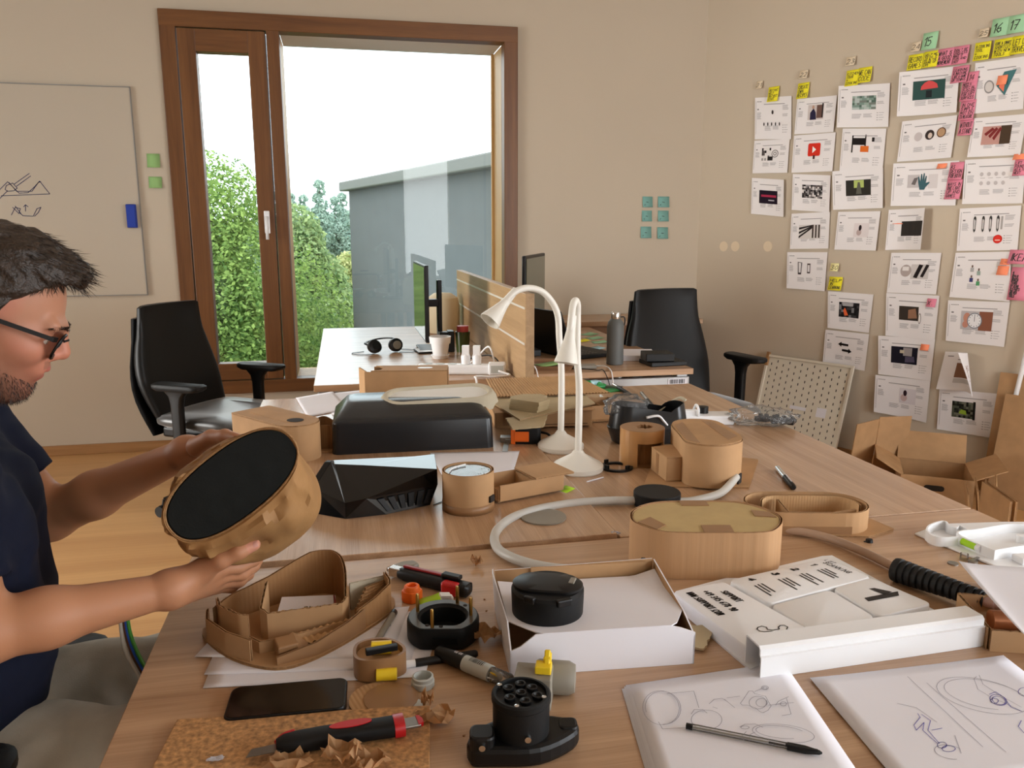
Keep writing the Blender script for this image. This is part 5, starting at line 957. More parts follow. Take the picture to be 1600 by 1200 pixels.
mb.grid(lambda u, v: (-W_ / 2 + W_ * u + 0.06 * (1 - v) * u, -D_ / 2 + D_ * v, 0.02 * v + 0.0022 * math.sin(u * 2 * PI * 36)), 180, 2); mb.build('flutes', M['kr'], r, smooth=True); mb = MB(); mb.grid(lambda u, v: (-W_ / 2 + W_ * u + 0.06 * (1 - v) * u, -D_ / 2 + D_ * v, 0.02 * v - 0.0026), 2, 2); mb.build('liner', M['kz'], r, solid=0.0008)
r = plate('plain corrugated sheet at the left of the rear pile beside the housing', ((742, 618), (768, 604), (800, 612), (778, 640)), ZT + 0.04, ('kr', 'ke'))
for i in range(5):
    a = tp(828, 640, 0.806); t = thing('chipboard_cutout', ['lowest', 'second', 'middle', 'fourth', 'topmost'][i] + ' of the stack of grey chipboard cutouts on the rear pile', 'cardboard', (a[0] + i * 0.001, a[1] + 0.01 - i * 0.001, 0.8055 + i * 0.0062), 0.1 + 0.03 * (i % 2), 'stacked chipboard cutouts')
    cplate('board', [(-0.055, 0.02), (-0.045, 0.055), (0.0, 0.075), (0.05, 0.06), (0.062, 0.03), (0.04, 0.012), (0.052, -0.02), (0.005, -0.055)], 0, 0.0058, t, (M['kg'], M['kg']))
plate('torn round chipboard piece under the grey brown sheet', ((790, 655), (800, 672), (850, 668), (855, 650)), 0.7965, ('kg', 'kg'), 0.004, jag=0.002)
# rectangular tray to the right of the pile
r = thing('cardboard_tray', 'low rectangular cardboard tray behind the front lamp', 'tray', (0.735, 2.33, ZT), R(2))
for nm, p in (('tray_wall', [(-0.09, -0.06), (0.09, -0.06)]), ('tray_wall', [(-0.09, 0.06), (0.09, 0.06)]), ('tray_wall', [(-0.09, -0.056), (-0.09, 0.056)]), ('tray_wall', [(0.09, -0.056), (0.09, 0.056)]), ('tray_wall', [(0.02, -0.056), (0.02, 0.056)])): cwall(nm, p, 0.008, 0.05, r, KW, 0.004, False, 0.004)
cplate('tray_floor', rrect(0.2, 0.14, 0.004, 1), 0.003, 0.005, r, KW)
# tape measure, clamp
tm = thing('tape_measure', 'black tape measure with orange front and wrist strap', 'tape measure', (0.478, 2.06, ZT), R(-14))
mb = MB(); mb.loft([[(x, y, z) for x, y in rrect(0.075, w_, 0.012, 4)] for w_, z in ((0.034, 0.0), (0.04, 0.008), (0.04, 0.046), (0.03, 0.055))]); mb.build('case', M['blackm'], tm, smooth='auto'); mb = MB(); mb.box((-0.038, -0.002, 0.026), (0.012, 0.036, 0.04)); mb.box((-0.015, -0.0205, 0.027), (0.04, 0.002, 0.028)); mb.build('front', M['orange'], tm, bevel=0.003); mb = MB(); mb.tube(smooth_path([(0.037, 0, 0.035), (0.06, -0.01, 0.03), (0.065, -0.03, 0.008), (0.05, -0.055, 0.004), (0.045, -0.02, 0.006)], 6), 0.0035, 6); mb.build('wrist_strap', M['black'], tm, smooth=True)
mb = MB(); mb.box((-0.052, -0.004, 0.012), (0.014, 0.02, 0.010)); mb.build('hook', M['steel'], tm)
cl = thing('caliper', 'steel caliper standing out between housing and tape measure', 'caliper', (0.415, 2.04, ZT), R(76)); mb = MB(); mb.box((0, 0, 0.006), (0.13, 0.014, 0.004)); mb.build('beam', M['steel'], cl); mb = MB(); mb.box((0.045, 0.0, 0.012), (0.032, 0.035, 0.016)); mb.build('slide', M['steel'], cl, bevel=0.002); mb = MB(); mb.box((0.062, -0.02, 0.006), (0.008, 0.04, 0.006)); mb.build('jaw', M['steel'], cl)
# green-handled tools
sc = thing('scissors', 'green handled snips lying behind the black formed tray', 'tool', tp3(945, 607), R(-30))
mb = MB(); mb.tube(smooth_path([(0.0, 0.0, 0.008), (-0.03, 0.03, 0.010), (-0.08, 0.03, 0.012), (-0.09, 0.01, 0.012)], 6), 0.009, 8); mb.build('handle', M['green'], sc, smooth=True); mb = MB(); mb.tube(smooth_path([(0.0, 0.0, 0.008), (-0.03, -0.03, 0.010), (-0.07, -0.04, 0.012)], 6), 0.008, 8); mb.build('handle', M['green'], sc, smooth=True); mb = MB(); mb.box((0.03, 0, 0.008), (0.07, 0.016, 0.008)); mb.build('blade', M['steel'], sc)
pad('circuit_board', 'green circuit board among the tools behind the black formed tray', 'board', tp(950, 611)[0], tp(950, 611)[1], 0.09, 0.05, 0.004, 0.2, M['green'], ZT); pad('teal_box', 'pale teal plastic piece beside the green snips', 'plastic piece', tp(930, 603)[0], tp(930, 603)[1], 0.035, 0.035, 0.02, 0.3, M['st_b'], ZT)
def pen(label, a, b, r0, body, capm=None, name='pen', z=ZT, capf=0.35, clipm=None):
    a, b = Vector((*tp(*a, z), z + r0 + 0.0003)), Vector((*tp(*b, z), z + r0 + 0.0003)); t = thing(name, label, 'pen', a, math.atan2(b.y - a.y, b.x - a.x)); L = (b - a).length
    mb = MB(); mb.lathe([(r0 * 0.5, 0), (r0 * 0.92, L * 0.02), (r0 * 0.94, L * (1 - capf))], 14, ax='X'); mb.build('barrel', M[body], t, smooth='auto'); mb = MB(); mb.lathe([(r0, L * (1 - capf)), (r0, L * 0.97), (r0 * 0.7, L)], 14, ax='X'); mb.build('cap', M[capm or body], t, smooth='auto')
    if clipm: mb = MB(); mb.box((L * (1 - capf * 0.6), 0, r0 + 0.001), (L * capf * 0.7, r0 * 0.5, 0.0015)); mb.build('clip', M[clipm], t)
    return t
pen('black and silver pen lying alone on the right half of the table', (1214, 735), (1240, 767), 0.007, 'chrome', 'black', capf=0.5, clipm='chrome')
pen('dark marker lying behind the black formed tray, right of the clear bag', (1002, 618), (1020, 640), 0.008, 'chrome', 'black', capf=0.45); pen('black handled cutter pen by the green snips', (958, 604), (982, 618), 0.007, 'chrome', 'black', capf=0.7); pen('thin pen pointing under the clear bag beside the tray', (938, 620), (956, 640), 0.005, 'white', 'black', capf=0.6)
# black formed tray with crinkled clear bag
vt = thing('formed_housing', 'black flared vacuum formed housing with a saddle shaped rim', 'housing', (0.815, 2.03, ZT), R(-4)); P = stadium(0.235, 0.11, 14); rings = []
for s, z in ((0.80, 0.0), (0.86, 0.004), (0.98, 0.045), (0.955, 0.046), (0.86, 0.108), (0.83, 0.108), (0.90, 0.05), (0.8, 0.012)):
    rings.append([(x * s, y * (s if z < 0.06 else s * 0.94), z * (1 if z < 0.06 else (1 - 0.42 * math.exp(-((x - 0.02) / 0.045) ** 2) + 0.0 * y))) for x, y in P])
mb = MB(); mb.loft(rings); mb.build('shell', M['vac'], vt, smooth='auto', angle=55); mb = MB(); mb.tube(smooth_path([(0.03, 0.04, 0.06), (0.07, 0.048, 0.09), (0.10, 0.035, 0.112), (0.106, 0.0, 0.112)], 6), [0.005] * 19, 8, flat=0.5); mb.build('filler_rim', M['foam'], vt, smooth=True); mb = MB(); mb.tube(smooth_path([(-0.02, -0.048, 0.078), (0.012, -0.05, 0.082), (0.03, -0.048, 0.066), (0.04, -0.046, 0.055)], 6), 0.006, 8, flat=0.6); mb.build('white_strip', M['white'], vt, smooth=True)
def bag(label, c, sx, sy, sz, rz, seed):
    bm = bmesh.new(); bmesh.ops.create_icosphere(bm, subdivisions=4, radius=1.0); 
    for v in bm.verts:
        n_ = noise.noise(v.co * 2.2 + Vector((seed, 0, 0))) * 0.30 + noise.noise(v.co * 5 + Vector((0, seed, 0))) * 0.14; p = v.co * (1 + n_); v.co = Vector((p.x * sx, p.y * sy, max(0.001, (p.z + 0.9) * sz)))
    me = bpy.data.meshes.new('bag'); bm.to_mesh(me); bm.free(); me.materials.append(M['bag']); 
    for p in me.polygons: p.use_smooth = True
    o = bpy.data.objects.new('clear_bag', me); COL.objects.link(o); o.location = c; o.rotation_euler.z = rz; return tag(o, label, 'bag')
bag('crinkled clear bag stuffed in the left of the black formed tray', (0.757, 2.05, ZT + 0.062), 0.062, 0.05, 0.036, 0.2, 3.0)
bag('crinkled clear bag of black parts on the right rear of the table', (*tp(1190, 664), ZT + 0.0005), 0.100, 0.055, 0.030, R(-18), 9.0)
rr = random.Random(4)
for i in range(6): ax_ = tp(1186 + 10 * i, 662 + 1.2 * i); a = Vector((ax_[0], ax_[1] + rr.uniform(-.012, .012), ZT + 0.010)); r = thing('black_part', 'small black plastic part inside the clear bag', 'part', a, rr.uniform(0, 3), 'black parts in the clear bag'); mb = MB(); mb.box((0, 0, 0.008), (0.034, 0.02, 0.016)); mb.lathe([(0.001, 0.016), (0.007, 0.016), (0.007, 0.024), (0.001, 0.024)], 10); mb.build('body', M['black'], r, bevel=0.003)
wp_ = thing('bracket', 'white plastic bracket between the black formed tray and the clear bag', 'bracket', (*tp(1104, 660), ZT), R(-12)); mb = MB(); mb.box((0, 0, 0.014), (0.15, 0.07, 0.028)); mb.box((-0.055, -0.02, 0.035), (0.04, 0.02, 0.02)); mb.build('body', M['white'], wp_, bevel=0.004); mb = MB(); mb.tube(smooth_path([(-0.035, -0.034, 0.028), (-0.035, -0.034, 0.05), (-0.035, 0.0, 0.055), (-0.035, 0.03, 0.03)], 5), 0.004, 8); mb.build('hoop', M['white'], wp_, smooth=True); mb = MB(); mb.lathe([(0.001, 0.028), (0.016, 0.028), (0.016, 0.048), (0.001, 0.05)], 16, (-0.01, 0.01, 0)); mb.build('knob', M['black'], wp_, smooth='auto')
# ------------------------------------------------------------------ right middle: taped cardboard models, hose, oval box
tcx = thing('taped_cylinder', 'taped cardboard cylinder with a ragged hole in its top and a cut in its side', 'box', (0.722, 1.832, ZT + 0.0003))
def arc(r, a0, a1, n=24): return [(r * math.cos(a0 + (a1 - a0) * k / n), r * math.sin(a0 + (a1 - a0) * k / n)) for k in range(n + 1)]
mb = MB(); rib(mb, arc(0.053, R(-40), R(215), 34), 0, 0.092, 0.005); rib(mb, arc(0.053, R(215), R(320), 14), 0.062, 0.092, 0.005); rib(mb, arc(0.053, R(215), R(238), 6), 0.0, 0.062, 0.005); mb.build('side_wall', mat('taped_kraft', (186, 138, 88), 0.28, var=0.14, nscale=20, bump=0.2, bscale=70, stretch=(1, 1, .1)), tcx, smooth='auto')
rings = [[(x, y, 0.088) for x, y in circ(0.054, 32)], [(x, y, 0.093) for x, y in circ(0.054, 32)]]; rnd = random.Random(8); hr = [0.022 + rnd.uniform(-.004, .005) for _ in range(32)]
rings += [[(hr[i] * math.cos(2 * PI * i / 32) + 0.004, hr[i] * 0.9 * math.sin(2 * PI * i / 32), z) for i in range(32)] for z in (0.0935, 0.082)]
mb = MB(); mb.loft(rings, 0, False, False); mb.build('top_ring', M['kt'], tcx, smooth='auto'); mb = MB(); mb.prism(circ(0.05, 24), 0.0, 0.003); mb.build('floor_disc', M['kd'], tcx); cwall('inner_wall', circ(0.030, 30), 0.003, 0.06, tcx, (M['kd'], M['ke']), 0.004, True, 0.004)
db = thing('taped_box', 'tall cardboard box with rounded ends and a brown tape band across its lid', 'box', (0.835, 1.69, ZT + 0.0045), 0)
T1 = [tp(*p, 0.842) for p in ((1050, 664), (1061, 678), (1072, 691), (1090, 696), (1115, 698), (1140, 696), (1158, 690), (1156, 682), (1138, 670), (1118, 660), (1090, 657), (1064, 658))]
L1_ = [(p.x - 0.835, p.y - 1.69) for p in smooth_path([Vector((*p, 0)) for p in T1], 4, True)]
def keep(p): return p
cwall('box_wall', L1_, 0.0, 0.098, db, (M['kz'], M['ke']), 0.0045, True, 0.004)
cplate('lid', L1_, 0.0975, 0.0045, db, (M['kz'], M['ke']))
mb = MB(); mb.prism([(p[0] - 0.835, p[1] - 1.69) for p in [tp(*q_, 0.842) for q_ in ((1054, 668), (1072, 690), (1094, 695), (1066, 662))]], 0.1021, 0.1026); g = mb.build('tape', M['kt'], db)
mb = MB(); mb.prism([(p[0] - 0.835, p[1] - 1.69) for p in [tp(*q_, 0.842) for q_ in ((1112, 661), (1152, 684), (1138, 690), (1096, 660))]], 0.1021, 0.1026); g = mb.build('tape', M['kt'], db)
mb = MB(); pq = tp(1149, 752, 0.75); mb.box((pq[0] - 0.835, pq[1] - 1.69 + 0.008, 0.012), (0.02, 0.03, 0.022), rz=0.75); mb.build('port', M['hole'], db)
sbx = thing('small_box', 'small cardboard box taped to the left of the tall rounded box', 'box', (0.738, 1.668, ZT + 0.0045), R(-14)); sb4 = [tp(*p, 0.802) for p in ((1018, 698), (1042, 715), (1074, 714), (1054, 694))]; sb4 = [(p[0] - 0.738, p[1] - 1.668) for p in sb4]; sbx.rotation_euler = (0, 0, 0)
mb = MB(); mb.prism(sb4, 0.0, 0.055); mb.build('body', M['kz'], sbx, bevel=0.0015); mb = MB(); mb.prism([(x * 1.0, y * 1.0) for x, y in sb4], 0.0553, 0.0578); mb.build('lid', M['kz'], sbx); v0, v1 = Vector((*sb4[0], 0)), Vector((*sb4[1], 0)); mb = MB(); dn_ = (v1 - v0).normalized(); mb.bar(v0.lerp(v1, .42) + Vector((dn_.y, -dn_.x, 0)) * -0.0008 * (1 if dn_.y < 0 else -1) + Vector((0, 0, .003)), v0.lerp(v1, .42) + Vector((0, 0, .052)), 0.016, 0.0022, up=(-dn_.y, dn_.x, 0)); mb.build('tape', M['kt'], sbx)
plate('thin cardboard base under the tall rounded box', ((1005, 762), (1170, 764), (1185, 720), (1030, 700)), ZT, t=0.004)
mb = MB(); rnd = random.Random(1); mb.lathe([(0.030, 0), (0.040, 0), (0.040, 0.005), (0.030, 0.005)], 32, cap=False); mb.loft([[(r_ * math.cos(2 * PI * k / 32), r_ * math.sin(2 * PI * k / 32), z) for k in range(32)] for r_, z in ((0.030, 0.005), (0.030, 0))], 0, False, False)
ri = thing('retaining_ring', 'thin black plastic ring with small tabs behind the front lamp base', 'ring', (0.645, 1.80, ZT + 0.0003)); mb.build('ring', M['black'], ri, smooth='auto')
for k in range(4): mb = MB(); a = k * PI / 2 + 0.5; mb.box((0.035 * math.cos(a), 0.035 * math.sin(a), 0.009), (0.006, 0.010, 0.010), rz=a); mb.build('tab', M['black'], ri)
hs = [tp(*p, 0.752) for p in ((1150, 752), (1128, 768), (1095, 779), (1060, 783), (985, 781), (935, 782), (880, 787), (830, 797), (795, 811), (774, 832), (778, 856), (810, 874), (860, 886), (920, 890), (988, 888))]
mb = MB(); mb.tube(smooth_path([Vector((*p, ZT + 0.0105 + (0.012 if i == 0 else 0))) for i, p in enumerate(hs)], 6), 0.0088, 12); h = tag(mb.build('hose', M['hose'], None, smooth='auto'), 'pale grey hose looping left from the tall rounded box', 'hose'); mb = MB(); e = Vector((*hs[-1], ZT + 0.0105)); mb.tube([e, e + Vector((0.0008, -0.0002, 0))], 0.0062, 12); mb.build('bore', M['hole'], h)
pk = thing('puck', 'black round puck sitting on the grey hose', 'puck', (0.640, 1.528, ZT + 0.0003)); mb = MB(); mb.lathe([(0.001, 0.0), (0.046, 0.0), (0.050, 0.002), (0.050, 0.028), (0.0485, 0.030), (0.001, 0.030)], 40); mb.build('body', M['blackm'], pk, smooth='auto', angle=30)
h2 = [tp(*p, 0.75) for p in ((1215, 826), (1260, 832), (1300, 842), (1350, 862), (1400, 886), (1450, 903), (1500, 914), (1545, 918), (1600, 914))]
mb = MB(); mb.tube(smooth_path([Vector((*p, ZT + 0.0095)) for p in h2], 6), 0.0078, 12); tag(mb.build('hose', mat('tan_hose', (172, 144, 122), 0.45), None, smooth='auto'), 'brownish hose running right from the large oval box', 'hose')
# large oval cardboard box
ob = thing('oval_box', 'large oval cardboard box with pale lid and four tape strips', 'box', (0.610, 1.2366, ZT + 0.0003), R(-11.8)); OL, OW = 0.262, 0.155
base = [(0.131, -0.01), (0.124, 0.025), (0.098, 0.060), (0.060, 0.0775), (-0.045, 0.0775), (-0.092, 0.062), (-0.122, 0.03), (-0.131, -0.005), (-0.126, -0.035), (-0.098, -0.066), (-0.060, -0.0775), (0.070, -0.0775), (0.108, -0.056)]
pl = [(p.x, p.y) for p in smooth_path([Vector((*p, 0)) for p in base], 4, True)]
cwall('box_wall', pl, 0.0, 0.083, ob, (mat('kraft_wall_vertical', (182, 140, 98), 0.7, var=0.07, nscale=60, bump=0.15, bscale=120, stretch=(1, 1, .02)), M['ke']), 0.0045, True, 0.004)
cplate('lid', [(x * 0.972, y * 0.965) for x, y in pl], 0.0782, 0.0035, ob, (mat('olive_liner', (184, 158, 108), 0.75, var=0.05, nscale=30), M['ke']))
def tapes(pts, side=None):
    mb = MB(); mb.prism(pts, 0.0818, 0.0834); mb.build('tape', M['kt'], ob)
    if side: mb = MB(); mb.box(*side); mb.build('tape', M['kt'], ob)
tapes([(-0.02, -0.078), (0.030, -0.078), (0.032, -0.045), (-0.018, -0.045)], ((0.005, -0.0803, 0.058), (0.05, 0.0012, 0.052))); tapes([(-0.03, 0.055), (0.02, 0.055), (0.02, 0.077), (-0.03, 0.077)]); tapes([(-0.124, -0.03), (-0.098, -0.006), (-0.078, -0.044), (-0.096, -0.064)]); tapes([(0.090, 0.030), (0.118, 0.02), (0.124, -0.006), (0.088, 0.0)])
mb = MB(); tv = Vector((0.67, -0.742, 0)); nv_ = Vector((-0.742, -0.67, 0)); c0_ = Vector((-0.1125, -0.0515, 0.0005)); ar_ = [(-.010, 0), (.010, 0), (.011, .014), (.008, .024), (.002, .028), (-.005, .026), (-.010, .018)]
mb.add([c0_ + tv * u + Vector((0, 0, v)) + nv_ * k for k in (0.0, 0.0042) for u, v in ar_], [tuple(range(6, -1, -1)), tuple(range(7, 14))] + [(i, (i + 1) % 7, 7 + (i + 1) % 7, 7 + i) for i in range(7)]); mb.build('cable_hole', M['hole'], ob)  # dark arch plate on the wall paints the shade in the opening
# oval open tray
ot = thing('oval_tray', 'open oval cardboard ring tray with an inner strip, right of the large oval box', 'tray', (0.885, 1.360, ZT + 0.0003), R(-14))
cplate('base', [(-0.125, -0.06), (0.10, -0.072), (0.165, -0.03), (0.12, 0.07), (-0.06, 0.078)], 0.0, 0.004, ot, KW)
P = stadium(0.238, 0.125, 14); cwall('outer_wall', P, 0.004, lambda u: 0.046, ot, KW, 0.004, True, 0.003); q_ = [p for p in stadium(0.19, 0.088, 14, cx=0.01)]; cwall('inner_strip', q_[6:22], 0.004, 0.044, ot, (M['kr'], M['ke']), 0.004, False, 0.003); cwall('inner_strip', [(-0.045, -0.04), (-0.045, 0.0), (-0.045, 0.035)], 0.004, 0.040, ot, KW, 0.004, False, 0.003); cwall('inner_strip', [(-0.045, -0.04), (0.04, -0.042), (0.092, -0.02)], 0.004, 0.040, ot, KW, 0.004, False, 0.003)
mb = MB(); mb.box((0.0, -0.0645, 0.010), (0.14, 0.001, 0.018)); mb.build('tape', M['kt'], ot)
a = tp(1358, 847); r = thing('rubber_foot', 'tiny black rubber foot on the table right of the oval box', 'foot', (*a, ZT)); mb = MB(); mb.lathe([(0.001, 0), (0.007, 0), (0.006, 0.006), (0.001, 0.007)], 14); mb.build('body', M['black'], r, smooth='auto'); mb = MB(); mb.box((-0.008, 0, 0.002), (0.006, 0.002, 0.002)); mb.build('tab', M['black'], r)
for i, (px, py, lab, kind) in enumerate(((1489, 881, 'steel washer lying by the corner of the leaning sketch', 0), (1520, 880, 'steel screw head beside the white moulded cover', 1), (1506, 874, 'clear plastic bushing beside the screw', 2))):
    a = tp(px, py); r = thing(('washer', 'screw', 'bushing')[kind], lab, 'hardware', (*a, ZT), 0.4); mb = MB()
    if kind == 0: mb.lathe([(0.004, 0), (0.009, 0), (0.009, 0.002), (0.004, 0.002)], 18)
    elif kind == 1: mb.lathe([(0.001, 0), (0.008, 0), (0.008, 0.004), (0.005, 0.006), (0.001, 0.006)], 16); mb.box((0.014, 0.002, 0.003), (0.018, 0.005, 0.005))
    else: mb.lathe([(0.004, 0), (0.007, 0), (0.007, 0.011), (0.004, 0.011)], 16)
    mb.build('body', M['clearp'] if kind == 2 else M['steel'], r, smooth='auto')
# white moulded cover on the right
wc = thing('moulded_cover', 'white moulded plastic cover with a green vial, at the right edge of the table', 'cover', (1.19, 1.19, ZT + 0.0003)); o_ = Vector((1.19, 1.19, 0))
U = lambda px, py, z=ZT + 0.012: (lambda t: (t[0] - 1.19, t[1] - 1.19))(tp(px, py, z))
bp = [U(*p, ZT + 0.004) for p in ((1429, 833), (1448, 826), (1475, 818), (1570, 815), (1640, 815), (1650, 880), (1600, 888), (1576, 891), (1530, 874))]
mb = MB(); mb.prism(bp, 0.0, 0.004); mb.build('flange', M['white'], wc, bevel=0.0015)
mb = MB(); lp_ = [U(*p, ZT + 0.022) for p in ((1497, 838), (1465, 838), (1449, 829), (1452, 820), (1468, 814), (1478, 814), (1484, 820), (1494, 823), (1500, 820), (1512, 826))]; lp_ = [(p.x, p.y) for p in smooth_path([Vector((*p, 0)) for p in lp_], 5)]; rib(mb, lp_, 0.003, 0.021, 0.003, False, 0, 0.001); mb.build('lobe_wall', M['white'], wc, smooth='auto')
mb = MB(); rp = [U(*p, ZT + 0.022) for p in ((1496, 833), (1530, 826), (1572, 819), (1600, 819), (1640, 822), (1650, 850), (1600, 852), (1560, 858), (1548, 857))]; rp = [(p.x, p.y) for p in smooth_path([Vector((*p, 0)) for p in rp], 5, True)]; rib(mb, rp, 0.003, 0.022, 0.0035, True, 0, 0.001); mb.build('tray_wall', M['white'], wc, smooth='auto')
mb = MB(); c = U(1595, 846, ZT + 0.006); mb.lathe([(0.004, 0.004), (0.008, 0.004), (0.008, 0.018), (0.004, 0.018)], 16, (c[0], c[1], 0)); mb.build('boss', M['white'], wc, smooth='auto')
a_, b_ = Vector((*U(1504, 846, ZT + 0.014), 0.014)), Vector((*U(1532, 858, ZT + 0.014), 0.014)); mb = MB(); mb.tube([a_, a_.lerp(b_, 0.8)], 0.0065, 12); vi = mb.build('level_vial', mat('lime_fluid', (170, 226, 30), 0.15), wc, smooth='auto'); mb = MB(); mb.tube([a_.lerp(b_, 0.8), b_], 0.0067, 12); mb.build('vial_cap', M['white'], vi, smooth='auto')
mb = MB(); mb.box((*U(1600, 875, ZT + 0.008), 0.010), (0.03, 0.025, 0.012)); mb.build('corner_block', M['white'], wc, bevel=0.002)
# formed white tray with marker writing
TZ = 0.7645
ft = thing('formed_tray', 'white vacuum formed tray of four raised pads with marker writing', 'tray', (0.66, 1.02, ZT)); fo = Vector((0.66, 1.02, ZT))
Q = lambda px, py, z: Vector(tp3(px, py, z)) - fo
fl = [Q(*p, ZT + 0.003) for p in ((1046, 938), (1056, 924), (1128, 905), (1285, 869), (1300, 868), (1476, 962), (1475, 968), (1372, 988), (1280, 1000), (1172, 1046))]
mb = MB(); mb.prism([(p.x, p.y) for p in fl], 0.0002, 0.0035); mb.build('flange', M['white'], ft)
def padq(pts):
    C4 = [Q(*p, TZ) for p in pts]; out = []
    for i in range(4):
        p, a, b = C4[i], C4[i - 1], C4[(i + 1) % 4]; r_ = 0.012; u, v = (a - p).normalized() * r_, (b - p).normalized() * r_
        for k in range(5): t = k / 4; out.append((1 - t) ** 2 * (p + u) + 2 * t * (1 - t) * p + t * t * (p + v))
    c = sum(out, Vector()) / len(out); rings = []
    for s, z in ((1.045, 0.003), (1.02, 0.012), (1.008, TZ - ZT - 0.003), (0.995, TZ - ZT - 0.0006), (0.97, TZ - ZT)): rings.append([(c.x + (p.x - c.x) * s, c.y + (p.y - c.y) * s, z) for p in out])
    mb = MB(); mb.loft(rings); return mb.build('pad', M['white'], ft, smooth='auto', angle=60)
PA_ = ((1050, 924), (1130, 908), (1272, 988), (1168, 1012)); PB_ = ((1139, 906), (1290, 872), (1362, 901), (1202, 943)); PC_ = ((1204, 946), (1296, 921), (1368, 964), (1275, 990)); PD_ = ((1301, 919), (1361, 902), (1457, 943), (1374, 963))
for p in (PA_, PB_, PC_, PD_): padq(p)
def bil(pts):
    a, b, c, d = [Q(*p, TZ + 0.0004) for p in pts]
    return lambda u, v: tuple((a * (1 - u) + d * u) * (1 - v) + (b * (1 - u) + c * u) * v)      # u along the long way, v towards the right
mb = MB(); ma = bil(PA_)
for t, u, v, h in (('SUPPORT', 0.16, 0.70, 0.085), ('+49 345 678 90', 0.10, 0.44, 0.085), ('WWW.SUPPORT.COM', 0.07, 0.18, 0.085)):
    ls = text_lines(t, 0, 0, 1.0, 0.15, 0.3); ribbons(mb, [[(u + p[0] * h * 0.42, v + p[1] * h * 1.3) for p in l] for l in ls], 0.014, ma)
ph_ = [tuple(Q(1040 + x * .35, 850 + y * .35, TZ + 0.0005)) for x, y in ((412, 372), (408, 380), (420, 388), (440, 391), (470, 389), (490, 391), (500, 395), (520, 395), (540, 382), (545, 370), (530, 362), (512, 363), (503, 372), (508, 379), (480, 384), (455, 381), (450, 371), (430, 366), (412, 372))]
ribbons(mb, [[p[:2] for p in ph_]], 0.0016, lambda u, v: (u, v, TZ - ZT + 0.0005))
mbp = bil(PB_)
for i, (t, v) in enumerate((('4', .16), ('3', .40), ('2', .60), ('1', .80))):
    ls = text_lines(t, 0, 0, 1.0); ribbons(mb, [[(0.10 + p[0] * .15, v - 0.02 + p[1] * .05) for p in l] for l in ls], 0.02, mbp); rr = random.Random(i)
    for k in range(3): ribbons(mb, [[(0.34 + 0.04 * rr.random(), v - 0.05 + 0.035 * k), (0.62 + 0.22 * rr.random(), v - 0.05 + 0.035 * k - 0.01)]], 0.014, mbp)
ls = text_lines('SCANNING', 0, 0, 1.0); ribbons(mb, [[(0.14 + p[0] * .09, .90 + p[1] * .045) for p in l] for l in ls], 0.011, mbp); ls = text_lines('LIST', 0, 0, 1.0); ribbons(mb, [[(0.06 + p[0] * .07, .955 + p[1] * .035) for p in l] for l in ls], 0.008, mbp)
mb.build('marker_writing', M['marker'], ft)
mb = MB(); zz = lambda x, y: tuple(Q(1040 + x * .35, 850 + y * .35, TZ + 0.0005))
mb.add([zz(*p) for p in ((887, 240), (905, 256), (1042, 230), (1037, 211))], [(0, 1, 2, 3)]); mb.add([zz(*p) for p in ((908, 199), (975, 226), (1012, 213), (932, 196))], [(0, 1, 2, 3)]); o = mb.build('numeral_one', M['marker'], ft); o['label'] = 'bold black hand drawn number 1'
# white channel profile in front of it
ch = thing('channel_profile', 'long white folded channel lying along the front of the formed tray', 'profile', (0.515, 0.868, ZT + 0.0004), math.atan2(0.012, 0.35))
mb = MB(); L_ = 0.352
pr = [(0.0, 0.0), (0.0, 0.030), (0.003, 0.031), (0.003, 0.040), (0.007, 0.044), (0.037, 0.044), (0.040, 0.041), (0.040, 0.0), (0.0375, 0.0), (0.0375, 0.040), (0.0365, 0.0415), (0.007, 0.0415), (0.0055, 0.039), (0.0055, 0.032), (0.0022, 0.028), (0.0022, 0.0)]
mb.loft([[(x, y - 0.004, z) for y, z in pr] for x in (0, L_)]); mb.build('channel', M['white'], ch)
# ribbed black grip
gr = thing('ribbed_grip', 'black ribbed handle grip lying across the tan hose at the right', 'handle', (0.885, 1.092, ZT), math.atan2(-0.142, 0.066)); prof = [(0.004, 0.0), (0.019, 0.001)]
for k in range(13): x = 0.006 + k * 0.0105; rr_ = 0.0205 - 0.0005 * k; prof += [(rr_, x), (rr_, x + 0.006), (rr_ - 0.003, x + 0.0075), (rr_ - 0.003, x + 0.0095)]
prof += [(0.013, 0.143), (0.004, 0.144)]
mb = MB(); mb.lathe(prof, 24, (0, 0, 0.0210), ax='X'); mb.build('grip', mat('grip_rubber', (14, 14, 15), 0.7), gr, smooth='auto', angle=25); mb = MB(); mb.lathe([(0.003, 0.144), (0.010, 0.144), (0.010, 0.158), (0.008, 0.16), (0.008, 0.185), (0.003, 0.185)], 16, (0, 0, 0.0210), ax='X'); mb.build('collar', mat('rosy_clear_collar', (196, 160, 150), 0.25), gr, smooth='auto')
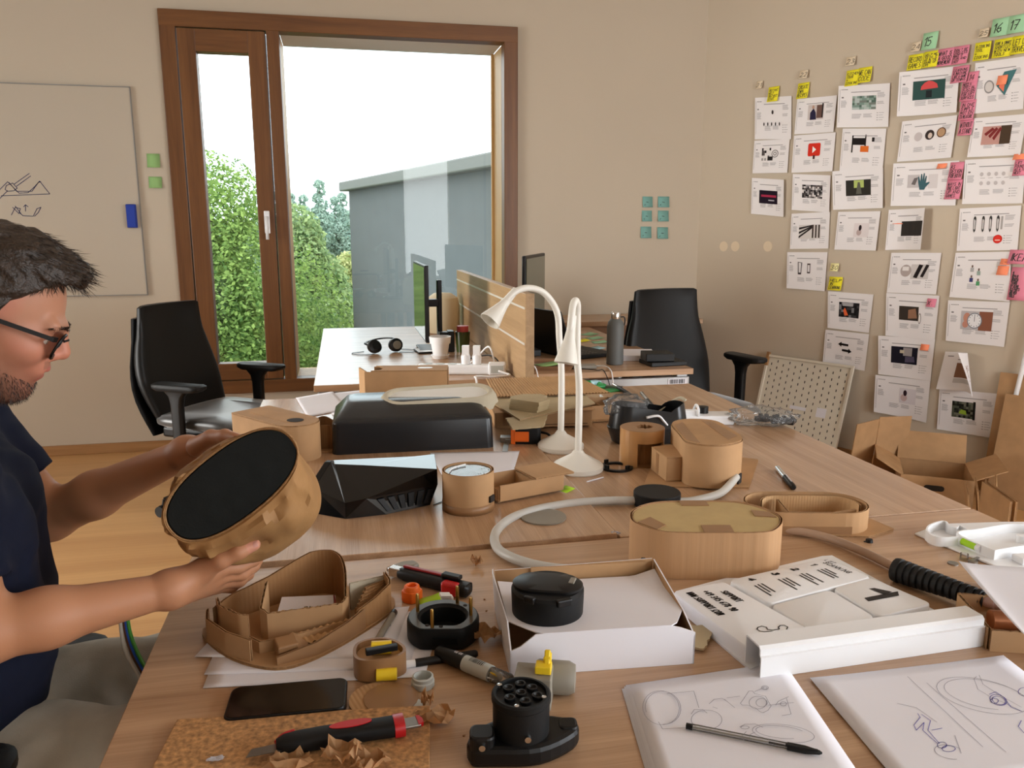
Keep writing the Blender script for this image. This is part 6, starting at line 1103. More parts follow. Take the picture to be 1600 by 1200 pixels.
# cardboard corner at the right edge
cb = thing('cardboard_tray', 'low cardboard tray cut by the right edge of the picture', 'tray', (0.985, 0.885, ZT + 0.0003), R(-20))
for p in ([(-0.105, -0.06), (0.10, -0.06)], [(-0.105, 0.055), (0.10, 0.055)], [(-0.105, -0.056), (-0.105, 0.051)], [(0.10, -0.056), (0.10, 0.051)]): cwall('tray_wall', p, 0.0, 0.032, cb, KW, 0.0045, False, 0.003, 0.0015)
mb = MB(); mb.box((0, 0, 0.002), (0.205, 0.115, 0.003)); mb.build('tray_floor', M['kz'], cb); mb = MB(); mb.lathe([(0.004, -0.05), (0.014, -0.05), (0.014, 0.03), (0.004, 0.03)], 18, (-0.03, 0.0, 0.018), ax='X'); tag(mb.build('copper_tube', mat('copper_brown', (176, 112, 72), 0.4, 0.5), cb, smooth='auto'))
flat_sheet('sketch sheet propped on the cardboard tray at the right edge', ((1497, 883), (1640, 892), (1680, 1010), (1606, 1006)), ZT + 0.058, curl=0.004)

# ------------------------------------------------------------------ white carton with black puck
wb = thing('white_carton', 'white cardboard carton with torn front corners under the black lid', 'box', (0.3285, 1.02, ZT + 0.0003), R(-4.5)); W_, D_, H_ = 0.252, 0.185, 0.058
def wallp(nm, pts, t, rx=None, m=('whitebox', 'kz')):
    mb = MB(); a = [Vector(p) for p in pts]; nn = (a[1] - a[0]).cross(a[2] - a[0]).normalized() * t; n = len(a); mb.add(a + [p - nn for p in a], [tuple(range(n)), tuple(range(2 * n - 1, n - 1, -1))] + [(i, n + i, n + (i + 1) % n, (i + 1) % n) for i in range(n)]); mb.m[-n - 1] = 1; return mb.build(nm, (M[m[0]], M[m[1]]), wb)
x0, x1, y0, y1 = -W_ / 2, W_ / 2, -D_ / 2, D_ / 2
wallp('front_panel', [(x0, y0, 0), (x1, y0, 0), (x1, y0, H_ - 0.012), (x1 - 0.020, y0, H_ - 0.004), (x1 - 0.034, y0, H_), (x0 + 0.034, y0, H_), (x0 + 0.014, y0, H_ - 0.016), (x0, y0, H_ - 0.022)], 0.002)
wallp('back_panel', [(x1, y1, 0), (x0, y1, 0), (x0, y1, H_ + 0.010), (x1 - 0.004, y1, H_ + 0.016)], 0.002)
wallp('left_panel', [(x0, y1, 0), (x0, y0, 0), (x0, y0, H_ - 0.020), (x0, y0 + 0.035, H_ + 0.004), (x0 - 0.006, y1 - 0.02, H_ + 0.014), (x0 - 0.004, y1, H_ + 0.012)], 0.002); wallp('right_panel', [(x1, y0, 0), (x1, y1, 0), (x1, y1, H_ + 0.014), (x1 - 0.002, y0 + 0.04, H_), (x1, y0, H_ - 0.016)], 0.002)
mb = MB(); tp_ = lambda u, v: (x0 + 0.003 + (W_ - 0.006) * u, y0 + 0.0005 + (D_ - 0.012) * v, H_ + 0.0 - 0.0075 * v + (0.010 * max(0, u - 0.86) / 0.14 * max(0, v - 0.7) / 0.3) + 0.004 * max(0, 0.12 - u) / 0.12 * v)
mb.grid(lambda u, v: tp_(u, max(v, max(0, (0.15 - u) / 0.15) * 0.24, max(0, (u - 0.90) / 0.10) * 0.26)), 24, 16); mb.build('top_panel', M['whitebox'], wb, solid=0.0015)
mb = MB(); mb.box((0, 0, 0.002), (W_ - 0.006, D_ - 0.006, 0.002)); mb.build('bottom_panel', M['kz'], wb)
mb = MB(); mb.box((0.02, y1 - 0.0045, H_ - 0.0), (W_ * 0.72, 0.003, 0.026)); mb.build('kraft_edge', M['kz'], wb)
r = thing('torn_board', 'torn grey brown cardboard corner sticking out right of the white carton', 'cardboard', (0.468, 0.975, ZT + 0.006), 0.1); cplate('board', [(-0.02, 0.04), (0.0, 0.035), (0.035, 0.02), (0.045, 0.01), (0.02, -0.015), (0.0, -0.038), (-0.015, -0.03), (-0.006, -0.01)], 0, 0.003, r, (M['kg'], M['ke']), 0.0015)
bl_ = thing('round_lid', 'black round lid with a domed leaf shaped cover on the white carton', 'lid', (0.262, 1.0, ZT + H_ - 0.0035 + 0.0006), R(-20))
mb = MB(); mb.lathe([(0.001, 0.0), (0.048, 0.0), (0.0495, 0.003), (0.0505, 0.032), (0.0505, 0.036), (0.047, 0.040), (0.001, 0.041)], 48); mb.build('body', M['blackm'], bl_, smooth='auto', angle=30)
mb = MB(); P = [(0.049 * math.cos(a) * (1 if abs(math.cos(a)) > .2 else 1), 0.036 * math.sin(a)) for a in [2 * PI * k / 40 for k in range(40)]]; P = [(x, y) if abs(y) < 0.028 else (x, math.copysign(0.028 + (abs(y) - .028) * .3, y)) for x, y in P]
mb.loft([[(x * s, y * s, z) for x, y in P] for s, z in ((1.0, 0.0395), (1.0, 0.0435), (0.94, 0.0455), (0.5, 0.047))]); mb.build('cover_leaf', M['black'], bl_, smooth='auto', angle=40)
mb = MB(); mb.box((0.034, 0.004, 0.0455), (0.008, 0.018, 0.005), rz=-0.15); g = mb.build('latch', M['greyp'], bl_, bevel=0.001); g['label'] = 'grey latch'
mb = MB(); mb.box((0.026, -0.042, 0.036), (0.022, 0.008, 0.010), rz=0.55); mb.build('hinge', M['black'], bl_, bevel=0.002)
mb = MB(); mb.box((-0.02, -0.0445, 0.038), (0.016, 0.008, 0.009), rz=-0.4); mb.build('hinge', M['black'], bl_, bevel=0.002)

# ------------------------------------------------------------------ left front: cardboard hull model and papers
for i, (pts, lab) in enumerate(((((304, 1027), (352, 975), (640, 948), (610, 1030)), 'topmost of the white sheets fanned under the cardboard hull'), (((319, 1055), (352, 985), (660, 960), (640, 1045)), 'middle one of the white sheets fanned under the cardboard hull'), (((317, 1076), (350, 990), (692, 950), (664, 1058)), 'lowest and widest of the white sheets under the cardboard hull'))):
    s_, mp = flat_sheet(lab, pts, ZT + 0.0016 - 0.0006 * i, group=None)
    if i == 2:
        mb = MB(); k = random.Random(3)
        def loop(u, v, ru, rv, n=1): return [[(u + ru * (1 + .06 * j) * math.cos(a * 2 * PI / 20 + .3), v + rv * (1 + .05 * j) * math.sin(a * 2 * PI / 20)) for a in range(19)] for j in range(n)]
        ribbons(mb, loop(.70, .10, .07, .10, 2) + loop(.80, .40, .05, .08, 2) + loop(.78, .72, .05, .05), 0.003, lambda u, v: mp(u, 1 - v if False else v, 0.0025)); mb.build('sketch', M['pencil'], s_)
hu = thing('cardboard_hull', 'hand built corrugated cardboard hull model with stepped inner walls', 'model', (-0.09, 1.13, ZT + 0.0022)); X = lambda pts: [(x + 0.09, y - 1.13) for x, y in pts]; HB = (M['kz'], M['ke'])
cplate('base_plate', X([(p.x, p.y) for p in smooth_path([Vector((*p, 0)) for p in ((-0.217, 1.150), (-0.208, 1.108), (-0.165, 1.050), (-0.108, 1.014), (-0.060, 1.028), (-0.002, 1.078), (0.056, 1.150), (0.050, 1.205), (-0.02, 1.250), (-0.09, 1.250), (-0.17, 1.20))], 4, True)]), 0, 0.005, hu, (M['kz'], M['ke']))
prof = [0.042, 0.045, 0.048, 0.054, 0.064, 0.076, 0.079, 0.075, 0.066, 0.048]; pf = lambda u: np.interp(u, np.linspace(0, 1, len(prof)), prof)
cwall('tall_wall', X([(p.x, p.y) for p in smooth_path([Vector((*p, 0)) for p in ((-0.200, 1.130), (-0.178, 1.165), (-0.13, 1.198), (-0.085, 1.222), (-0.050, 1.228), (-0.024, 1.210), (-0.014, 1.170), (-0.014, 1.125))], 8)]), 0.005, pf, hu, (M['kd'], M['ke']), 0.004, False, 0.003)
cwall('inner_wall', X([(-0.128, 1.160), (-0.132, 1.10), (-0.122, 1.092), (-0.02, 1.102), (-0.012, 1.125)]), 0.005, lambda u: 0.046 if u > 0.35 else 0.066 - 0.05 * u, hu, HB, 0.004, False, 0.003, 0.002)
cwall('inner_wall', X([(-0.196, 1.140), (-0.188, 1.112), (-0.158, 1.078), (-0.146, 1.074)]), 0.005, 0.055, hu, HB, 0.004, False, 0.003, 0.002)
cwall('outer_rim', X([(-0.210, 1.138), (-0.206, 1.106), (-0.175, 1.064), (-0.140, 1.036)]), 0.004, lambda u: 0.040 - 0.004 * u, hu, HB, 0.004, False, 0.003)
cwall('inner_wall', X([(-0.146, 1.074), (-0.130, 1.055), (-0.08, 1.068), (-0.02, 1.088), (0.0, 1.098)]), 0.005, lambda u: 0.022, hu, HB, 0.004, False, 0.003)
cwall('side_wall', X([(0.002, 1.092), (0.028, 1.116), (0.052, 1.148)]), 0.005, lambda u: 0.036 + 0.012 * u, hu, (M['kd'], M['ke']), 0.004, False, 0.003); cwall('side_wall', X([(0.052, 1.148), (0.046, 1.178)]), 0.005, 0.055, hu, HB, 0.004, False, 0.003); cwall('side_wall', X([(0.046, 1.178), (-0.008, 1.160)]), 0.005, 0.048, hu, (M['foam'], M['ke']), 0.004, False, 0.003)
for i in range(6): cwall('flute_layer', X([(0.000 + .003 * i, 1.104 + .009 * i), (0.048 - .0005 * i, 1.140 + .006 * i)]), 0.005, 0.034 + 0.002 * i, hu, (M['kd'], M['ke']), 0.004, False, 0.002)
cwall('front_rim', X([(-0.106, 1.020), (-0.055, 1.036), (-0.010, 1.072), (0.012, 1.098)]), 0.005, lambda u: 0.016 + 0.020 * u, hu, (M['kt'], M['ke']), 0.004, False, 0.003)
mb = MB(); mb.grid(lambda u, v: (0.012 + 0.085 * u - 0.01 * v, -0.078 + 0.036 * u + 0.022 * v, 0.012 + 0.0015 * math.sin(u * 60) + 0.006 * v), 60, 3); mb.build('fluted_strip', M['kr'], hu, smooth=True)
mb = MB(); mb.add([(-0.025, 0.0, 0.018), (0.062, 0.008, 0.018), (0.06, 0.05, 0.022), (-0.02, 0.055, 0.024)], [(0, 1, 2, 3)]); mb.build('paper_floor', M['paper'], hu, solid=0.0005)
mb = MB(); mb.add([(-0.03, -0.022, 0.019), (0.058, -0.016, 0.019), (0.062, 0.02, 0.021), (-0.028, 0.012, 0.021)], [(0, 1, 2, 3)]); mb.build('printed_floor', M['kz'], hu, solid=0.0006)
mb = MB(); mb.box((0.060, 0.006, 0.028), (0.002, 0.026, 0.018), rz=0.1); mb.build('red_print', mat('faded_red_print', (120, 36, 30), 0.7), hu)
mb = MB(); ln = []
for i, t in enumerate(('IN', 'UNITO', 'MIX')): ln += [[(0.012 + p[0] * 0.009 + 0.002 * i, 0.010 - i * 0.010 + p[1] * 0.008) for p in l] for l in text_lines(t, 0, 0, 1.0, 0.2)]
ln += [[(-0.002, -0.018), (0.03, -0.012)], [(0.008, -0.008), (0.018, -0.022)], [(0.0, -0.006), (0.008, -0.014)]]
ribbons(mb, ln, 0.0018, lambda u, v: (u, v, 0.0228 - 0.0 * v)); mb.build('marker_scribble', M['marker'], hu)
mb = MB(); mb.box((-0.005, -0.085, 0.016), (0.028, 0.024, 0.022), rz=0.3, rx=0.2); mb.box((0.006, -0.078, 0.014), (0.03, 0.02, 0.016), rz=-0.5, ry=0.5); mb.build('folded_scrap', M['kt'], hu, bevel=0.002)
# pressed cork board, knife, phone
ck = thing('cork_board', 'pressed cork cutting board at the front left of the desk', 'board', (-0.079, 0.775, ZT + 0.0003), R(-6.5)); mb = MB(); mb.box((0, 0.0, 0.003), (0.300, 0.26, 0.006)); mb.build('board', M['cork'], ck, bevel=0.001)
fz = ZT + 0.0066
kn = thing('utility_knife', 'black and red snap blade knife lying on the cork board', 'knife', (-0.088, 0.826, fz), math.atan2(0.014, 0.146))
rings = []
for x, w, zc, h in ((-0.004, 0.012, 0.010, 0.012), (0.004, 0.022, 0.010, 0.017), (0.02, 0.027, 0.010, 0.019), (0.05, 0.026, 0.010, 0.019), (0.09, 0.025, 0.010, 0.018), (0.128, 0.027, 0.010, 0.018)): rings.append([(x, (w / 2) * math.copysign(abs(math.cos(a)) ** .6, math.cos(a)) + (0.004 if x < 0.03 else 0.006) * (1 - x / .13), zc + (h / 2) * math.copysign(abs(math.sin(a)) ** .6, math.sin(a))) for a in [2 * PI * k / 20 for k in range(20)]])
mb = MB(); mb.loft(rings); mb.build('handle', M['blackm'], kn, smooth='auto', angle=50)
mb = MB(); mb.prism([(0.078 + 0.024 * math.cos(a) + 0.0, 0.006 + 0.0065 * math.sin(a)) for a in [2 * PI * k / 24 for k in range(24)]], 0.0185, 0.0200); g = mb.build('inlay', M['red'], kn); g['label'] = 'red oval inlay'
mb = MB(); mb.loft([[(x, 0.0145 * math.copysign(abs(math.cos(a)) ** .6, math.cos(a)) + 0.0, 0.010 + 0.0098 * math.copysign(abs(math.sin(a)) ** .6, math.sin(a))) for a in [2 * PI * k / 16 for k in range(16)]] for x in (0.126, 0.138)]); mb.build('end_band', M['red'], kn, smooth='auto')
mb = MB(); mb.box((0.147, 0.0, 0.010), (0.020, 0.018, 0.004)); mb.build('blade_channel', M['steel'], kn, bevel=0.001); mb = MB(); mb.prism([(0.154, -0.009), (0.160, -0.006), (0.160, 0.002), (0.156, 0.009), (0.153, 0.009)], 0.008, 0.013); mb.build('end_stop', M['red'], kn)
mb = MB(); mb.prism([(-0.036, -0.006), (-0.030, 0.007), (0.0, 0.009), (0.002, -0.006)], 0.0085, 0.0093); mb.build('blade', M['steel'], kn); mb = MB(); mb.tube(smooth_path([(-0.004, 0.006, 0.012), (0.004, 0.014, 0.014), (0.016, 0.0185, 0.014)], 5), 0.003, 8); mb.build('edge_strip', M['red'], kn, smooth=True)
a, b = tp3(352, 1124), tp3(540, 1100); ph = thing('smartphone', 'black smartphone lying face up in front of the cardboard hull', 'phone', (-0.087, 0.936, ZT + 0.0003), R(-2.4))
mb = MB(); P = rrect(0.144, 0.070, 0.011, 6); mb.loft([[(x * s, y * s, z) for x, y in P] for s, z in ((0.975, 0.0), (1, 0.002), (1, 0.0065), (0.985, 0.0082))]); mb.build('body', M['black'], ph, smooth='auto', angle=40); mb = MB(); mb.prism(rrect(0.139, 0.065, 0.009, 6), 0.0082, 0.0086); mb.build('screen', M['blackg'], ph)
# ------------------------------------------------------------------ small tools on the front desk
rg = thing('bolt_ring', 'black ring housing with four brass pins standing up, in front of the white carton', 'ring', (0.123, 1.062, ZT + 0.0026), R(-12))
out = []
for k in range(40):
    a = 2 * PI * k / 40; x, y = 0.052 * math.cos(a), 0.052 * math.sin(a); y = max(y, -0.043); out.append((x, y))
inn = [(0.033 * math.cos(2 * PI * k / 40), max(-0.028, 0.033 * math.sin(2 * PI * k / 40))) for k in range(40)]
mb = MB(); mb.loft([[(x * s, y * s, z) for x, y in out] for s, z in ((0.96, 0), (1, 0.003), (1, 0.026), (0.97, 0.030))] + [[(x * s, y * s, z) for x, y in inn] for s, z in ((1.08, 0.030), (1.0, 0.027), (1.0, 0.004))], 0, True, True); mb.build('housing', M['blackm'], rg, smooth='auto', angle=40)
mb = MB(); mb.loft([[(x * s, y * s, z) for x, y in out] for s, z in ((0.94, 0.0302), (0.94, 0.0312))] + [[(x * 1.12, y * 1.12, z) for x, y in inn] for z in (0.0312, 0.0302)], 0, False, False); mb.build('top_face', M['steel'] if False else mat('satin_black_face', (86, 86, 84), 0.28, 0.4), rg, smooth='auto')
for x, y in ((-0.038, 0.012), (0.018, 0.038), (0.040, 0.0), (-0.012, -0.036)): mb = MB(); mb.lathe([(0.001, 0.031), (0.0026, 0.031), (0.0026, 0.056), (0.0018, 0.058), (0.001, 0.058)], 12, (x, y, 0)); mb.build('brass_pin', M['brass'], rg, smooth='auto')
for x, y in ((0.0, -0.034), (-0.02, -0.03), (0.03, 0.03)): mb = MB(); mb.lathe([(0.0005, 0.0313), (0.003, 0.0313), (0.003, 0.0317), (0.0005, 0.0317)], 10, (x, y, 0)); mb.build('hole', M['hole'], rg)
mb = MB(); mb.box((0.006, -0.0432, 0.014), (0.036, 0.003, 0.009)); mb.build('notch', M['black'], rg)
a, b = tp3(612, 902), tp3(735, 932); c2 = thing('utility_knife', 'red and black retractable knife lying behind the orange cap', 'knife', (a.x, a.y, ZT + 0.0003), math.atan2(b.y - a.y, b.x - a.x)); L_ = (b - a).length
rings = [[(x, yo + w / 2 * math.copysign(abs(math.cos(t)) ** .6, math.cos(t)), 0.011 + h / 2 * math.copysign(abs(math.sin(t)) ** .6, math.sin(t))) for t in [2 * PI * k / 18 for k in range(18)]] for x, w, h, yo in ((0.016, 0.018, 0.016, .002), (0.03, 0.022, 0.020, .001), (0.08, 0.024, 0.021, 0), (0.13, 0.027, 0.021, -.001), (0.152, 0.028, 0.021, -.002), (L_ - 0.004, 0.024, 0.019, -.003), (L_, 0.014, 0.012, -.003))]
mb = MB(); mb.loft(rings); mb.build('handle', M['black'], c2, smooth='auto', angle=50)
mb = MB(); mb.box((0.072, 0.006, 0.0225), (0.10, 0.008, 0.004)); mb.build('red_rail', mat('deep_red', (150, 30, 36), 0.35), c2, bevel=0.0015); mb = MB(); mb.box((0.118, 0.0035, 0.0255), (0.034, 0.014, 0.007)); mb.build('slider', M['black'], c2, bevel=0.002); mb = MB(); mb.box((L_ - 0.03, -0.012, 0.012), (0.030, 0.016, 0.022)); mb.build('end_clip', M['red'], c2, bevel=0.004)
mb = MB(); mb.loft([[(x, y, z) for y, z in ((-0.006, 0.003), (0.010, 0.003), (0.010, 0.019), (-0.006, 0.019))] for x in (-0.004, 0.024)]); mb.build('nose', M['chrome'], c2, bevel=0.002); g = MB(); g.prism([(-0.012, 0.0), (-0.002, 0.034), (0.012, 0.048), (0.030, 0.040), (0.026, 0.030), (0.006, 0.010)], 0.006, 0.016); g.build('hook', M['greyp'], c2, bevel=0.003)
oc = thing('orange_cap', 'orange plastic cap standing by the red and black knife', 'cap', (*tp(644, 938), ZT + 0.0003), 0.3); mb = MB(); mb.loft([[(r_ * math.cos(2 * PI * k / 8 + PI / 8) * (1.08 if k % 2 else 1), r_ * math.sin(2 * PI * k / 8 + PI / 8), z) for k in range(8)] for r_, z in ((0.0155, 0.0), (0.0155, 0.018))]); mb.lathe([(0.0135, 0.018), (0.012, 0.025), (0.009, 0.0265), (0.0075, 0.025), (0.007, 0.012), (0.001, 0.012)], 24, cap=False); mb.build('cap', M['orange'], oc, smooth='auto', bevel=0.001, angle=40)
note('lime green note lying beside the orange cap', *tp(673, 943), ZT + 0.004, 0.1, M['st_l'], 0.036, 0.026)
wk = thing('white_clip', 'white plastic clip standing behind the bolt ring', 'clip', (*tp(699, 954), ZT + 0.0003), 0.1); mb = MB(); mb.box((0, 0, 0.012), (0.018, 0.012, 0.024)); mb.build('body', M['white'], wk, bevel=0.002); mb = MB(); mb.box((-0.003, 0.0, 0.0255), (0.016, 0.014, 0.004), ry=0.15); mb.build('lid', M['white'], wk)
pl_ = pen('grey pencil stub lying between hull and bolt ring', (585, 1014), (617, 960), 0.0052, 'greyp', 'black', name='pencil', z=ZT + 0.0026, capf=0.12)
# taped holder with yellow foam and a black marker
th = thing('taped_holder', 'small kraft taped holder with yellow foam and a black bar', 'holder', (0.026, 0.985, ZT + 0.0026), R(-6))
mb = MB(); P = [(p.x, p.y) for p in smooth_path([Vector((*p, 0)) for p in ((-0.030, 0.0), (-0.026, 0.022), (-0.004, 0.032), (0.018, 0.026), (0.034, 0.006), (0.032, -0.012), (0.006, -0.024), (-0.022, -0.020))], 4, True)]
rib(mb, P, 0.0, 0.030, 0.004, True); mb.build('band', M['kt'], th, smooth='auto'); mb = MB(); mb.prism([(x * .92, y * .92) for x, y in P], 0.001, 0.022); mb.build('core', M['kz'], th)
mb = MB(); mb.lathe([(0.001, -0.014), (0.009, -0.014), (0.009, 0.012), (0.001, 0.012)], 16, (0.006, 0.006, 0.030), ax='X'); mb.build('foam', M['yellow'], th, smooth='auto'); mb = MB(); mb.lathe([(0.001, -0.012), (0.008, -0.012), (0.008, 0.014), (0.001, 0.014)], 16, (0.012, -0.027, 0.010), ax='X'); mb.build('foam', M['yellow'], th, smooth='auto'); mb = MB(); mb.box((0.006, -0.006, 0.034), (0.042, 0.008, 0.008), rz=0.25); mb.build('bar', M['black'], th, bevel=0.001)
pen('black and white marker lying in front of the bolt ring', (624, 1046), (746, 1027), 0.0055, 'white', 'black', name='marker_pen', capf=0.80)
rl = thing('ring_cap', 'pale grey threaded ring cap in front of the marker', 'cap', (*tp(661, 1072), ZT + 0.0003)); mb = MB(); mb.lathe([(0.0115, 0), (0.0140, 0.0), (0.0150, 0.002), (0.0150, 0.008), (0.0132, 0.0095), (0.0138, 0.012), (0.0138, 0.014), (0.0115, 0.015), (0.0105, 0.010), (0.0105, 0.003)], 30); mb.build('cap', M['lgrey'], rl, smooth='auto', angle=50)
ds = thing('cardboard_disc', 'round cardboard disc lying right of the phone', 'disc', (0.026, 0.917, ZT + 0.0003), 0.3); cplate('board', circ(0.039, 36), 0, 0.004, ds, (M['k'], M['ke'])); mb = MB(); mb.prism([(x + 0.012, y - 0.006) for x, y in circ(0.034, 24)], 0.0041, 0.0048); mb.build('tape', M['kt'], ds)
hd2 = thing('white_disc', 'small white disc half under the brown scrap beside the cork board', 'disc', (*tp(646, 1104), ZT + 0.0003)); mb = MB(); mb.lathe([(0.001, 0), (0.012, 0), (0.012, 0.003), (0.010, 0.004), (0.001, 0.004)], 24); mb.build('body', M['lgrey'], hd2, smooth='auto')
a, b = Vector((0.106, 1.004, ZT + 0.0115)), Vector((0.190, 0.908, ZT + 0.0115)); gp = thing('glue_pen', 'glue pen with black end, barcode label and clear cap', 'pen', a, math.atan2(b.y - a.y, b.x - a.x)); L_ = (b - a).length
mb = MB(); mb.lathe([(0.004, 0.0), (0.0085, 0.004), (0.0105, 0.03), (0.0105, 0.052), (0.004, 0.052)], 20, ax='X'); mb.build('black_end', M['black'], gp, smooth='auto'); mb = MB(); mb.lathe([(0.004, 0.052), (0.0108, 0.052), (0.0108, 0.096), (0.004, 0.096)], 20, ax='X'); lb = mb.build('label', M['lgrey'], gp, smooth='auto')
k = random.Random(2); mb = MB(); t = 0.062
while t < 0.086:
    w = k.choice((0.0006, 0.001, 0.0016))
    for j in range(4):
        a0, a1 = R(62 + 12 * j), R(74 + 12 * j); pts = [(x, -0.0110 * math.cos(aa), 0.0110 * math.sin(aa)) for x, aa in ((t, a0), (t + w, a0), (t + w, a1), (t, a1))]; mb.add(pts, [(0, 1, 2, 3)])
    t += w + k.choice((0.0008, 0.0013))
mb.build('barcode', M['marker'], lb)
mb = MB(); ls = text_lines('GLUE', 0, 0, 1.0, 0.1); ribbons(mb, [[(0.034 + p[0] * 0.0045, R(80) + p[1] * 0.45) for p in l] for l in ls], 0.0010, lambda u, v: (u, -0.0109 * math.cos(v), 0.0109 * math.sin(v))); mb.build('lettering', M['paper'], gp)
mb = MB(); mb.lathe([(0.009, 0.096), (0.0098, 0.097), (0.0098, L_ - 0.002), (0.0085, L_), (0.001, L_)], 20, ax='X'); mb.build('clear_cap', M['clearp'], gp, smooth='auto'); mb = MB(); mb.lathe([(0.001, 0.096), (0.005, 0.097), (0.004, 0.112), (0.001, 0.114)], 12, ax='X'); mb.build('nozzle', M['greyp'], gp, smooth='auto'); mb = MB(); mb.box((0.106, -0.0075, 0.0065), (0.007, 0.001, 0.008), rx=0.7); mb.build('yellow_mark', M['yellow'], gp)
# grey and black connectors
gc = thing('grey_connector', 'grey plastic connector with a yellow lever, behind the black socket', 'connector', (0.222, 0.878, ZT + 0.0003), R(-20))
mb = MB(); mb.box((-0.008, -0.004, 0.021), (0.046, 0.038, 0.042)); mb.box((-0.018, -0.0240, 0.020), (0.018, 0.003, 0.024)); mb.build('body', M['greyp'], gc, bevel=0.003); mb = MB(); mb.lathe([(0.004, -0.026), (0.019, -0.026), (0.021, -0.022), (0.021, 0.016), (0.017, 0.024), (0.004, 0.025)], 28, (0.018, 0.020, 0.0213), ax='X'); mb.build('drum', M['greyp'], gc, smooth='auto')
mb = MB(); mb.box((0.004, -0.004, 0.0475), (0.020, 0.018, 0.010)); mb.box((0.008, 0.004, 0.057), (0.007, 0.010, 0.018), rx=-0.4); mb.prism([(0.003, -0.001), (0.013, -0.001), (0.013, 0.012), (0.008, 0.016)], 0.050, 0.060); mb.build('lever', M['yellow'], gc, bevel=0.0015)
bk = thing('black_socket', 'black round multi pin socket with bolted flanges at the front edge', 'connector', (0.178, 0.792, ZT + 0.0003), R(-10))
mb = MB(); mb.lathe([(0.004, 0.010), (0.031, 0.010), (0.032, 0.014), (0.032, 0.060), (0.0335, 0.062), (0.0335, 0.068), (0.031, 0.070), (0.0285, 0.070), (0.0280, 0.066), (0.001, 0.066)], 40); mb.build('barrel', M['blackm'], bk, smooth='auto', angle=30)
mb = MB(); mb.prism([(p.x, p.y) for p in smooth_path([Vector((*p, 0)) for p in ((-0.056, -0.032), (-0.030, -0.036), (0.020, -0.034), (0.060, -0.008), (0.066, 0.014), (0.050, 0.024), (0.0, 0.032), (-0.040, 0.014), (-0.060, -0.012))], 4, True)], 0.0, 0.024); mb.build('flange', M['black'], bk, bevel=0.006)
for x, y, s in ((-0.044, -0.020, 0.028), (0.054, 0.008, 0.022)): mb = MB(); mb.prism([(x + px * s, y + py * s) for px, py in rrect(1.0, 1.0, 0.3, 4)], 0.0, 0.036 if x < 0 else 0.026); mb.build('lug', M['black'], bk, bevel=0.003)
for x, y in ((0, 0.0), (-0.014, 0.010), (0.013, 0.010), (-0.013, -0.009), (0.004, -0.016), (0.018, -0.006), (0.0, 0.018)): mb = MB(); mb.lathe([(0.0030, 0.0655), (0.0062, 0.0655), (0.0062, 0.0700), (0.0045, 0.0702), (0.0030, 0.0680)], 16, (x, y, 0)); mb.build('pin_socket', M['black'], bk, smooth='auto')
for x, y, z in ((-0.024, 0.016, 0.067), (0.025, -0.010, 0.067), (-0.006, -0.0258, 0.067)): mb = MB(); mb.lathe([(0.0005, 0), (0.0032, 0), (0.0028, 0.003), (0.0005, 0.0035)], 12, (x, y, z)); mb.build('screw', M['chrome'], bk, smooth='auto')
for x, y, z in ((-0.044, -0.034, 0.026), (0.006, -0.0325, 0.034)): mb = MB(); mb.lathe([(0.0005, -0.003), (0.0036, -0.003), (0.0036, 0.003), (0.0005, 0.003)], 12, (x, y, z), ax='Y'); mb.build('screw', M['chrome'], bk, smooth='auto')
# sketch sheets and pen on the right
def dline(z, ox, oy, sc, pts): return [tp(ox + x * sc, oy + y * sc, z) for x, y in pts]
def el(cx, cy, rx, ry, a0=0, n=26, rot=0.0, turns=1.0): return [(cx + rx * math.cos(t) * math.cos(rot) - ry * math.sin(t) * math.sin(rot), cy + rx * math.cos(t) * math.sin(rot) + ry * math.sin(t) * math.cos(rot)) for t in [a0 + turns * 2 * PI * k / n for k in range(n + 1)]]
for i, (dx, dy, lab) in enumerate(((-0.010, -0.004, 'lowest sheet of the left sketch pile at the front'), (-0.006, -0.001, 'second sheet of the left sketch pile at the front'), (-0.003, 0.001, 'third sheet of the left sketch pile at the front'))):
    zq = ZT + 0.0006 * i; flat_sheet(lab, ((0.340 + dx, 0.884 + dy, zq), (0.562 + dx, 0.888 + dy, zq), (0.508 + dx, 0.600 + dy, zq), (0.287 + dx, 0.592 + dy, zq)), zq, group='left sketch pile')
s1, mp1 = flat_sheet('top sheet of the left sketch pile with pencil drawings of round parts', ((0.342, 0.884, ZT + 0.002), (0.566, 0.893, ZT + 0.002), (0.512, 0.600, ZT + 0.002), (0.289, 0.592, ZT + 0.002)), ZT + 0.002)
zz = ZT + 0.0046; mb = MB(); o1 = s1.location
D = lambda pts: dline(zz, 960, 1020, 0.4, pts)
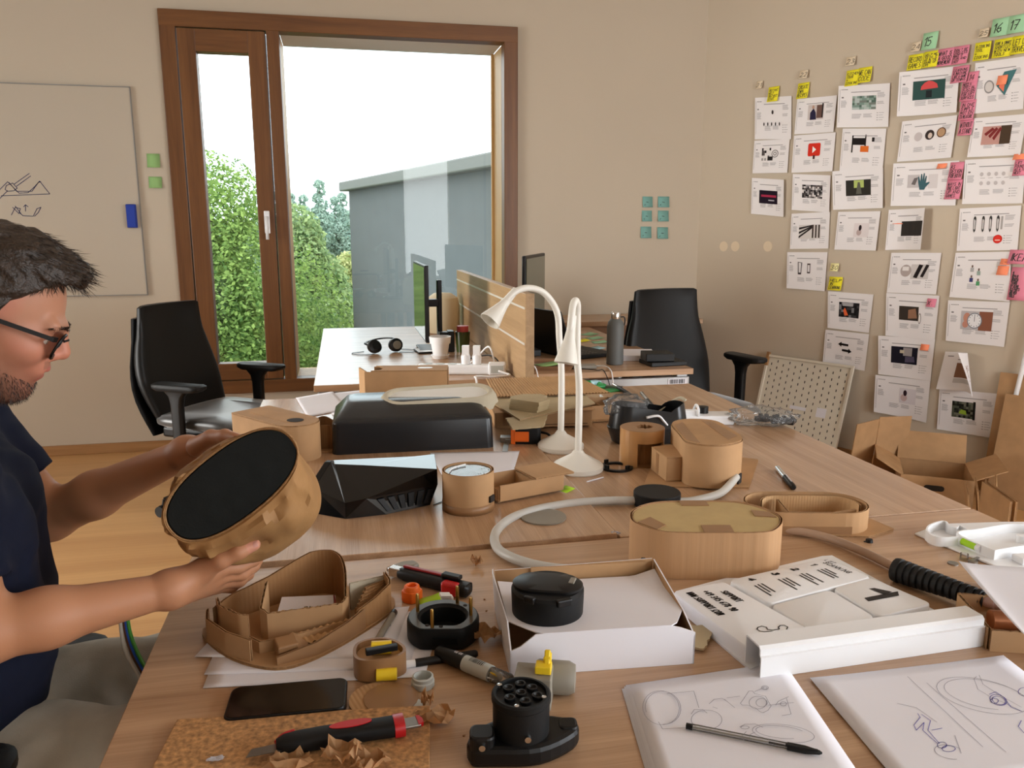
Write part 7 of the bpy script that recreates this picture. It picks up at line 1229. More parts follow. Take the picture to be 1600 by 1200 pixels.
ls = [el(182, 215, 72, 66, 0.2, rot=0.3), el(190, 215, 70, 64, 2.5, 20, 0.35, .8), [(205, 160), (310, 150), (330, 215)], [(172, 270), (188, 298), (290, 292)], el(360, 262, 60, 38, 0.5), [(300, 240), (312, 222), (345, 222), (362, 236)], [(370, 200), (390, 182), (420, 178), (440, 190)], [(430, 182), (470, 215)], [(440, 176), (490, 170)], [(385, 212), (402, 218)], el(560, 195, 34, 25, .3), el(575, 195, 22, 16), [(500, 205), (492, 198), (505, 180), (525, 150), (540, 150), (548, 160), (590, 170), (602, 192), (612, 208), (600, 225), (580, 235), (568, 230), (552, 216), (520, 205), (500, 205)], el(588, 137, 13, 8), el(588, 138, 8, 5), [(548, 152), (576, 140)], [(602, 205), (650, 200)], [(630, 205), (640, 190), (680, 172)], [(640, 200), (700, 195)], [(672, 178), (690, 240), (655, 246)], el(660, 200, 12, 8),
      el(660, 315, 122, 34, 0.3, 30, .12), el(650, 310, 98, 24, 1.0, 26, .1, .75), [(490, 290), (510, 280), (550, 278), (580, 292)], [(525, 350), (530, 320), (550, 310)], [(508, 345), (500, 325), (515, 308)], el(510, 292, 16, 6)]
ribbons(mb, [D(l) for l in ls], 0.0007, lambda u, v: (u - o1.x, v - o1.y, 0.0028)); mb.build('pencil_sketch', M['pencil'], s1)
s2, mp2 = flat_sheet('large sketch sheet at the right front with a blue pen drawing', ((0.579, 0.8505, ZT), (0.872, 0.846, ZT), (0.846, 0.628, ZT), (0.556, 0.640, ZT)), ZT, curl=0.0012); o2 = s2.location
mb = MB(); zz = ZT + 0.0022; ls = [el(1440, 165, 185, 62, 0.3, 34, .22), el(1450, 160, 165, 52, 1.2, 26, .2, .8), [(1415, 90), (1405, 100), (1420, 140), (1470, 170), (1540, 200), (1590, 225)], [(1425, 85), (1440, 120), (1500, 160), (1590, 210)], [(1145, 90), (1440, 365)], [(1220, 115), (1530, 385)], [(1105, 195), (1180, 212), (1260, 268)], el(1310, 385, 60, 26, 1, 22, .2, .7), [(1330, 320), (1355, 390)]]
ribbons(mb, [dline(zz, 960, 1020, 0.4, l) for l in ls], 0.0006, lambda u, v: (u - o2.x, v - o2.y, 0.0014)); mb.build('pencil_sketch', M['pencil'], s2)
mb = MB(); ls = [el(1500, 182, 34, 20, 0, 20, .3), el(1502, 184, 27, 15, 1, 18, .3), el(1485, 185, 15, 10), [(1465, 160), (1490, 150), (1520, 170), (1550, 210), (1592, 226)], el(1600, 150, 22, 16), [(1185, 235), (1195, 250), (1170, 280), (1180, 300), (1210, 270), (1205, 300), (1260, 350)], [(1200, 238), (1235, 262), (1225, 300), (1270, 352)], el(1280, 358, 18, 12), [(1240, 300), (1280, 292)], el(1306, 372, 26, 12, 0, 16), [(1590, 262), (1578, 285), (1600, 310)]]
ribbons(mb, [dline(zz, 960, 1020, 0.4, l) for l in ls], 0.0008, lambda u, v: (u - o2.x, v - o2.y, 0.0015)); mb.build('pen_sketch', M['bluepen'], s2)
a, b = Vector((0.374, 0.782, ZT + 0.0072)), Vector((0.502, 0.704, ZT + 0.0072)); bp_ = thing('ballpoint_pen', 'clear ballpoint pen with black cap on the left sketch pile', 'pen', a, math.atan2(b.y - a.y, b.x - a.x)); L_ = (b - a).length
mb = MB(); mb.lathe([(0.0036, 0.006), (0.0038, 0.007), (0.0038, L_ - 0.03), (0.0036, L_ - 0.028)], 6, ax='X', cap=False); mb.build('barrel', M['clearp'], bp_); mb = MB(); mb.lathe([(0.0004, 0.004), (0.0012, 0.005), (0.0012, L_ * 0.62), (0.0004, L_ * 0.62)], 8, ax='X'); mb.build('empty_refill', M['lgrey'], bp_); mb = MB(); mb.lathe([(0.0004, L_ * 0.62), (0.0013, L_ * 0.62), (0.0013, L_ - 0.03), (0.0004, L_ - 0.03)], 8, ax='X'); mb.build('ink_refill', M['black'], bp_)
mb = MB(); mb.lathe([(0.0005, 0.0), (0.0036, 0.0005), (0.0036, 0.008), (0.0005, 0.008)], 12, ax='X'); mb.build('end_plug', M['black'], bp_); mb = MB(); mb.lathe([(0.0015, L_ - 0.037), (0.0046, L_ - 0.037), (0.0046, L_ - 0.018), (0.0026, L_ - 0.003), (0.001, L_)], 16, ax='X'); mb.box((L_ - 0.022, -0.003, 0.004), (0.034, 0.003, 0.0016)); mb.build('cap', M['black'], bp_, smooth='auto')
# scraps
def scrap(label, px, py, sx, sy, sz, seed, m='scrap', z=ZT):
    bm = bmesh.new(); rnd = random.Random(seed); N = 6; g = []
    for j in range(N + 1):
        for i in range(N + 1):
            u, v = 2 * i / N - 1, 2 * j / N - 1; k = 1 - 0.30 * (u * u * v * v) + rnd.uniform(-.16, .16)
            h = abs(noise.noise(Vector((u * 1.5 + seed * 3.7, v * 1.5, seed)))) * 2.2 + 0.35 * rnd.random() + 0.35 * (u * u + v * v) * rnd.random(); g.append(bm.verts.new((u * k * sx, v * k * sy, 0.0004 + h * sz * 0.8)))
    for j in range(N):
        for i in range(N):
            a, b, c, d = g[j * (N + 1) + i], g[j * (N + 1) + i + 1], g[(j + 1) * (N + 1) + i + 1], g[(j + 1) * (N + 1) + i]
            for f in (((a, b, c), (a, c, d)) if rnd.random() < .5 else ((a, b, d), (b, c, d))): bm.faces.new(f)
    bmesh.ops.solidify(bm, geom=bm.faces[:], thickness=0.0004)
    me = bpy.data.meshes.new('crumple'); bm.to_mesh(me); bm.free(); me.materials.append(M[m]); o = bpy.data.objects.new('paper_scrap', me); COL.objects.link(o); o.location = (*tp(px, py, z), z + 0.0003); return tag(o, label, 'paper scrap')
scrap('crumpled brown scrap between bolt ring and white carton', 762, 1002, 0.024, 0.020, 0.022, 1); scrap('small tan scrap alone behind the red and black knife', 745, 884, 0.010, 0.010, 0.014, 2); scrap('torn brown scrap at the right edge of the cork board', 676, 1128, 0.024, 0.016, 0.012, 3); scrap('upright brown shred just behind the scrap at the cork board edge', 668, 1108, 0.008, 0.006, 0.024, 4)
scrap('light brown shaving beside the grey hose', 822, 883, 0.014, 0.006, 0.006, 5); scrap('peaked brown scrap on the cork board in front of the knife', 535, 1190, 0.022, 0.014, 0.022, 6, z=ZT + 0.0066); scrap('rounded brown scrap at the front edge of the cork board', 450, 1196, 0.026, 0.014, 0.010, 7, z=ZT + 0.0066); scrap('curled brown scrap at the right front of the cork board', 580, 1196, 0.022, 0.012, 0.012, 8, z=ZT + 0.0066); scrap('tiny white paper chip on the left of the cork board', 337, 1188, 0.009, 0.004, 0.002, 9, 'paper', ZT + 0.0066)
for lab, a, b, r_, m, z in (('white match like splinter right of the front lamp base', (917, 754), (943, 747), 0.0016, 'paper', ZT), ('thin yellow sliver on the cork board behind the knife', (612, 1135), (634, 1126), 0.0008, 'yellow', ZT + 0.0066), ('dark wire end between wedge housing and cardboard tube', (677, 790), (690, 785), 0.0010, 'black', ZL)):
    p, q_ = tp3(*a, z), tp3(*b, z); mb = MB(); mb.tube([Vector((0, 0, r_)), q_ - p + Vector((0, 0, r_))], r_, 6); tag(mb.build('splinter', M[m], None, loc=p + Vector((0, 0, 0.0003))), lab, 'splinter')
scrap('white chip of card at the end of the desk seam', 962, 836, 0.010, 0.005, 0.006, 12, 'paper')
rr = random.Random(11); crumbs = [(330, 1010), (745, 1140), (725, 1150), (690, 1105), (757, 937), (760, 955), (870, 900), (560, 884), (1100, 1130), (990, 1110)]
for i, (px, py) in enumerate(crumbs[1:6]): a = tp(px, py); mb = MB(); mb.box((0, 0, 0.0006), (0.003, 0.002, 0.0012), rz=i); tag(mb.build('crumb', M['kd'], None, loc=(*a, ZT + 0.0002)), 'tiny dark crumb on the bare wood around the bolt ring', 'crumb', 'crumbs on the front desk')
# ------------------------------------------------------------------ the man: one continuous skin grown from a distance field
def nv(a): return np.array([float(x) for x in a])
def cap(a, b, ra, rb, k=0.02): return ('c', nv(a), nv(b), ra, rb, k)
def ell3(c, rad, rot=None, k=0.02): return ('e', nv(c), np.array(rad, float), np.eye(3) if rot is None else rot, 0, k)
def field(P, prims):
    d = np.full(len(P), 1e3)
    for t, a, b, ra, rb, k in prims:
        if t in 'cC':
            ab = b - a; pa = P - a; h = np.clip(pa @ ab / max(1e-12, ab @ ab), 0, 1); di = np.linalg.norm(pa - h[:, None] * ab, axis=1) - (ra + (rb - ra) * h)
        elif t in 'eE':
            q = (P - a) @ ra.T; k0 = np.linalg.norm(q / b, axis=1); k1 = np.linalg.norm(q / (b * b), axis=1) + 1e-9; di = k0 * (k0 - 1) / k1
        elif t == 'H': di = (P - a) @ b          # keep the side the normal points away from
        if t in 'CE': h = np.clip(0.5 + 0.5 * (-di - d) / k, 0, 1) if False else np.clip(0.5 - 0.5 * (d + di) / k, 0, 1); d = d * (1 - h) - di * h + k * h * (1 - h)
        elif t == 'H': d = np.maximum(d, di)
        else: h = np.clip(0.5 + 0.5 * (d - di) / k, 0, 1); d = d * (1 - h) + di * h - k * h * (1 - h)
    return d
def surface(fn, lo, hi, h, B=8):
    lo, hi = np.array(lo, float), np.array(hi, float); nb = np.ceil((hi - lo) / (h * B)).astype(int) + 1
    bi = np.stack(np.meshgrid(*[np.arange(n) for n in nb], indexing='ij'), -1).reshape(-1, 3); cen = lo + (bi + 0.5) * h * B
    bi = bi[np.abs(fn(cen)) < h * B * 1.15 + 0.008]
    g = np.stack(np.meshgrid(*[np.arange(B + 1)] * 3, indexing='ij'), -1).reshape(-1, 3)
    idx = (bi[:, None, :] * B + g[None]); val = np.empty(idx.shape[:2])
    for s in range(0, len(bi), 300): p = lo + idx[s:s + 300].reshape(-1, 3) * h; val[s:s + 300] = fn(p).reshape(-1, len(g))
    V = val.reshape(-1, B + 1, B + 1, B + 1); N = nb * B + 2
    key = lambda c: (c[..., 0] * N[1] + c[..., 1]) * N[2] + c[..., 2]
    cs = [V[:, i:i + B, j:j + B, k:k + B] for i in (0, 1) for j in (0, 1) for k in (0, 1)]; S = np.stack(cs, -1); neg = S < 0
    act = neg.any(-1) & ~neg.all(-1); w = np.argwhere(act); Sa = S[act]; cell = bi[w[:, 0]] * B + w[:, 1:]
    off = np.array([(i, j, k) for i in (0, 1) for j in (0, 1) for k in (0, 1)]); acc = np.zeros((len(Sa), 3)); cnt = np.zeros(len(Sa))
    for a in range(8):
        for b in range(a + 1, 8):
            if np.abs(off[a] - off[b]).sum() == 1:
                m = (Sa[:, a] < 0) != (Sa[:, b] < 0); t = Sa[m, a] / (Sa[m, a] - Sa[m, b]); acc[m] += off[a] + (off[b] - off[a]) * t[:, None]; cnt[m] += 1
    pos = lo + (cell + acc / cnt[:, None]) * h; ck = key(cell); order = np.argsort(ck); cks = ck[order]; quads = []
    for ax in range(3):
        o1, o2 = [(1, 2), (2, 0), (0, 1)][ax]; c1 = 4 >> ax
        m = (Sa[:, 0] < 0) != (Sa[:, c1] < 0); c = cell[m]; fl = Sa[m, 0] < 0; q = []
        for d1, d2 in ((0, 0), (-1, 0), (-1, -1), (0, -1)):
            e = c.copy(); e[:, o1] += d1; e[:, o2] += d2; kk = key(e); p = np.searchsorted(cks, kk); p = np.clip(p, 0, len(cks) - 1); q.append(np.where(cks[p] == kk, order[p], -1))
        q = np.stack(q, 1); ok = (q >= 0).all(1); q = q[ok]; f = fl[ok]; q[~f] = q[~f][:, ::-1]; quads.append(q)
    return pos, np.concatenate(quads)
def sdf_object(name, prims, h, mt, parent, disp=None, color=None, lo=None, hi=None):
    pts = np.array([p for t, a, b, ra, rb, k in prims if t in 'ce' for p in ((a, b) if t == 'c' else (a,))]); pad = 0.16
    fn = (lambda P: field(P, prims) + (disp(P) if disp else 0))
    pos, q = surface(fn, lo if lo is not None else pts.min(0) - pad, hi if hi is not None else pts.max(0) + pad, h)
    me = bpy.data.meshes.new(name); me.from_pydata(pos.tolist(), [], q.tolist()); me.materials.append(mt)
    if color is not None:
        ca = me.color_attributes.new('Col', 'FLOAT_COLOR', 'POINT'); ca.data.foreach_set('color', np.hstack([color(pos), np.ones((len(pos), 1))]).ravel().astype(np.float32))
    me.polygons.foreach_set('use_smooth', [True] * len(me.polygons)); me.update()
    o = bpy.data.objects.new(name, me); COL.objects.link(o); o.parent = parent
    sm = o.modifiers.new('smooth', 'SMOOTH'); sm.factor = 0.5; sm.iterations = 1
    return o
man = thing('person', 'seated man in navy t-shirt, glasses and grey trousers holding a brown cardboard model', 'person', (0, 0, 0))
ha = R(76); fh = Vector((math.sin(ha), math.cos(ha), 0)); HP = R(27)
hf = fh * math.cos(HP) - Vector((0, 0, 1)) * math.sin(HP); hu_ = fh * math.sin(HP) + Vector((0, 0, 1)) * math.cos(HP); hl = hu_.cross(hf).normalized()
HO = pd(-17, 484, 1.12); HR = np.array([hf, hl, hu_])      # rows: forward, left, up
def hp_(x, y, z): return HO + hf * x + hl * y + hu_ * z
E_ = lambda x, y, z, r, k=0.02: ell3(hp_(x, y, z), r, HR, k)
C3 = lambda a, b, ra, rb, k=0.015: cap(hp_(*a), hp_(*b), ra, rb, k)
SUBC = lambda a, b, r, k=0.006: ('C', nv(hp_(*a)), nv(hp_(*b)), r, r, k)
head = [E_(-.012, 0, .030, (.0975, .077, .082)), E_(.030, 0, -.034, (.060, .058, .078), .03), E_(-.05, 0, .0, (.055, .065, .07), .03)]
for s in (-1, 1):
    head += [C3((-.005, s * .054, -.062), (.055, s * .016, -.094), .020, .016, .03), C3((.080, s * .040, .014), (.086, s * .012, .012), .011, .010, .016), E_(.058, s * .045, -.026, (.026, .020, .020), None or .025)]
head += [E_(.066, 0, -.090, (.021, .020, .017), .025), C3((.088, 0, .012), (.103, 0, -.018), .0085, .0105, .012), E_(.1045, 0, -.0225, (.0095, .0105, .009), .008)]
for s in (-1, 1): head += [E_(.094, s * .011, -.028, (.010, .0075, .0075), .008)]
head += [C3((.082, -.018, -.052), (.082, .018, -.052), .011, .011, .02), E_(.0905, 0, -.0505, (.0095, .020, .0062), .007), E_(.0855, 0, -.0625, (.0090, .018, .0070), .007)]
for s in (-1, 1): head += [('E', nv(hp_(.090, s * .033, -.006)), np.array([.013, .019, .012]), HR, 0, .012)]
head += [E_(.0725, s * .032, .0005, (.0135, .0165, .0100), .004) for s in (-1, 1)] + [E_(.0710, s * .032, -.0165, (.0125, .0150, .0070), .004) for s in (-1, 1)]
head += [SUBC((.096, -.016, -.0570), (.096, .016, -.0570), .0022, .004)]
for s in (-1, 1): head += [E_(-.012, s * .077, -.012, (.022, .007, .034), .01), SUBC((-.006, s * .086, -.006), (-.010, s * .086, -.02), .006, .006)]
# limbs
Rs, Re, Rw = pd(-120, 735, 0.99), pd(-42, 992, 0.98), pd(266, 921, 1.100)
Ls, Le, Lw = pd(-62, 660, 1.29), pd(78, 806, 1.36), pd(292, 707, 1.280)
nb0 = hp_(-.055, 0, -.05); nb1 = HO - fh * 0.115 + Vector((0, 0, -0.165))
body = head + [cap(nb0, nb1, .056, .060, .03)]
def lerp(a, b, t): return a + (b - a) * t
body += [cap(Rs, Re, .052, .040, .03), cap(Re, lerp(Re, Rw, .35), .040, .036, .02), cap(lerp(Re, Rw, .35), Rw, .036, .0225, .02), cap(Ls, Le, .052, .040, .03), cap(Le, lerp(Le, Lw, .35), .040, .037, .02), cap(lerp(Le, Lw, .35), Lw, .037, .0235, .02)]
chest = pd(-80, 815, 1.12); belly = pd(-62, 1000, 1.12); pelv = pd(-85, 1150, 1.13); lat = Vector((-fh.y, fh.x, 0)) * 0.075
torso = []
for s in (-1, 1): torso += [cap(chest + lat * s, belly + lat * s * .8, .112, .108, .05), cap(belly + lat * s * .8, pelv + lat * s, .108, .110, .05), cap(nb1, lerp(chest, Rs if s < 0 else Ls, .9), .055, .060, .05)]
body += [cap(chest + lat * s, pelv + lat * s, .09, .09, .05) for s in (-1, 1)] + [cap(nb1, lerp(chest, Rs, .9), .045, .045, .05), cap(nb1, lerp(chest, Ls, .9), .045, .045, .05)]
# right hand: thumb in front of the model, four fingers curled beneath it
def chain(pts, rad, k=.006): return [cap(a, b, r0, r1, k) for a, b, r0, r1 in zip(pts[:-1], pts[1:], rad[:-1], rad[1:])]
RH = []; Kf = .0035
kn_ = [(342, 888, 1.150), (345, 899, 1.168), (342, 909, 1.182), (335, 917, 1.192)]
for (x, y, d) in kn_: RH.append(cap(Rw, pd(x, y, d), .021, .0118, .014))
RH.append(cap(Rw, pd(318, 890, 1.118), .020, .017, .012))
RH += chain([pd(316, 891, 1.116), pd(345, 876, 1.108), pd(373, 862, 1.112), pd(398, 851, 1.122)], [.0165, .0118, .0108, .0082], .006)
for pts, rad in ((((342, 888, 1.150), (373, 886, 1.178), (397, 876, 1.200), (410, 868, 1.214)), (.0112, .0098, .0086, .0068)), (((345, 899, 1.168), (378, 897, 1.194), (396, 886, 1.214), (404, 876, 1.226)), (.0112, .0098, .0086, .0068)), (((342, 909, 1.182), (374, 908, 1.206), (388, 898, 1.224), (394, 886, 1.234)), (.0106, .0094, .0082, .0066)), (((335, 917, 1.192), (362, 918, 1.212), (374, 910, 1.226), (378, 900, 1.236)), (.0096, .0084, .0074, .0060))): RH += chain([pd(*p) for p in pts], rad, Kf)
LH = []
for pts, rad in ((((334, 688, 1.246), (364, 686, 1.236), (384, 692, 1.230), (396, 702, 1.226)), (.0112, .0098, .0086, .0068)), (((330, 697, 1.258), (360, 698, 1.250), (382, 706, 1.243), (394, 716, 1.238)), (.0112, .0098, .0086, .0068)), (((324, 706, 1.268), (352, 712, 1.262), (372, 722, 1.254), (382, 732, 1.246)), (.0106, .0094, .0082, .0066)), (((316, 714, 1.276), (338, 724, 1.272), (354, 734, 1.264), (362, 744, 1.256)), (.0096, .0084, .0074, .0060))):
    LH.append(cap(Lw, pd(*pts[0]), .021, .0118, .014)); LH += chain([pd(*p) for p in pts], rad, Kf)
LH += chain([pd(308, 698, 1.240), pd(330, 684, 1.216), pd(352, 682, 1.196), pd(370, 685, 1.178)], [.0165, .0120, .0105, .0080], .006)
body += RH + LH
def skin_col(P):
    q = (P - nv(HO)) @ HR.T; f, l, u = q[:, 0], np.abs(q[:, 1]), q[:, 2]; n = len(P); base = np.array(s2l((176, 124, 97))); c = np.tile(base, (n, 1))
    nearh = (np.abs(f) < .2) & (l < .12) & (np.abs(u) < .2); arm = ~nearh
    c[arm] = np.array(s2l((176, 123, 90)))
    def mix(m, col, w): c[:] = c * (1 - (m * w)[:, None]) + np.array(s2l(col)) * (m * w)[:, None]
    sm = lambda x, a, b: np.clip((x - a) / (b - a), 0, 1)
    h = nearh.astype(float)
    mix(h * sm(f, .02, .09) * sm(u, .02, -.02), (196, 122, 100), .6)
    jaw = h * sm(u, -.038 - 0.30 * np.clip(f - .02, -1, .06) * 1, -.072 - 0.30 * np.clip(f - .02, -1, .06)) * sm(u, -.16, -.12); mix(jaw, (66, 48, 38), .70)
    mix(h * sm(f, .035, .0) * sm(u, .03, -.01) * sm(f, -.03, -.01), (120, 92, 76), .4)
    mix(h * (np.abs(u + .043) < .006) * (f > .08) * (l < .028), (110, 78, 62), .45)
    lip = h * (f > .080) * (l < .021) * (u < -.0455) * (u > -.0705); mix(lip * 1.0, (168, 92, 82), .85)
    mix(h * sm(l, .064, .074), (200, 120, 104), .5)
    tipd = np.min([np.linalg.norm(P - nv(pd(398, 851, 1.122)), axis=1)], 0); mix((tipd < .016).astype(float), (206, 140, 122), .5)
    return c
M['skin'] = vcol('skin', 0.52, 0.10, 900, sss=0.10, spec=0.4)
skin_o = sdf_object('body', body, 0.0025, M['skin'], man, color=skin_col)
for s in (-1, 1):
    mb = MB(); mb.lathe([(0.0118 * math.sin(PI * k / 10) + 1e-5, -0.0118 * math.cos(PI * k / 10)) for k in range(11)], 16, cap=False); e = mb.build('eyeball', mat('eye_white', (214, 206, 198), 0.2), man, smooth=True, loc=hp_(.0718, s * .032, -.008))
    mb = MB(); mb.lathe([(0.0005, 0.0112), (0.0055, 0.0106), (0.0055, 0.0100)], 14, ax='X'); i_ = mb.build('iris', mat('iris', (70, 52, 36), 0.2), e); i_.rotation_euler = Matrix([hf, hl, hu_]).transposed().to_euler()
nl = pd(395, 851.0, 1.1133); mb = MB(); mb.grid(lambda u, v: ((u - .5) * .012, (v - .5) * .0095, -.0020 * (2 * v - 1) ** 2 - .001 * (2 * u - 1) ** 2), 6, 6)
nx = (pd(399, 850, 1.08) - pd(375, 861, 1.08)).normalized(); nz = (-Vector(ray(396, 852).tolist()).normalized() + Vector((0, 0, .35))); nz = (nz - nx * nz.dot(nx)).normalized(); ny = nz.cross(nx)
o = mb.build('thumbnail', mat('nail', (222, 168, 156), 0.25), man, smooth=True, loc=nl); o.rotation_euler = Matrix([nx, ny, nz]).transposed().to_euler()
def wrinkle(P, sc, amp, sd):
    return amp * (np.sin(P[:, 0] * sc + 3 * np.sin(P[:, 2] * sc * .6 + sd)) * np.cos(P[:, 1] * sc * .8 + 2 * np.sin(P[:, 0] * sc * .5 + sd)))
shirt = torso + []
Rhem, Lhem = lerp(Rs, Re, .74), lerp(Ls, Le, .66)
shirt += [cap(Rs, Rhem, .068, .060, .04), cap(Ls, Lhem, .066, .058, .04)]
def shirt_fn(P):
    d = field(P, torso); 
    for a, b, h_, r0, r1 in ((Rs, Re, Rhem, .068, .061), (Ls, Le, Lhem, .066, .058)):
        s = field(P, [cap(a, lerp(a, b, .95), r0, r1)]); n = nv((b - a).normalized()); s = np.maximum(s, (P - nv(h_)) @ n); k = .035; hh = np.clip(.5 + .5 * (d - s) / k, 0, 1); hh2 = hh; d = np.minimum(d, s) if False else d * (1 - hh2) + s * hh2 - k * hh2 * (1 - hh2) * np.clip(-((P - nv(h_)) @ n) / .03, 0, 1)
    neck = field(P, [cap(nb0, nb1 + Vector((0, 0, -.02)), .062, .066)]); d = np.maximum(d, -neck)
    pn = nv(pd(30, 1085, 1.12)); nn = nv((Vector((0, 0, -1)) * .8 - fh * .5).normalized()); d = np.maximum(d, ((P - pn) @ nn) - .03)
    return d + wrinkle(P, 46, .0028, 1.0) + wrinkle(P, 95, .0012, 2.0)
pos, q = surface(shirt_fn, np.array([-1.05, .75, .5]), np.array([-.28, 1.75, 1.25]), 0.0055)
me = bpy.data.meshes.new('t_shirt'); me.from_pydata(pos.tolist(), [], q.tolist()); me.polygons.foreach_set('use_smooth', [True] * len(q)); me.materials.append(mat('navy_cotton', (13, 18, 36), 0.9, bump=0.2, bscale=900, spec=0.2))
o = bpy.data.objects.new('t_shirt', me); COL.objects.link(o); o.parent = man
hN, kN, hF, kF = pd(-100, 1185, 1.08), pd(330, 1196, 1.065), pd(-95, 1110, 1.22), pd(330, 1046, 1.30)
aN, aF = kN + Vector((-.10, -.03, -.50)), kF + Vector((-.06, .03, -.52))
aN.z = 0.10; aF.z = 0.10
tro = [cap(pelv + lat, pelv - lat, .118, .118, .05), cap(hN, kN, .086, .066, .04), cap(hF, kF, .082, .064, .04), cap(kN, aN, .062, .050, .03), cap(kF, aF, .062, .050, .03)]
sdf_object('trousers', tro, 0.006, mat('grey_denim', (168, 166, 156), 0.85, var=0.08, nscale=30, bump=0.15, bscale=600), man, disp=lambda P: wrinkle(P, 38, .0040, 0.5) + wrinkle(P, 80, .0016, 2.2))
for a in (aN, aF): mb = MB(); mb.loft([[(a.x + .06 + x * s, a.y + y * s, z) for x, y in rrect(.28, .10, .045, 5)] for s, z in ((.96, 0.002), (1, .02), (.96, .05), (.6, .085))]); mb.build('shoe', M['white'], man, smooth='auto', angle=60)
# hair
def hair_fn(P):
    q = (P - nv(HO)) @ HR.T; f, l, u = q[:, 0], np.abs(q[:, 1]), q[:, 2]
    H3 = np.eye(3); pr = [ell3((-.014, 0, .034), (.106, .086, .090), H3), cap((.020, 0, .098), (.072, 0, .094), .026, .020, .03), cap((.02, -.045, .085), (.064, -.03, .086), .022, .016, .03), cap((.02, .045, .085), (.064, .03, .086), .022, .016, .03), cap((.066, 0, .092), (.088, 0, .094), .016, .008, .02), ell3((-.05, 0, .01), (.066, .079, .085), H3)]
    d = field(q[:, :3] * np.array([1, 1, 1]), pr)
    line = np.interp(f, [-.14, -.03, -.012, .006, .022, .05, .076, .2], [-.08, -.075, -.03, -.014, .030, .060, .078, .082]); d = np.maximum(d, (line - u) * .8)
    return d + .0025 * np.sin(f * 150 + 20 * l + 4 * np.sin(u * 90)) * np.cos(q[:, 1] * 190)
c = nv(HO); pos, q = surface(hair_fn, c - .17, c + .19, 0.0035)
me = bpy.data.meshes.new('hair'); me.from_pydata(pos.tolist(), [], q.tolist()); me.polygons.foreach_set('use_smooth', [True] * len(q)); M['hair'] = mat('dark_brown_hair', (46, 34, 25), 0.5, var=0.35, nscale=120, bump=0.5, bscale=260); me.materials.append(M['hair'])
hr_o = bpy.data.objects.new('hair', me); COL.objects.link(hr_o); hr_o.parent = man
rn = np.random.default_rng(3)
def strands(name, pts, dirs, length, width, mt, parent):
    n = len(pts); side = np.cross(dirs, rn.normal(size=(n, 3))); side /= np.linalg.norm(side, axis=1)[:, None] + 1e-9; L_ = (length * rn.uniform(.6, 1.2, n))[:, None]; bend = rn.normal(size=(n, 3)) * .12
    a, b_, c_, d, e = pts - side * width, pts + side * width, pts + dirs * L_ * .6 + side * width * .7 + bend * L_ * .3, pts + dirs * L_ * .6 - side * width * .7 + bend * L_ * .3, pts + dirs * L_ + bend * L_
    V_ = np.stack([a, b_, c_, d, e], 1).reshape(-1, 3); F_ = []
    for i in range(n): k = 5 * i; F_ += [(k, k + 1, k + 2, k + 3), (k + 3, k + 2, k + 4)]
    me = bpy.data.meshes.new(name); me.from_pydata(V_.tolist(), [], F_); me.materials.append(mt); o = bpy.data.objects.new(name, me); COL.objects.link(o); o.parent = parent; o['kind'] = 'stuff'; return o
sel = rn.choice(len(pos), 5200); P = pos[sel]; ql = (P - c) @ HR.T
cenh = np.array([-.02, 0, .03]); nrm = ql - cenh; nrm /= np.linalg.norm(nrm, axis=1)[:, None]
top = np.clip((ql[:, 2] - .05) / .05, 0, 1)[:, None]; fw = np.array([1.0, 0, -.12]) * top + np.array([-.55, 0, -.75]) * (1 - top) * (ql[:, [2]] < .09)
dr = nrm * (.26 - .06 * top) + fw + rn.normal(size=ql.shape) * .14; dr /= np.linalg.norm(dr, axis=1)[:, None]
strands('hair_strands', P - (nrm * .002) @ HR, dr @ HR, .010 + .012 * top[:, 0], .0006, M['hair'], man)
# stubble
bp0 = skin_o.data; co = np.empty(len(bp0.vertices) * 3); bp0.vertices.foreach_get('co', co); co = co.reshape(-1, 3); no = np.empty_like(co); bp0.vertices.foreach_get('normal', no.ravel()) if False else None
ql = (co - c) @ HR.T; m = (np.abs(ql[:, 1]) < .075) & (ql[:, 2] < -.060 - .25 * np.clip(ql[:, 0] - .03, -1, .05)) & (ql[:, 2] > -.122) & (ql[:, 0] > -.03) & (ql[:, 0] < .11) & ~((ql[:, 0] > .078) & (ql[:, 2] > -.073))
ii = rn.choice(np.where(m)[0], 3200); P = co[ii]; ql = ql[ii]; nrm = ql - np.array([.02, 0, -.05]); nrm /= np.linalg.norm(nrm, axis=1)[:, None]; dr = nrm + np.array([.2, 0, -.7]) + rn.normal(size=ql.shape) * .3; dr /= np.linalg.norm(dr, axis=1)[:, None]
strands('beard', P, dr @ HR, np.full(len(P), .0055), .00032, mat('brown_beard', (46, 32, 25), 0.6), man)
bn_ = 520; bt_ = rn.uniform(0, 1, bn_); bs = rn.choice([-1, 1], bn_); bl_y = .012 + .042 * bt_; bx = .0985 - .020 * bt_ ** 2.2; bz = .0150 + .004 * np.sin(PI * bt_) - .004 * bt_ + rn.uniform(-.0035, .0035, bn_) * (1 - .6 * bt_)
BP = np.stack([bx, bs * bl_y, bz], 1); bd_ = np.stack([.2 - .5 * bt_, bs * .9, .25 - .4 * bt_], 1) + rn.normal(size=(bn_, 3)) * .15; bd_ /= np.linalg.norm(bd_, axis=1)[:, None]
strands('eyebrows', BP @ HR + c, bd_ @ HR, np.full(bn_, .008), .0004, M['hair'], man)
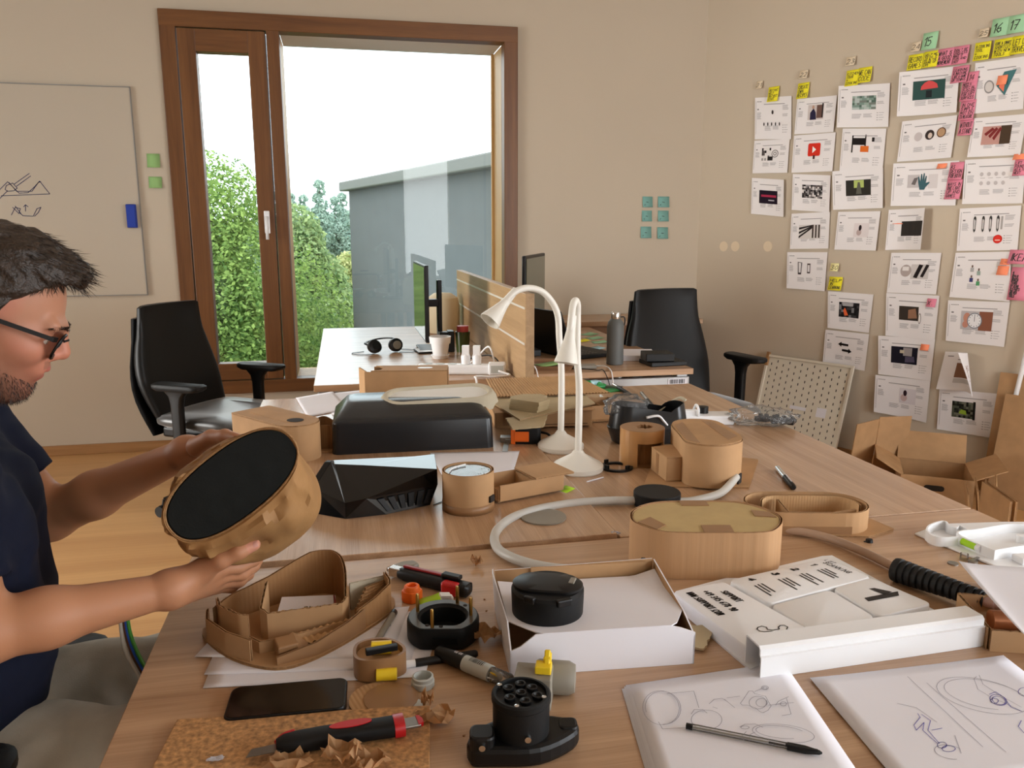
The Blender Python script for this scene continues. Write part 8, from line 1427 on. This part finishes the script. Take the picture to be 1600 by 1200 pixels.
# glasses
gl_ = thing('glasses', None, None, (0, 0, 0)); gl_.parent = man; gl_['label'] = 'black framed glasses'
for s in (-1, 1):
    mb = MB(); ring = []
    for k in range(28):
        a = 2 * PI * k / 28; x = .0255 * math.copysign(abs(math.cos(a)) ** .7, math.cos(a)); z = .0185 * math.copysign(abs(math.sin(a)) ** .7, math.sin(a)); ring.append(hp_(.098 - .12 * abs(x + .0) * (1 if x * s > 0 else .2) + .12 * z, s * .034 + x, -.010 + z))
    ring.append(ring[0]); ring.append(ring[1]); mb.tube(ring, .0021, 6); mb.build('rim', M['black'], gl_, smooth=True)
    mb = MB(); cc = sum(ring[:28], Vector()) / 28; mb.add([cc] + ring[:28], [(0, 1 + k, 1 + (k + 1) % 28) for k in range(28)]); mb.build('lens', M['clearp'], gl_)
    mb = MB(); mb.bar(hp_(.0915, s * .0605, .002), hp_(.0870, s * .0720, .002), .004, .007, up=tuple(hu_)); mb.bar(hp_(.0885, s * .0715, .002), hp_(-.004, s * .0795, .001), .0028, .0058, up=tuple(hu_)); mb.tube([hp_(-.004, s * .0795, .001), hp_(-.02, s * .081, -.004), hp_(-.03, s * .081, -.024)], [.0025, .0024, .0018], 6); mb.build('temple', M['black'], gl_)
mb = MB(); mb.tube(smooth_path([hp_(.1005, -.0095, -.004), hp_(.105, 0, -.001), hp_(.1005, .0095, -.004)], 5), .0020, 8); mb.build('bridge', M['black'], gl_, smooth=True)
# the man's own chair
mc = chair('black office chair the man sits on, its arm pad at the lower left corner', (0, 0), 0, seatz=0.53, armz=0.690, topz=1.0, far=0.15); ap = tp(24, 1186, 0.690); yr = R(6); mc.rotation_euler = (0, 0, yr); sy = Vector((0.155 * math.cos(yr) + 0.29 * math.sin(yr), 0.155 * math.sin(yr) - 0.29 * math.cos(yr))); mc.location = (ap[0] - sy.x, ap[1] - sy.y, 0)
# coloured wires hanging by the desk edge
for i, (cn, dx) in enumerate((((96, 60, 40), 0), ((40, 90, 190), 4), ((70, 150, 60), 9), ((214, 210, 200), -9))):
    mb = MB(); mb.tube(smooth_path([pd(192 + dx * .5, 940, 1.17), pd(196 + dx * .7, 985, 1.175), pd(206 + dx, 1020, 1.185), pd(226 + dx, 1058, 1.20), pd(250 + dx, 1110, 1.22)], 6), .0028, 8)
    tag(mb.build('wire', mat('wire_sheath_%d' % i, cn, 0.4), None, smooth=True), ('brown', 'blue', 'green', 'white')[i] + ' wire of the bundle hanging at the left edge of the desk', 'wire', 'hanging wires')
# ------------------------------------------------------------------ the model he holds
hc = pd(379, 773, 1.125); e1 = (Vector(_R.tolist()) * .79 + Vector(_U.tolist()) * .61).normalized(); e3 = -Vector(ray(372, 775).tolist()).normalized(); e3 = (e3 - e1 * e3.dot(e1)).normalized(); e2 = e1.cross(e3)
if e2.dot(Vector(_U.tolist())) > 0: e2 = -e2
hm = thing('held_model', 'brown paper wrapped cardboard model with a dark oval face, held in both hands', 'model', hc); PX = 1.165 / FPX
def hpt(a, b, z): return e1 * a + e2 * b + e3 * z
def oval(t, L_, W_, p=.85): return (L_ / 2 * math.copysign(abs(math.cos(t)) ** p, math.cos(t)), W_ / 2 * math.copysign(abs(math.sin(t)) ** p, math.sin(t)))
NN = 96; rings = []; rdg = lambda p: 1 - 2.2 * abs(noise.noise(p))
prof_ = [(0.0, 0.040), (0.05, 0.0425), (0.12, 0.040), (0.20, 0.033), (0.30, 0.024), (0.40, 0.014), (0.50, 0.004), (0.60, -0.006), (0.70, -0.016), (0.80, -0.026), (0.88, -0.035), (0.95, -0.044), (1.0, -0.052), (1.03, -0.057), (1.02, -0.070), (0.98, -0.074)]
for w_, z in prof_:
    ring = []
    for k in range(NN):
        t = 2 * PI * k / NN; x0_, y0_ = oval(t, .207, .096); x1_, y1_ = oval(t, .190, .182, .80); y1_ += .010 + .06 * x1_; x1_ -= .016; m = min(1, w_); x, y = x0_ + .012 + (x1_ - x0_ - .012) * m, y0_ - .020 + (y1_ - y0_ + .020) * m; sc = 1 + max(0, w_ - 1) * .5
        env = math.sin(PI * min(1, w_)) if w_ < 1 else 0.0; q3 = Vector((x * 13, y * 13, w_ * 1.2)); d_ = .015 * rdg(q3) + .009 * rdg(q3 * 2.1 + Vector((7, 3, 1))) + .004 * rdg(q3 * 5); d_ *= (.12 + env) * (0.4 if w_ < .13 else 1)
        ring.append(hpt(x * sc * (1 + d_ * 2.2), y * sc * (1 + d_ * 2.2), z + d_))
    rings.append(ring)
mb = MB(); mb.loft(rings, 0, False, True); mb.build('paper_skin', M['kp'], hm, smooth='auto', angle=26)
mb = MB(); pr = [[hpt(.012 + x * s, -.020 + y * s, z) for x, y in [oval(2 * PI * k / 64, .202, .091) for k in range(64)]] for s, z in ((1.0, .030), (1.0, .0405), (.985, .0418))]; mb.loft(pr); mb.build('oval_face', M['charcoal'], hm, smooth='auto', angle=30)
mb = MB(); rim = [hpt(.012 + x, -.020 + y, .0415) for x, y in [oval(2 * PI * k / 48, .207, .096) for k in range(48)]]; mb.tube(rim + rim[:2], .0016, 6); mb.build('board_rim', M['ke'], hm, smooth=True)
